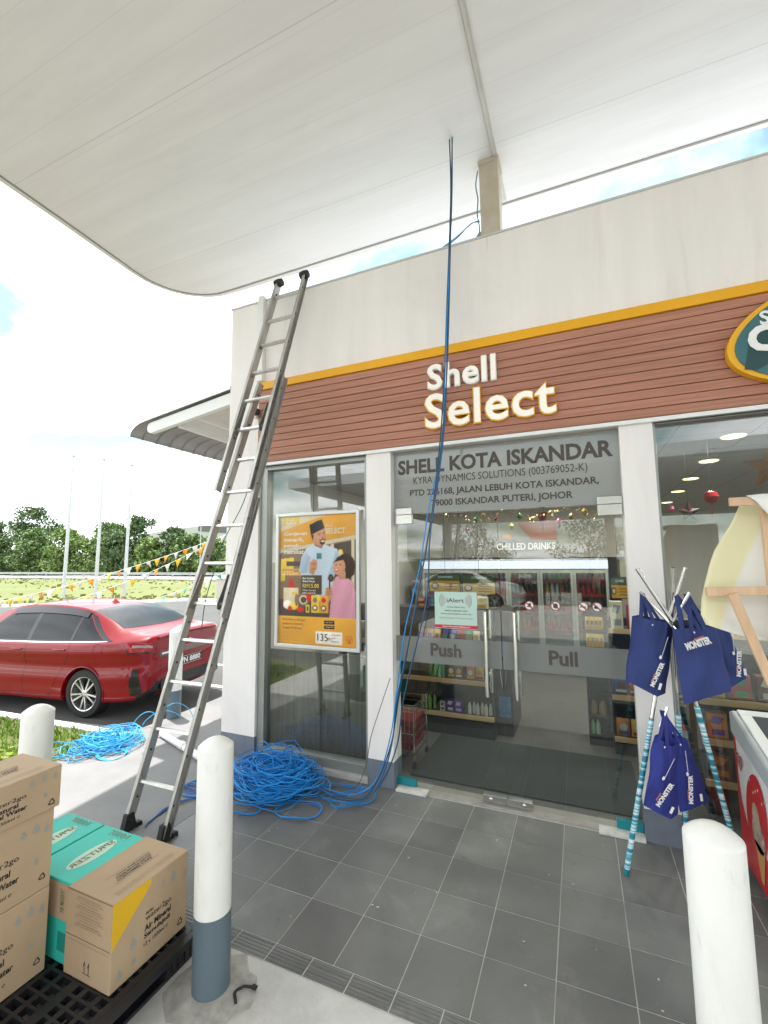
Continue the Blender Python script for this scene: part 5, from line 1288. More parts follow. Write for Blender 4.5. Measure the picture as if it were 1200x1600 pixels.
g = G().prism([(1.05, 2.30), (1.50, 2.28), (1.50, 2.62), (0.80, 2.62)], (0, 5.04, 0), X, Z, 0.01); obj('banner_cloth', g, mat('brick red banner', (0.42, 0.08, 0.05), 0.7), t)
t = thing('round_badge', 'round orange logo badge on the wall above the fridges', 'sign', (0.3, 5.0, 2.0)); obj('badge', G().prism(ell(0.62, 2.33, .09, .09, 24), (0, 5.045, 0), X, Z, .01), mat('orange badge', (0.62, 0.30, 0.05), 0.5), t)
orn_c = [('red', redp), ('gold', goldf), ('green', mat('green foil', (0.03, 0.22, 0.06), .3)), ('pink', mat('pink foil', (0.45, 0.06, 0.16), .3))]
rr = random.Random(15)
for k in range(14):
    x_ = 0.55 + k * .125 if k < 12 else 2.5 + (k - 12) * .2; nm_, m_ = orn_c[(k * 3) % 4 if k % 5 else 1]; z_ = 2.33 + rr.uniform(-.06, .08); y_ = 1.0 + rr.uniform(0, .5); q = rr.uniform(.018, .032)
    t = thing('hanging_ornament', 'small %s ornament hanging inside, %s along the glass front' % (nm_, ('first', 'second', 'third', 'fourth', 'fifth', 'sixth', 'seventh', 'eighth', 'ninth', 'tenth', 'eleventh', 'twelfth', 'thirteenth', 'last')[k]), 'ornament', (x_, y_, z_ - q), 'festive ornaments hung inside the glass front')
    obj('ornament_body', G().lathe([(.002, -q * 1.4), (q * .7, -q * .6), (q, 0), (q * .7, q * .6), (.002, q * 1.2)], (x_, y_, z_), 8), m_, t); obj('ornament_string', G().tube([(x_, y_, z_ + q), (x_, y_, 2.985)], .001, 4), dark_metal, t)
# basket stack on wheels just inside the left jamb
t = thing('basket_trolley', 'chrome wire trolley with stacked red baskets inside the left door', 'trolley', (0.20, 0.55, 0))
g = G(); x0, x1, y0, y1 = 0.02, 0.34, 0.42, 0.80
for z_ in (0.12, 0.30, 0.50, 0.56): g.tube([(x0, y0, z_), (x1, y0, z_), (x1, y1, z_), (x0, y1, z_)], .004, 6, closed=True)
for x, y in ((x0, y0), (x1, y0), (x1, y1), (x0, y1)): g.tube([(x, y, .06), (x, y, .57)], .006, 6)
for k in range(8): xx = x0 + (x1 - x0) * k / 7; g.tube([(xx, y0, .12), (xx, y0, .56)], .002, 5); yy = y0 + (y1 - y0) * k / 7; g.tube([(x1, yy, .12), (x1, yy, .56)], .002, 5)
obj('wire_frame', g, chrome, t)
g = G()
for k in range(4): z_ = .14 + .07 * k; g.prism([(0, 0), (.26, 0), (.28, .06), (-.02, .06)], (x0 + .03, y1 - .03, z_), X, Z, y1 - y0 - .06) ; 
obj('baskets', g, mat('red basket plastic', (0.20, 0.02, 0.02), 0.5), t)
for x, y in ((x0, y0), (x1, y0), (x1, y1), (x0, y1)): obj('castor', G().lathe([(.028, -.01), (.028, .01)], (x, y, .03), 14, d=(1, 0, 0)), rubber, t)
# shelving seen through the right window
gondola('wire_shelf', 'dark stocked shelving seen through the right hand window', 2.65, 4.4, 0.55, 1.1, 1.15, (0.25, 0.55, 0.85))
for r_ in range(3):
    for k in range(9): small_box(2.76 + .17 * k, 0.64, (0.254, .554, .854)[r_], .13, .1, .18, snack_cols[(k * 3 + r_) % 8], snack_cols[(k + 2 * r_ + 1) % 8], '%s box, %s of the %s shelf behind the right window' % (snack_names[(k * 3 + r_) % 8], ('first', 'second', 'third', 'fourth', 'fifth', 'sixth', 'seventh', 'eighth', 'ninth')[k], ('lowest', 'middle', 'upper')[r_]), 'boxed goods behind the right window')

# ================================================================ POLE TRIPOD WITH TOTE BAGS
tri = thing('pole_tripod', 'three steel mop poles in teal and white striped sleeves tied as a tripod', 'pole stand', (2.38, -0.3, 0))
stripe = mat('striped sleeve', (0.03, 0.32, 0.42), 0.35)
def stripes(mt):
    t = mt.node_tree; b = t.nodes['Principled BSDF']
    tcn = t.nodes.new('ShaderNodeTexCoord'); sp = t.nodes.new('ShaderNodeSeparateXYZ'); t.links.new(tcn.outputs['Object'], sp.inputs[0])
    nz = t.nodes.new('ShaderNodeTexNoise'); nz.noise_dimensions = '1D'; nz.inputs['Scale'].default_value = 24; nz.inputs['Detail'].default_value = 1; t.links.new(sp.outputs[2], nz.inputs['W'])
    cr = t.nodes.new('ShaderNodeValToRGB'); cr.color_ramp.interpolation = 'CONSTANT'
    e = cr.color_ramp.elements; e[0].position = 0; e[0].color = (0.02, 0.22, 0.32, 1); e[1].position = .42; e[1].color = (0.12, 0.45, 0.55, 1)
    q = e.new(.5); q.color = (0.75, 0.80, 0.82, 1); q = e.new(.58); q.color = (0.25, 0.55, 0.68, 1); q = e.new(.66); q.color = (0.03, 0.30, 0.38, 1)
    t.links.new(nz.outputs[0], cr.inputs[0]); t.links.new(cr.outputs[0], b.inputs['Base Color'])
stripes(stripe)
legs = [((2.013, -0.411, 0.0), (2.345, -0.33, 1.52), (2.455, -0.40, 1.872)),
        ((2.66, -0.22, 0.0), (2.375, -0.36, 1.52), (2.190, -0.38, 1.868)),
        ((2.41, 0.0 - .03, 0.0), (2.37, -0.30, 1.52), (2.385, -0.42, 1.872))]
for k, (a, b, c_) in enumerate(legs):
    a, b, c_ = Vector(a), Vector(b), Vector(c_)
    mid = a.lerp(b, (0.93 if k != 1 else 1.02) / 1.52)
    P = obj('pole', G().tube(spline([mid, a.lerp(b, .8), b - (b - a).normalized() * .05, b + (c_ - b).normalized() * .05, b.lerp(c_, .6), c_], 8), 0.0125, 10), chrome, tri, smooth=True)
    obj('striped_sleeve', G().tube([a + (b - a).normalized() * .03, mid], 0.0155, 12), stripe, P, smooth=True)
    obj('end_cap', G().tube([a, a + (b - a).normalized() * .035], 0.017, 12), teal, P, smooth=True)
for p, q in (((2.40, -0.40, 1.46), (2.195, -0.42, 1.718)), ((2.33, -0.36, 1.46), (2.462, -0.42, 1.722)), ((2.25, -0.42, 0.90), (2.30, -0.40, 1.02))):
    obj('hook_rod', G().tube([p, q], 0.009, 8), chrome, tri, smooth=True)
obj('binding', G().lathe([(0.03, 0), (0.036, .02), (0.03, .05)], (2.362, -0.345, 1.49), 14), dark_metal, tri)
bag_m = mat('navy non-woven fabric', (0.030, 0.048, 0.185), 0.8, var=0.12, vscale=9, bump=0.12, bscale=160)
bag_l = mat('bright navy fabric', (0.026, 0.036, 0.235), 0.8, var=0.12, vscale=9, bump=0.12, bscale=160)
whp = mat('white bag print', (0.8, 0.8, 0.78), 0.7); orp = mat('orange bag print', (0.72, 0.22, 0.16), 0.7)
def tote(label, quad, depth, handles, mfab, front_text=True, side='R', seed=1, bulge=0.02):
    """quad: TL, TR, BR, BL corners of the front panel (world); depth vector goes to the back panel"""
    TL, TR, BR, BL = [Vector(q) for q in quad]; D_ = Vector(depth)
    c0 = (BL + BR) / 2
    t = thing('tote_bag', label, 'bag', (c0.x, c0.y, min(BL.z, BR.z)), 'navy printed tote bags hung on the pole tripod')
    rr = random.Random(seed); n, m_ = 14, 16; g = G()
    ph = rr.uniform(0, 6)
    def S(u, v, s_):
        top = TL.lerp(TR, u); bot = BL.lerp(BR, u); p = bot.lerp(top, v)
        wr = 0.013 * math.sin(u * 8 + ph + v * 2.2) * (v ** 1.3) + 0.006 * math.sin(v * 8 - u * 6 + ph * 2) * (1 - abs(u - .5)) + 0.005 * abs(math.sin((u * 5 - v * 3.3 + ph))) + 0.004 * math.sin(v * 11 + u * 3 + ph) + 0.0022 * math.sin(u * 31 - v * 14 + ph)
        nrm = (TR - TL).cross(TL - BL).normalized()
        pin = (1 - v) * 0.0
        b = bulge * math.sin(PI * min(1, u)) * math.sin(PI * min(1, v * .9 + .1))
        return p + D_ * s_ * (1 - .25 * v) + nrm * ((b + wr) if s_ == 0 else (-b * .6 + wr)) * 1.0
    for s_ in (0, 1):
        b = len(g.v)
        for i in range(n + 1):
            for j in range(m_ + 1): g.v.append(tuple(S(i / n, j / m_, s_)))
        for i in range(n):
            for j in range(m_):
                a = b + i * (m_ + 1) + j; q = (a, a + m_ + 1, a + m_ + 2, a + 1); g.f.append(q if s_ == 0 else q[::-1]); g.mi.append(0)
    K = (n + 1) * (m_ + 1)
    for j in range(m_):
        for i in (0, n):
            a = i * (m_ + 1) + j; q = (a, a + 1, a + 1 + K, a + K); g.f.append(q if i == n else q[::-1]); g.mi.append(0)
    for i in range(n): a = i * (m_ + 1); q = (a, a + K, a + K + m_ + 1, a + m_ + 1); g.f.append(q); g.mi.append(0)
    # gusset folds: weld happens visually through shared positions
    obj('bag_body', g, mfab, t, smooth=True, sharp=60)
    for (ua, ub, apex) in handles:
        for s_ in (0, 1):
            A = S(ua, .93, s_); B = S(ub, .93, s_); C_ = Vector(apex)
            for P_, Q_ in ((A, C_), (C_, B)):
                side_ = (TR - TL).normalized() * 0.013
                g = G()
                mid = P_.lerp(Q_, .5) + Vector((0, -.006, -.004))
                ring = [P_, P_.lerp(mid, .6), mid, mid.lerp(Q_, .5), Q_]
                v = []
                for q in ring: v += [q - side_, q + side_, q + side_ + Vector((0, .003, 0)), q - side_ + Vector((0, .003, 0))]
                f = []
                for k in range(len(ring) - 1):
                    for e in range(4): f.append((4 * k + e, 4 * k + (e + 1) % 4, 4 * k + 4 + (e + 1) % 4, 4 * k + 4 + e))
                obj('handle', g.add(v, f), mfab, t, smooth=True)
    nrm = (TR - TL).cross(TL - BL).normalized()
    ux = ((TR - TL) + (BR - BL)).normalized(); uy = nrm.cross(ux).normalized()
    def on(g, u, v, w_, txt, rot=0.0, mi=0, off=.02, hh=None):
        p = S(u, v, 0) + nrm * 0.024
        cx_, cx2 = math.cos(rot), math.sin(rot)
        a = ux * cx_ + uy * cx2; b = -ux * cx2 + uy * cx_
        put_text(g, txt, p, a, b, w_, hh, off, mi=mi)
    g = G()
    W_ = (TR - TL).length
    if front_text:
        on(g, .22, .70, W_ * .62, 'MONSTER', .10, 0, .06, .045); on(g, .42, .82, W_ * .25, 'MAMEE', .10, 1, .03, .014)
    if side:
        on(g, .80 if side == 'R' else .45, .10, .16, 'MONSTER', R(82), 0, .05, .028); on(g, (.80 if side == 'R' else .45) - .10, .17, .05, 'MAMEE', R(82), 1, .02, .010)
        p = S(.93 if side == 'R' else .80, .10, 0) + nrm * .024; g.sheet([(0, 0), (.016, 0), (.016, .04), (0, .04)], p, ux, uy, 0)
        p0 = S(.86 if side == 'R' else .5, .55, 0) + nrm * .024; g.sheet([(0, 0), (.003, 0), (.006, .12), (.003, .12)], p0, ux, uy, 0); g.sheet([(x_ - .004, y_ - .012) for x_, y_ in ell(0, 0, .008, .012, 12)], p0, ux, uy, 0)
    g.add([], [])
    # eyelet
    p = S(.5, .93, 0) + nrm * .01; g.sheet(ell(0, 0, .005, .006, 10), p, ux, uy, 0)
    obj('bag_print', g, [whp, orp], t)
    return t
tote('navy bag at upper left of the tripod turned to show its long side', ((2.135, -0.50, 1.575), (2.335, -0.43, 1.535), (2.245, -0.44, 1.085), (2.068, -0.52, 1.19)), (0.06, 0.10, 0.0), [(.25, .6, (2.205, -0.42, 1.715))], bag_m, False, 'R', 3)
tote('largest navy bag, front panel facing the camera with white zigzag lettering', ((2.350, -0.44, 1.50), (2.575, -0.40, 1.52), (2.625, -0.42, 1.155), (2.375, -0.47, 1.060)), (0.03, 0.12, 0.01), [(.2, .7, (2.395, -0.40, 1.70)), (.45, .8, (2.455, -0.38, 1.71))], bag_m, True, None, 5, .03)
tote('navy bag tucked behind the largest one on the upper right', ((2.50, -0.20, 1.57), (2.70, -0.16, 1.48), (2.775, -0.15, 1.17), (2.60, -0.22, 1.085)), (0.02, 0.06, 0.0), [(.1, .4, (2.46, -0.30, 1.70))], bag_m, False, 'R', 7)
tote('lower left navy bag hanging narrow between the striped poles', ((2.215, -0.46, 0.86), (2.300, -0.42, 0.80), (2.268, -0.44, 0.385), (2.125, -0.48, 0.455)), (0.05, 0.08, 0.0), [(.2, .8, (2.285, -0.41, 0.995))], bag_l, False, 'L', 9)
tote('lower right navy bag, partly hidden behind the nearest bollard', ((2.300, -0.34, 0.83), (2.385, -0.30, 0.80), (2.470, -0.30, 0.44), (2.325, -0.36, 0.40)), (0.04, 0.06, 0.0), [(.1, .7, (2.27, -0.38, 0.99))], bag_l, False, 'L', 13)

# ================================================================ TIMBER BANNER STAND
bs = thing('banner_stand', 'pine timber frame stand with diagonal brace beside the freezer', 'stand', (2.70, -0.98, 0))
def plank(nm, a, b, hw, hd, up=(0, 1, 0)): obj(nm, G().bar(a, b, hw, hd, up), wood, bs, bevel=0.002)
plank('upright', (2.700, -0.98, 0.0), (2.700, -0.98, 2.165), 0.0225, 0.018)
plank('crossbar', (2.548, -1.012, 2.208), (2.95, -1.012, 2.208), 0.021, 0.012)
plank('crossbar', (2.420, -1.012, 1.765), (2.674, -1.012, 1.775), 0.0215, 0.012)
plank('diagonal_brace', (2.520, -1.038, 1.760), (2.640, -1.038, 1.345), 0.020, 0.012)
obj('bolt_head', G().lathe([(0.008, 0), (0.008, .004), (.004, .006)], (2.700, -1.0, 2.03), 10, d=(0, -1, 0)), steel, bs)
plank('foot_beam', (2.700, -1.25, 0.025), (2.700, -0.70, 0.025), 0.022, 0.024, (0, 0, 1))
# cloth: hangs behind the crossbars
cl_m = mat('banner cloth', (0.78, 0.77, 0.72), 0.8)
tt = cl_m.node_tree; bb_ = tt.nodes['Principled BSDF']
tcn = tt.nodes.new('ShaderNodeTexCoord'); dt = tt.nodes.new('ShaderNodeVectorMath'); dt.operation = 'DOT_PRODUCT'; dt.inputs[1].default_value = (0.92, 0, -0.40); tt.links.new(tcn.outputs['Object'], dt.inputs[0])
cr = tt.nodes.new('ShaderNodeValToRGB'); e = cr.color_ramp.elements
e[0].position = 0.0; e[0].color = (.78, .77, .72, 1); e[1].position = 1.0; e[1].color = (.78, .77, .72, 1)
for p_, c_ in ((.332, (.78, .77, .72, 1)), (.342, (.75, .70, .45, 1)), (.408, (.76, .71, .46, 1)), (.418, (.78, .77, .72, 1))): q = e.new(p_); q.color = c_
mr = tt.nodes.new('ShaderNodeMapRange'); mr.inputs['From Min'].default_value = -1.0; mr.inputs['From Max'].default_value = 1.0; tt.links.new(dt.outputs['Value'], mr.inputs[0]); tt.links.new(mr.outputs[0], cr.inputs[0]); tt.links.new(cr.outputs[0], bb_.inputs['Base Color'])
bc = thing('banner_cloth', 'white and yellow cloth banner draped behind the timber frame', 'banner', (2.65, -0.93, 1.55))
left_edge = [(1.54, 2.60), (1.56, 2.53), (1.60, 2.415), (1.65, 2.398), (1.73, 2.408), (1.81, 2.43), (1.90, 2.458), (1.97, 2.485), (2.035, 2.525), (2.10, 2.565), (2.15, 2.59), (2.215, 2.62)]
g = G(); nu = 24
for i, (zz, xl) in enumerate(left_edge):
    for k in range(nu + 1):
        u = k / nu; x_ = xl + (3.0 - xl) * u; sag = 0.10 * (1 - (zz - 1.54) / .68)
        g.v.append((x_, -0.965 + 0.045 * math.sin(u * 7 + zz * 3) * (1 - ((zz - 1.54) / .68) ** 2 * .6) + .03 * (1 - u), zz - sag * u * u * 1.2))
for i in range(len(left_edge) - 1):
    for k in range(nu):
        a = i * (nu + 1) + k; g.f.append((a, a + 1, a + nu + 2, a + nu + 1)); g.mi.append(0)
o = obj('cloth_sheet', g, cl_m, bc, smooth=True, sharp=80); md = o.modifiers.new('solid', 'SOLIDIFY'); md.thickness = 0.002
g = G()
for k in range(nu + 1):
    u = k / nu; x_ = 2.612 + .4 * u
    g.v += [(x_, -1.03, 2.235 + .004 * math.sin(u * 9)), (x_ + .0, -1.036, 2.235 - .19 * min(1, u * 2.4) + .01 * math.sin(u * 20))]
for k in range(nu): g.f.append((2 * k, 2 * k + 1, 2 * k + 3, 2 * k + 2)); g.mi.append(0)
o = obj('front_flap', g, mat('cloth flap white', (0.78, 0.77, 0.73), 0.8), bc, smooth=True); md = o.modifiers.new('solid', 'SOLIDIFY'); md.thickness = 0.002

# ================================================================ ICE CREAM CHEST FREEZER
fz = thing('chest_freezer', 'red and white ice cream chest freezer with grey rim under the right window', 'freezer', (3.35, -0.35, 0))
fx = 2.71; prof = [(-0.03, 0.05), (-0.03, 0.86), (-0.66, 0.735), (-0.62, 0.05)]
fred = mat('freezer red', (0.55, 0.012, 0.02), 0.3); fwh = mat('freezer white', (0.72, 0.72, 0.70), 0.3); fgr = mat('freezer rim grey', (0.42, 0.44, 0.45), 0.35)
g = G(); v = [(fx, y, z) for y, z in prof] + [(fx + 1.3, y, z) for y, z in prof]
g.add(v, [(0, 1, 2, 3), (7, 6, 5, 4), (0, 4, 5, 1), (1, 5, 6, 2), (2, 6, 7, 3), (3, 7, 4, 0)])
obj('cabinet_body', g, fwh, fz, bevel=0.008)
g = G(); prof2 = [(-0.02, 0.80), (-0.02, 0.93), (-0.06, 0.945), (-0.68, 0.815), (-0.69, 0.70)]
v = [(fx - .012, y, z) for y, z in prof2] + [(fx + 1.31, y, z) for y, z in prof2]; n = 5
g.add(v, [tuple(range(n)), tuple(range(2 * n - 1, n - 1, -1))] + [(i, i + n, (i + 1) % n + n, (i + 1) % n) for i in range(n)])
obj('rim', g, fgr, fz, bevel=0.012)
g = G(); d = Vector((0, -0.62, -0.13)).normalized(); up = Vector((0, -d.z, d.y)) if False else Vector((0, 0.205, -0.979)) * -1
g.bar((fx + .02, -0.10, 0.945), (fx + 1.28, -0.10, 0.945), 0.03, 0.008, up)
g.bar((fx + .05, -0.08, 0.948), (fx + .05, -0.66, 0.828), 0.03, 0.006, up)
obj('lid_frame', g, white_metal, fz, bevel=0.003)
g = G().add([(fx + .08, -0.13, 0.942), (fx + 1.25, -0.13, 0.942), (fx + 1.25, -0.65, 0.833), (fx + .08, -0.65, 0.833), (fx + .08, -0.13, 0.938), (fx + 1.25, -0.13, 0.938), (fx + 1.25, -0.65, 0.829), (fx + .08, -0.65, 0.829)], [(0, 3, 2, 1), (4, 5, 6, 7), (0, 1, 5, 4), (1, 2, 6, 5), (2, 3, 7, 6), (3, 0, 4, 7)])
obj('glass_lid', g, mat('dark lid glass', (0.10, 0.11, 0.115), 0.08), fz)
g = G(); e_ = fx - 0.0015
def side(P, mi, q=0): g.add([(e_ - q * .0008, -a, b) for a, b in P], [tuple(range(len(P)))], mi)
side([(.035, .055), (.615, .055), (.62, .25), (.40, .30), (.30, .42), (.20, .28), (.10, .42), (.035, .70)], 0)
side([(.035, .64), (.035, .80), (.07, .80), (.075, .60), (.05, .50)], 0, 1)
side([(.36 + .17 * math.cos(2 * PI * k / 28) + .05 * math.sin(2 * PI * k / 28), .44 + .25 * math.sin(2 * PI * k / 28)) for k in range(28)], 0, 2)
side([(.37 + .10 * math.cos(2 * PI * k / 20), .35 + .09 * math.sin(2 * PI * k / 20)) for k in range(20)], 2, 3)
side([(.36 + .06 * math.cos(2 * PI * k / 20), .44 + .08 * math.sin(2 * PI * k / 20)) for k in range(20)], 3, 4)
side([(.30, .30), (.46, .30), (.40, .10), (.36, .10)], 4, 3); side([(.50, .20), (.60, .30), (.60, .12), (.54, .10)], 1, 5)
for k in range(7): side([(.26 + .045 * k + .008 * math.cos(a), .60 + .03 * math.sin(k * 2.1) + .008 * math.sin(a)) for a in [2 * PI * q / 8 for q in range(8)]], 1, 5)
# heart swirl emblem: nested heart outlines
def heart(s_, cx_, cz_, n=36):
    P = []
    for k in range(n):
        t_ = 2 * PI * k / n; P.append((cx_ + s_ * (16 * math.sin(t_) ** 3) / 17, cz_ + s_ * (13 * math.cos(t_) - 5 * math.cos(2 * t_) - 2 * math.cos(3 * t_) - math.cos(4 * t_)) / 17))
    return P
for s_a, s_b, mi_ in ((.062, .048, 5), (.038, .027, 5), (.018, .001, 5)):
    A = heart(s_a, .135, .66); B = heart(s_b, .135, .66); n = len(A)
    g.add([(e_ - .004, -a, b) for a, b in A] + [(e_ - .004, -a, b) for a, b in B], [(i, (i + 1) % n, (i + 1) % n + n, i + n) for i in range(n)], mi_)
obj('side_graphics', g, [fred, fwh, mat('chocolate swirl', (0.12, 0.05, 0.03), 0.4, c2=(0.6, 0.5, 0.4), vscale=18), mat('cream scoop', (0.62, 0.52, 0.40), 0.5, c2=(0.35, 0.2, 0.1), vscale=14), mat('wafer print', (0.5, 0.26, 0.08), 0.5), mat('dark red heart', (0.33, 0.01, 0.03), 0.4)], fz)
g = G().box(fx + .03, fx + 1.27, -0.60, -0.05, 0.0, 0.049)
obj('plinth', g, black_plastic, fz)

# ================================================================ PARKED CAR
paint = mat('candy red paint', (0.215, 0.001, 0.006), 0.38, 0.0, coat=0.6, spec=0.15, var=0.05, vscale=0.8)
car_glass = mat('tinted car glass', (0.006, 0.009, 0.010), 0.03, spec=0.28)
car_blk = mat('gloss black trim', (0.012, 0.012, 0.014), 0.2)
ST = [ # x, sill z, belt z, top z, w body, w top
    (-0.985, 0.47, 0.88, 0.92, 0.62, 0.56), (-0.96, 0.36, 0.99, 1.045, 0.71, 0.62), (-0.90, 0.29, 1.015, 1.085, 0.785, 0.66), (-0.75, 0.25, 1.020, 1.095, 0.840, 0.68),
    (-0.50, 0.22, 1.010, 1.130, 0.862, 0.655), (-0.15, 0.20, 0.990, 1.285, 0.868, 0.615), (0.25, 0.19, 0.970, 1.420, 0.87, 0.585), (0.70, 0.19, 0.955, 1.470, 0.87, 0.575),
    (1.25, 0.19, 0.945, 1.475, 0.87, 0.575), (1.70, 0.19, 0.940, 1.425, 0.87, 0.590), (2.10, 0.20, 0.940, 1.255, 0.87, 0.63), (2.50, 0.20, 0.925, 1.045, 0.868, 0.68),
    (2.90, 0.20, 0.870, 0.970, 0.855, 0.66), (3.18, 0.21, 0.780, 0.885, 0.80, 0.58), (3.36, 0.24, 0.680, 0.770, 0.68, 0.46), (3.44, 0.32, 0.560, 0.620, 0.52, 0.34)]
def st_at(x):
    if x <= ST[0][0]: return ST[0]
    if x >= ST[-1][0]: return ST[-1]
    for i in range(len(ST) - 1):
        if ST[i][0] <= x <= ST[i + 1][0]: break
    a = ST[max(i - 1, 0)]; b = ST[i]; c = ST[i + 1]; d = ST[min(i + 2, len(ST) - 1)]
    t_ = (x - b[0]) / (c[0] - b[0]); r = [x]
    for k in range(1, 6):
        m1 = (c[k] - a[k]) / (c[0] - a[0]) * (c[0] - b[0]); m2 = (d[k] - b[k]) / (d[0] - b[0]) * (c[0] - b[0])
        if i == 0: m1 = (c[k] - b[k])
        h = t_; r.append(b[k] * (2 * h ** 3 - 3 * h ** 2 + 1) + m1 * (h ** 3 - 2 * h ** 2 + h) + c[k] * (-2 * h ** 3 + 3 * h ** 2) + m2 * (h ** 3 - h ** 2))
    return r
def prof_at(x):
    _, zs, zb, zt, w_, wt = st_at(x)
    k = min(1.0, max(0.25, (zt - zb) / 0.45)); q = (zb - zs)
    return [(w_ * .70, zs), (w_ * .965, zs + .02), (w_ * .99, zs + q * .18), (w_, zs + q * .40), (w_ * .962, zs + q * .62), (w_ * 1.0, zs + q * .80), (w_ * .978, zs + q * .96), (w_ * .955, zb + .005),
            ((w_ * .955 + wt) / 2 + .02 * k, (zb + zt - .06 * k) / 2 + .01), (wt + .005, zt - .055 * k), (wt * .90, zt - .025 * k), (wt * .5, zt - .006), (0, zt)]
def surf(x, v, s_=1):
    P = prof_at(x); i = min(int(v), 11); t_ = v - i; g_ = lambda k: P[max(0, min(12, k))]
    a, b, c, d = g_(i - 1), g_(i), g_(i + 1), g_(i + 2)
    if i == 11: d = (-P[11][0], P[11][1])
    y, z = [0.5 * ((2 * b[e]) + (c[e] - a[e]) * t_ + (2 * a[e] - 5 * b[e] + 4 * c[e] - d[e]) * t_ * t_ + (3 * b[e] - a[e] - 3 * c[e] + d[e]) * t_ ** 3) if i > 0 else b[e] + (c[e] - b[e]) * t_ for e in (0, 1)]
    return Vector((x, s_ * max(y, 0.0), z))
def snorm(x, v):
    e = .01; a = surf(x + e, v) - surf(x - e, v); b = surf(x, min(12, v + .05)) - surf(x, max(0, v - .05)); n = a.cross(b)
    if n.length < 1e-9: return Vector((0, 1, 0))
    n.normalize()
    if n.y < 0 and v < 9: n = -n
    if v >= 9 and n.z < 0: n = -n
    return n
def patch(g, x0, x1, v0, v1, off=.004, nx=10, nv=8, mi=0, both=True, shear=None):
    for s_ in ((1, -1) if both else (1,)):
        b = len(g.v)
        for i in range(nx + 1):
            for j in range(nv + 1):
                v = v0 + (v1 - v0) * j / nv; xa, xb = (x0, x1) if shear is None else shear(v, x0, x1)
                x = xa + (xb - xa) * i / nx; p = surf(x, v); n = snorm(x, v); p = p + n * off; g.v.append((p.x, p.y * s_, p.z))
        for i in range(nx):
            for j in range(nv):
                a = b + i * (nv + 1) + j; q = (a, a + nv + 1, a + nv + 2, a + 1); g.f.append(q if s_ < 0 else q[::-1]); g.mi.append(mi)
def build_car(loc, rz, label, paint_m, group):
    c = thing('parked_car', label, 'car', loc, group, rz)
    xs = [-0.985, -0.975, -0.96, -0.93] + [-0.90 + (3.36 + .90) * k / 74 for k in range(75)] + [3.40, 3.44]
    vsub = 4; nv = 12 * vsub + 1
    g = G()
    ring = []
    for x in xs:
        P = [surf(x, k / vsub) for k in range(nv)]
        row = [(p.x, p.y, p.z) for p in P] + [(p.x, -p.y, p.z) for p in P[-2::-1]]
        ring.append(len(g.v)); g.v += row
    n = 2 * nv - 1
    for i in range(len(xs) - 1):
        for k in range(n): a = ring[i] + k; a2 = ring[i] + (k + 1) % n; g.f.append((a, a2, a2 + n, a + n)); g.mi.append(0)
    g.f.append(tuple(range(n - 1, -1, -1))); g.f.append(tuple(ring[-1] + k for k in range(n))); g.mi += [0, 0]
    me = bpy.data.meshes.new('tmp'); me.from_pydata(g.v, [], g.f); tmp = bpy.data.objects.new('tmp', me); col.objects.link(tmp)
    cutters = []
    for wx in (0.0, 2.53):
        for s_ in (1, -1):
            cg = G().lathe([(.352, 0), (.352, .5)], (wx, s_ * .62, .315), 40, d=(0, s_, 0))
            cm = bpy.data.meshes.new('cut'); cm.from_pydata(cg.v, [], cg.f); co = bpy.data.objects.new('cut', cm); col.objects.link(co); cutters.append(co)
            bm_ = tmp.modifiers.new('b', 'BOOLEAN'); bm_.operation = 'DIFFERENCE'; bm_.solver = 'EXACT'; bm_.object = co
    import bmesh
    for o_ in [tmp] + cutters:
        bmx = bmesh.new(); bmx.from_mesh(o_.data); bmesh.ops.recalc_face_normals(bmx, faces=bmx.faces); bmx.to_mesh(o_.data); bmx.free()
    dg = bpy.context.evaluated_depsgraph_get(); dg.update()
    bmesh_me = bpy.data.meshes.new_from_object(tmp.evaluated_get(dg)); bmesh_me.name = 'body'
    for o_ in cutters + [tmp]: bpy.data.objects.remove(o_)
    bmesh_me.materials.clear(); bmesh_me.materials.append(paint_m)
    bmesh_me.polygons.foreach_set('use_smooth', [True] * len(bmesh_me.polygons)); bmesh_me.set_sharp_from_angle(angle=R(38))
    body = bpy.data.objects.new('body', bmesh_me); col.objects.link(body); body.parent = c
    L_ = lambda nm, g, m_, par=c, **k: obj(nm, g, m_, par, local=True, **k)
    g = G(); g.box(-0.5, 3.0, -0.60, 0.60, 0.16, 0.6); L_('underbody', g, rubber)
    def two(nm, fn, m_):
        for s_ in (1, -1):
            g = G(); fn(g)
            if s_ < 0: g.v = [(x, -y, z) for x, y, z in g.v]; g.f = [f[::-1] for f in g.f]
            L_(nm, g, m_, smooth=True)
    # side glass
    def sh(v, a, b):
        t_ = (v - 7.1) / 1.85; return (a + .10 * t_ if a > .3 and a < 1.0 else a + 0.42 * t_ if a < 0 else a, b - .62 * t_ if b > 2 else b)
    for nm, a, b in (('rear_quarter_glass', -0.30, 0.26), ('rear_door_glass', 0.31, 1.03), ('front_door_glass', 1.11, 2.20)):
        g = G()
        def sh2(v, x0, x1, nm=nm):
            t_ = (v - 7.15) / 1.75
            if nm[0] == 'r' and 'quarter' in nm: return (x0 + .52 * t_, x1 - .0 * t_)
            if 'front' in nm: return (x0, x1 - .68 * t_)
            return (x0, x1)
        two(nm, lambda g: patch(g, a, b, 7.15, 8.90, .003, 12, 10, both=False, shear=sh2), car_glass)
    g = G()
    for a, b in ((0.262, 0.308), (1.032, 1.108)): two('pillar_trim', lambda g: patch(g, a, b, 7.15, 8.95, .0042, 2, 10, both=False), car_blk)
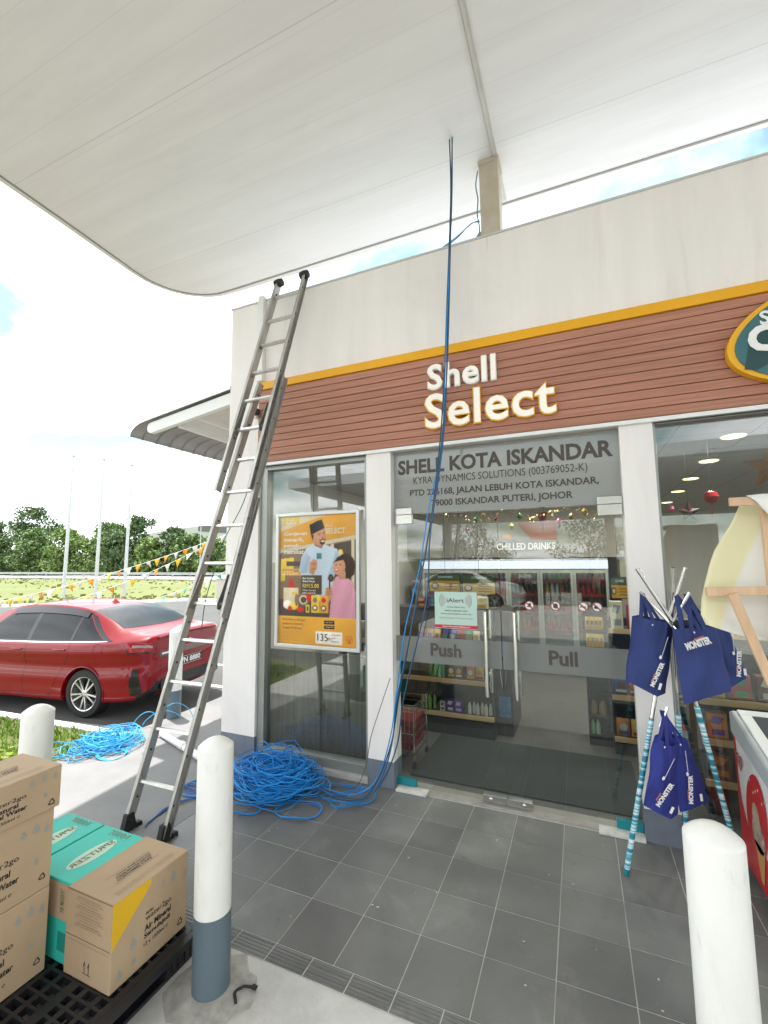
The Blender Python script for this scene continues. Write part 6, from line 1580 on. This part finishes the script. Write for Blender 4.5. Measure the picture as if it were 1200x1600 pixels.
    two('window_surround', lambda g: (patch(g, -0.40, 2.32, 7.02, 7.2, .0034, 30, 2, both=False), patch(g, 0.16, 1.64, 8.84, 9.04, .0038, 20, 2, both=False), patch(g, -0.44, -0.33, 7.1, 8.9, .0026, 2, 10, both=False, shear=lambda v, a, b: (a + .52 * (v - 7.1) / 1.8, b + .52 * (v - 7.1) / 1.8)), patch(g, 2.18, 2.26, 7.1, 8.9, .0026, 2, 10, both=False, shear=lambda v, a, b: (a - .68 * (v - 7.1) / 1.8, b - .68 * (v - 7.1) / 1.8))), car_blk)
    two('weather_visor', lambda g: patch(g, 0.20, 1.62, 8.55, 8.98, .016, 16, 4, both=False), mat('smoked visor', (0.02, 0.018, 0.02), 0.15))
    two('chrome_strip', lambda g: patch(g, -0.34, 2.2, 6.99, 7.09, .004, 30, 1, both=False), chrome)
    g = G(); patch(g, -0.47, 0.20, 9.6, 12, .003, 12, 12, shear=lambda v, a, b: (a + .03 * (12 - v), b)); L_('rear_window', g, car_glass, smooth=True)
    g = G(); patch(g, 1.80, 2.46, 9.6, 12, .003, 12, 12); L_('windscreen', g, car_glass, smooth=True)
    # shut lines
    g = G()
    for xx in (0.285, 1.07, 2.12):
        patch(g, xx - .004, xx + .004, 1.6, 7.0, .0012, 1, 18, shear=(lambda v, a, b: (a + (.30 * max(0, 1 - (v - 1.6) / 3.4)) , b + (.30 * max(0, 1 - (v - 1.6) / 3.4)))) if xx < .3 else None)
    patch(g, 0.30, 2.12, 1.55, 1.60, .0012, 20, 1); L_('door_gap', g, car_blk)
    for xx, s_ in ((0.44, 1), (1.24, 1), (0.44, -1), (1.24, -1)):
        p = surf(xx, 5.5); g = G(); g.tube(spline([(xx - .10, s_ * (p.y + .006), p.z), (xx - .05, s_ * (p.y + .03), p.z + .006), (xx + .05, s_ * (p.y + .03), p.z + .006), (xx + .10, s_ * (p.y + .006), p.z)], 6), .012, 8); L_('door_handle', g, paint_m, smooth=True)
    g = G(); pts = [surf(-.22 + .075 * math.cos(a), 5.45 + .95 * math.sin(a)) for a in [2 * PI * k / 24 for k in range(24)]]; g.tube([(p.x, p.y + .0005, p.z) for p in pts], .0022, 4, closed=True); L_('fuel_flap', g, mat('dark red gap', (0.08, 0.002, 0.005), 0.5))
    # mirror
    for s_ in (1, -1):
        g = G(); g.lathe([(.01, -.1), (.07, -.08), (.085, 0), (.06, .07), (.01, .09)], (2.02, s_ * 1.0, 0.99), 14, d=(0, s_, 0)); L_('wing_mirror', g, paint_m, smooth=True)
    # lamps
    tlr = mat('tail lamp red', (0.30, 0.0, 0.004), 0.10, spec=0.4); tlc = mat('clear lamp', (0.30, 0.22, 0.23), 0.2)
    for s_ in (1, -1):
        g = G(); b_ = len(g.v)
        patch(g, -0.972, -0.60, 5.15, 6.35, .008, 12, 5, both=False, shear=lambda v, a, b: (a, b - .14 * (v - 5.15) / 1.2 * 0 - .12 * (1 - (v - 5.15) / 1.2)))
        if s_ < 0: g.v = [(x, -y, z) for x, y, z in g.v]; g.f = [f[::-1] for f in g.f]
        t_ = L_('tail_lamp', g, tlr, smooth=True)
        g = G(); patch(g, -0.976, -0.585, 5.0, 6.5, .0055, 12, 5, both=False, shear=lambda v, a, b: (a, b - .12 * (1 - (v - 5.0) / 1.5)))
        if s_ < 0: g.v = [(x, -y, z) for x, y, z in g.v]; g.f = [f[::-1] for f in g.f]
        L_('lamp_surround', g, car_blk, t_, smooth=True)
        g = G(); patch(g, -0.96, -0.76, 5.55, 5.85, .011, 8, 1, both=False)
        if s_ < 0: g.v = [(x, -y, z) for x, y, z in g.v]; g.f = [f[::-1] for f in g.f]
        L_('lamp_lens', g, tlc, t_)
        g = G(); patch(g, -0.90, -0.74, 1.6, 3.6, .006, 4, 8, both=False, shear=lambda v, a, b: (a + .03 * (v - 1.6), b - .03 * abs(v - 2.6)))
        if s_ < 0: g.v = [(x, -y, z) for x, y, z in g.v]; g.f = [f[::-1] for f in g.f]
        L_('bumper_vent', g, car_blk)
    # tail face: light bar, plate, badge, lower bumper
    g = G().box(-0.992, -0.984, -0.60, 0.60, 0.785, 0.875); L_('rear_light_bar', g, mat('dark red bar', (0.06, 0.004, 0.006), 0.12, coat=1), bevel=.003)
    g = G(); put_text(g, 'VIOS', (-0.9935, -0.32 + 0.0, 0.81), (0, -1, 0), Z, .14, .03, .02) if False else g.box(-0.9945, -0.992, .25, .56, .818, .842); L_('bar_lettering', g, chrome)
    P = G().box(-1.004, -0.992, -0.25, 0.25, 0.60, 0.72); pl = L_('number_plate', P, black_plastic, bevel=.003)
    g = G(); put_text(g, 'VN 8880', (-1.0050, 0.215, 0.622), (0, -1, 0), Z, .43, .076, .03)
    for e in ((-.243, .603, .243, .607), (-.243, .713, .243, .717)): g.box(-1.0052, -1.0045, e[0], e[2], e[1], e[3])
    L_('plate_lettering', g, white_ink, pl)
    g = G()
    for rx_, rz_ in ((.05, .035), (.022, .034), (.05, .013)):
        g.tube([(-0.992, rx_ * math.cos(2 * PI * k / 20), .925 + rz_ * .8 * math.sin(2 * PI * k / 20)) for k in range(20)], .004, 5, closed=True)
    L_('badge', g, chrome)
    g = G(); patch(g, -0.984, -0.83, 0.2, 1.5, .004, 5, 5); g.box(-0.99, -0.97, -.55, .55, .36, .50); L_('bumper_valance', g, car_blk)
    g = G().tube([(-0.97, y_ * .6, 1.045 + .016 * (1 - y_ * y_)) for y_ in [-1 + k / 10 for k in range(21)]], .014, 8); L_('boot_spoiler', g, paint_m, smooth=True)
    g = G().lathe([(.05, 0), (.035, .02), (.012, .055), (.001, .06)], (0.42, 0, 1.44), 14); g.v = [(0.42 + (x - .42) * 1.8, y * .6, z) for x, y, z in g.v]; L_('roof_fin', g, paint_m, smooth=True)
    # wheels
    for wx in (0.0, 2.53):
        for s_ in (1, -1):
            wv = s_ * 0.74
            ty = G().lathe([(.22, -.10), (.295, -.10), (.313, -.08), (.315, 0), (.313, .085), (.297, .105), (.232, .11), (.225, .09), (.22, -.05)], (wx, wv, .315), 48, d=(0, s_, 0))
            wh = L_('wheel', ty, rubber, smooth=True)
            g = G(); g.lathe([(.226, -.08), (.228, .088), (.222, .10), (.210, .095), (.205, .04), (.19, -.06)], (wx, wv, .315), 40, d=(0, s_, 0), mi=0)
            g.lathe([(.205, -.06), (.205, -.05)], (wx, wv, .315), 30, d=(0, s_, 0), mi=1)
            for k in range(10):
                a = 2 * PI * k / 10 + (.12 if k % 2 else -.12) * 1.0
                p0 = Vector((wx + .035 * math.cos(a), wv + s_ * .075, .315 + .035 * math.sin(a))); a2 = a + (-.02 if k % 2 else .02); p1 = Vector((wx + .215 * math.cos(a2), wv + s_ * .09, .315 + .215 * math.sin(a2)))
                g.bar(p0, p1, .011, .012, (0, s_, 0))
            g.lathe([(.045, .0), (.045, .088), (.03, .094)], (wx, wv, .315), 20, d=(0, s_, 0))
            L_('rim', g, [mat('machined alloy', (0.72, 0.72, 0.72), 0.25, 0.9), car_blk], wh, smooth=True)
            g = G(); g.tube([(wx + .356 * math.cos(a), s_ * (surf(wx + .356 * math.cos(a), 2.6).y - .004), .315 + .356 * math.sin(a)) for a in [R(-12 + 204 * k / 30) for k in range(31)]], .009, 6); L_('arch_lip', g, paint_m, smooth=True)
    return c
car = build_car((-4.46, 1.215, -0.124), R(187.7), 'glossy red saloon car parked tail towards the shop beside the lawn', paint, None)
build_car((-3.6, -14.6, -0.005), R(5), 'pale cream car behind the photographer, mirrored in the shop glass', mat('cream car paint', (0.62, 0.60, 0.55), 0.3, coat=1.0), None)

# ================================================================ FLAGPOLES, BUNTING
pole_m = mat('galvanised pole', (0.52, 0.53, 0.53), 0.45, 0.3)
for k, (x, y, h, lab) in enumerate(((-24.4, 12.25, 8.05, 'leftmost and tallest of the three bare flagpoles beyond the car'), (-23.3, 13.3, 7.95, 'middle one of the three bare flagpoles beyond the car'), (-22.4, 14.4, 7.75, 'right hand one of the three bare flagpoles, nearest the ladder'))):
    t = thing('flagpole', lab, 'flagpole', (x, y, -0.12), 'bare flagpoles at the edge of the field')
    tp = Vector((x, y, 7.6)) 
    obj('pole_shaft', G().tube([(x, y, -0.12), (x + 0.05, y, h * .5), (x + .12, y, h - .12)], [.10, .08, .045], 12), pole_m, t, smooth=True)
    obj('finial', G().lathe([(.05, 0), (.09, .06), (.09, .12), (.04, .22)], (x + .12, y, h - .12), 12), pole_m, t, smooth=True)
flag_cols = [mat('orange pennant', (0.85, 0.36, 0.02), 0.6, trans=0), mat('white pennant', (0.80, 0.78, 0.70), 0.6), mat('yellow pennant', (0.85, 0.55, 0.05), 0.6), mat('green pennant', (0.04, 0.45, 0.22), 0.6)]
def bunting(a, b, sag, n, seq, label, seed, size=.19):
    a = Vector(a); b = Vector(b); rr = random.Random(seed)
    t = thing('bunting', label, 'bunting', tuple(a.lerp(b, .5) - Vector((0, 0, sag + .2))), 'strings of small pennants over the car park')
    P = [a.lerp(b, k / 40) - Vector((0, 0, sag * 4 * (k / 40) * (1 - k / 40))) for k in range(41)]
    obj('cord', G().tube(P, .006, 5), white_ink, t)
    d = (b - a).normalized(); pr_ = d.cross(Z).normalized()
    for k in range(n):
        f = (k + .5) / n; p = a.lerp(b, f) - Vector((0, 0, sag * 4 * f * (1 - f))); s_ = size * rr.uniform(.85, 1.1); sw = rr.uniform(-.6, .6); tw = rr.uniform(-.5, .5)
        dn = (Vector((0, 0, -1)) * math.cos(sw) + pr_ * math.sin(sw) + d * rr.uniform(-.3, .3)).normalized(); e = (d * math.cos(tw) + pr_ * math.sin(tw)).normalized()
        q = [p - e * s_ * .38, p + e * s_ * .38, p + dn * s_ * 1.05 + pr_ * rr.uniform(-.03, .03), p + dn * s_ * .5 + pr_ * rr.uniform(.01, .05)]
        m_ = flag_cols[seq[k % len(seq)]]
        nn = Vector((0.002, 0.002, 0))
        o = obj('pennant', G().add([q[0], q[1], q[2], q[3], q[0] + nn, q[1] + nn, q[2] + nn, q[3] + nn], [(0, 1, 3), (1, 2, 3), (2, 0, 3), (5, 4, 7), (6, 5, 7), (4, 6, 7)]), m_, t)
bunting((-12.2, 1.9, 0.75), (-6.35, 5.15, 2.62), 0.18, 30, (0, 1, 2, 0, 1), 'upper string of orange and white pennants rising towards the ladder', 3)
bunting((-12.0, 1.6, 0.55), (-6.9, 5.0, 2.35), 0.42, 24, (1, 2, 1, 0), 'lower sagging string of mostly cream pennants over the red car', 4)
bunting((-11.2, 5.2, 0.55), (-6.0, 6.4, 2.3), 0.30, 16, (1, 3, 1, 3, 2), 'short string of green and white pennants just left of the ladder', 5)

# ================================================================ TREES
leaf_mats = [mat('leaf mid green', (0.09, 0.15, 0.04), 0.65, c2=(0.13, 0.20, 0.06), vscale=0.5, island=0.5), mat('leaf dark green', (0.055, 0.10, 0.034), 0.65, c2=(0.095, 0.145, 0.05), vscale=0.5, island=0.5), mat('leaf light green', (0.12, 0.19, 0.045), 0.65, c2=(0.17, 0.24, 0.06), vscale=0.5, island=0.45)]
bark = mat('bark', (0.14, 0.11, 0.085), 0.9, var=0.25, vscale=6)
def tree(x, y, h, w_, kind, label, seed, dens=1.0, z=-0.1, low=0.12, leaf=.31):
    rr = random.Random(seed); t = thing('broadleaf_tree', label, 'tree', (x, y, z), 'trees along the far side of the highway')
    g = G(); top = h * .62; lean = rr.uniform(-.04, .04) * h
    g.tube([(x, y, z), (x + lean * .3, y, z + top * .4), (x + lean, y, z + top)], [h * .03, h * .022, h * .009], 8)
    clumps = []
    nC = int(20 * dens) + 8
    for k in range(nC):
        f = rr.uniform(low + .08, .93); rad = (math.sin(PI * min(1, (f * .9 + .08))) ** .6) * w_ * .5; a = rr.uniform(0, 2 * PI); q = rad * rr.uniform(.15, .92)
        clumps.append((x + q * math.cos(a), y + q * math.sin(a) * .8, z + h * f, rr.uniform(.12, .22) * w_ * (1.1 - .4 * f)))
    clumps.append((x + lean, y, z + h * .90, .16 * w_)); clumps.append((x + lean * .5, y, z + h * .62, .26 * w_))
    for c_ in clumps[:9]: g.tube([(x + lean * .6, y, z + h * rr.uniform(.2, .5)), ((x + c_[0]) / 2, (y + c_[1]) / 2, (c_[2] + z + h * .35) / 2), (c_[0], c_[1], c_[2])], [h * .010, h * .007, h * .003], 5)
    obj('trunk', g, bark, t, smooth=True)
    g = G()
    for cx_, cy_, cz_, r_ in clumps:
        n = int(150 * dens * (r_ / (0.17 * w_)) ** 2) + 30
        for _ in range(n):
            u = rr.uniform(-1, 1); a = rr.uniform(0, 2 * PI); q = math.sqrt(1 - u * u); rad = r_ * (rr.random() ** .35) * rr.uniform(.85, 1.12)
            p = Vector((cx_ + rad * q * math.cos(a), cy_ + rad * q * math.sin(a), cz_ + rad * u * .72))
            s_ = leaf * rr.uniform(.5, 1.15); n1 = Vector((rr.gauss(0, 1), rr.gauss(0, 1), rr.gauss(0, 1) + .6)).normalized(); e1 = n1.orthogonal().normalized(); an = rr.uniform(0, PI); e2 = n1.cross(e1); f1 = e1 * math.cos(an) + e2 * math.sin(an); f2 = n1.cross(f1)
            g.add([p - f1 * s_, p + f2 * s_ * .45, p + f1 * s_, p - f2 * s_ * .45 + n1 * s_ * .2], [(0, 1, 2, 3)])
    obj('crown', g, leaf_mats[kind], t)
    return t
TR = [(-97, 43, 10.6, 9.5, 1, 'dark tree cut by the left edge of the photo', 1.0), (-86.5, 44, 12.2, 10.5, 1, 'tallest tree, left of the first flagpole', 1.1), (-80.5, 41.5, 7.8, 9, 0, 'bushy mid green tree below the tallest one, at the left flagpole', 1.0), (-74.0, 43, 7.6, 8.0, 2, 'light green tree between the first and second flagpoles', 1.0),
      (-69.2, 44.5, 6.6, 6.5, 2, 'low pale tree just left of the middle flagpole', .8), (-64.6, 43.0, 8.4, 7.5, 0, 'round tree between the middle and right flagpoles', 1.0), (-59.8, 43.5, 9.2, 9.0, 1, 'wide rounded dark tree behind the right flagpole', 1.2), (-55.2, 42.5, 5.6, 6.0, 2, 'small bright tree right of the third flagpole', .9),
      (-51.6, 43.5, 7.4, 5.5, 1, 'narrow dark tree in front of the warehouse roof', .9), (-47.4, 42.8, 5.9, 6.5, 0, 'low green tree left of the street lamp', .9), (-43.2, 42.5, 5.2, 6.0, 2, 'bright low tree behind the ladder beside the shop corner', .9), (-91.5, 41.2, 7.0, 7.5, 0, 'mid green bush tree in front at the far left', .9)]
for k, (x, y, h, w_, kd, lab, dn) in enumerate(TR): tree(x, y, h, w_, kd, lab, 40 + k, dn, low=0.02)
rr = random.Random(77)
g = G()
for _ in range(11000):
    x_ = rr.uniform(-105, -36); hh = rr.uniform(0, 1) ** 1.2 * (3.0 + .9 * math.sin(x_ * .7) + .5 * math.sin(x_ * 1.9)); y_ = 42.6 + rr.uniform(-.6, 1.5); s_ = rr.uniform(.12, .3)
    n1 = Vector((rr.gauss(0, 1), rr.gauss(0, 1) - .5, rr.gauss(0, 1) + .6)).normalized(); e1 = n1.orthogonal().normalized(); f2 = n1.cross(e1); p = Vector((x_, y_, hh))
    g.add([p - e1 * s_, p + f2 * s_ * .5, p + e1 * s_, p - f2 * s_ * .5], [(0, 1, 2, 3)])
o = struct('undergrowth', g, leaf_mats[2], 'stuff'); o['label'] = 'scrubby undergrowth filling the foot of the tree line'
# trees on the open side behind the photographer, seen in the shop glass
for k, (x, y, h, w_, kd, lab) in enumerate(((-15, -30, 5.5, 3.2, 2, 'thin young tree mirrored in the left door glass'), (-22, -46, 7, 9, 0, 'tree behind the forecourt, mirrored in the poster window'), (-32, -50, 7, 9, 1, 'dark tree far behind the forecourt on the mirrored side'), (-10, -52, 6.5, 10, 1, 'wide tree behind the forecourt mirrored near the door'), (3, -54, 6.5, 10, 0, 'wide tree straight behind the photographer'))):
    t = tree(x, y, h, w_, kd, lab, 90 + k, .6 if k else .35, leaf=.22); t['group'] = 'trees on the open side behind the photographer'

# guardrail along the highway
gr = thing('guardrail', 'long grey steel guardrail along the far highway', 'guardrail', (-50, 35, 0))
grm = mat('galvanised steel', (0.42, 0.43, 0.43), 0.5, 0.6, var=.15, vscale=1)
g = G()
for x0 in range(-150, 20, 10):
    for z0_ in (.50, .66): g.bar((x0, 35, z0_), (x0 + 9.97, 35, z0_), .03, .055)
    g.bar((x0, 35.04, .58), (x0 + 9.97, 35.04, .58), .01, .12)
obj('rail_beam', g, grm, gr)
g = G()
for x0 in range(-150, 20, 4): pass
for x0 in range(-118, 2, 4): obj('rail_post', G().box(x0 - .06, x0 + .06, 35.06, 35.16, 0, .72), grm, gr)
# warehouse
wh = thing('warehouse', 'low warehouse with a curved pale roof behind the trees', 'warehouse', (-85, 86, 0))
obj('wall', G().box(-112, -60, 80, 96, 0, 7.0), mat('warehouse cladding', (0.30, 0.32, 0.26), 0.7, var=.05), wh)
g = G(); pts = []
for k in range(17):
    a = k / 16; pts.append((-113 + 54 * a, 7.0 + 3.6 * math.sin(PI * a) ** .9))
g.prism(pts + [(-59, 6.8), (-113, 6.8)], (0, 96.5, 0), X, Z, 17.0)
obj('roof', g, mat('pale roof', (0.42, 0.43, 0.38), 0.5, var=.04), wh, smooth=True, sharp=20)
g = G(); g.box(-96, -72, 79.3, 79.5, 8.6, 10.7) 
obj('gable_louvre', G().prism([(-84, 9.5), (-62, 7.6), (-62, 8.4), (-74, 10.6), (-84, 10.75)], (0, 79.45, 0), X, Z, .1), mat('dark louvre', (0.12, 0.12, 0.11), 0.7), wh)
# pale house roof in the trees
hs = thing('white_house', 'small pale house half hidden between the tree trunks', 'house', (-66, 50, 0))
obj('wall', G().box(-73, -60, 50, 56, 0, 3.2), mat('old wall', (0.40, 0.36, 0.33), .8, c2=(.25, .16, .13), vscale=.6), hs)
obj('roof', G().prism([(-73.5, 3.2), (-59.5, 3.2), (-61, 5.4), (-72, 5.4)], (0, 56.5, 0), X, Z, 7), mat('pale sheet roof', (0.5, 0.5, 0.5), .6), hs)
# street lamp
sl = thing('street_lamp', 'tall curved street lamp beside the warehouse, behind the ladder', 'street lamp', (-40.8, 38, 0))
obj('lamp_post', G().tube(spline([(-40.8, 38, 0), (-40.8, 38, 4), (-40.8, 38, 6.3), (-40.5, 38, 6.9), (-39.8, 38, 7.15), (-38.9, 38, 7.15)], 6), .06, 8), grm, sl, smooth=True)
obj('lamp_head', G().box(-39.2, -38.5, 37.9, 38.1, 7.08, 7.2), grm, sl, bevel=.03)
# low boundary wall right of the car
bw = thing('boundary_wall', 'low cream boundary wall with white coping beyond the red car', 'wall', (-11, 14, -.12))
obj('wall_body', G().prism([(-14.25, 13.1), (-4, 15.6), (-4, 15.8), (-14.25, 13.3)], (0, 0, -.12), X, Y, 1.22), mat('cream render', (0.55, 0.51, 0.44), .8, var=.06), bw)
obj('coping', G().prism([(-14.35, 13.02), (-4, 15.52), (-4, 15.9), (-14.35, 13.4)], (0, 0, 1.101), X, Y, .16), mat('white coping', (0.78, 0.78, 0.76), .6), bw)
# young shrub with yellow green leaves at the lower left
sh_ = thing('shrub', 'yellow green shrub on the lawn at the left edge', 'shrub', (-2.95, -1.35, 0))
rr = random.Random(6); g = G(); gs = G()
for k in range(16):
    a = rr.uniform(0, 2 * PI); q = rr.uniform(.05, .42); hx = rr.uniform(.08, .28); p1 = Vector((-3.05 + q * math.cos(a), -1.35 + q * math.sin(a), hx)); gs.tube([(-3.05, -1.35, -.02), tuple(p1)], .004, 4)
    for _ in range(26):
        p = p1 + Vector((rr.gauss(0, .06), rr.gauss(0, .06), rr.gauss(0, .04))); s_ = rr.uniform(.02, .045); n1 = Vector((rr.gauss(0, 1), rr.gauss(0, 1), rr.gauss(0, 1) + 1)).normalized(); e1 = n1.orthogonal().normalized(); f2 = n1.cross(e1)
        g.add([p - e1 * s_, p + f2 * s_ * .4, p + e1 * s_, p - f2 * s_ * .4], [(0, 1, 2, 3)])
obj('leaves', g, mat('yellow green leaf', (0.28, 0.36, 0.03), .5, island=.35), sh_); obj('stems', gs, bark, sh_)
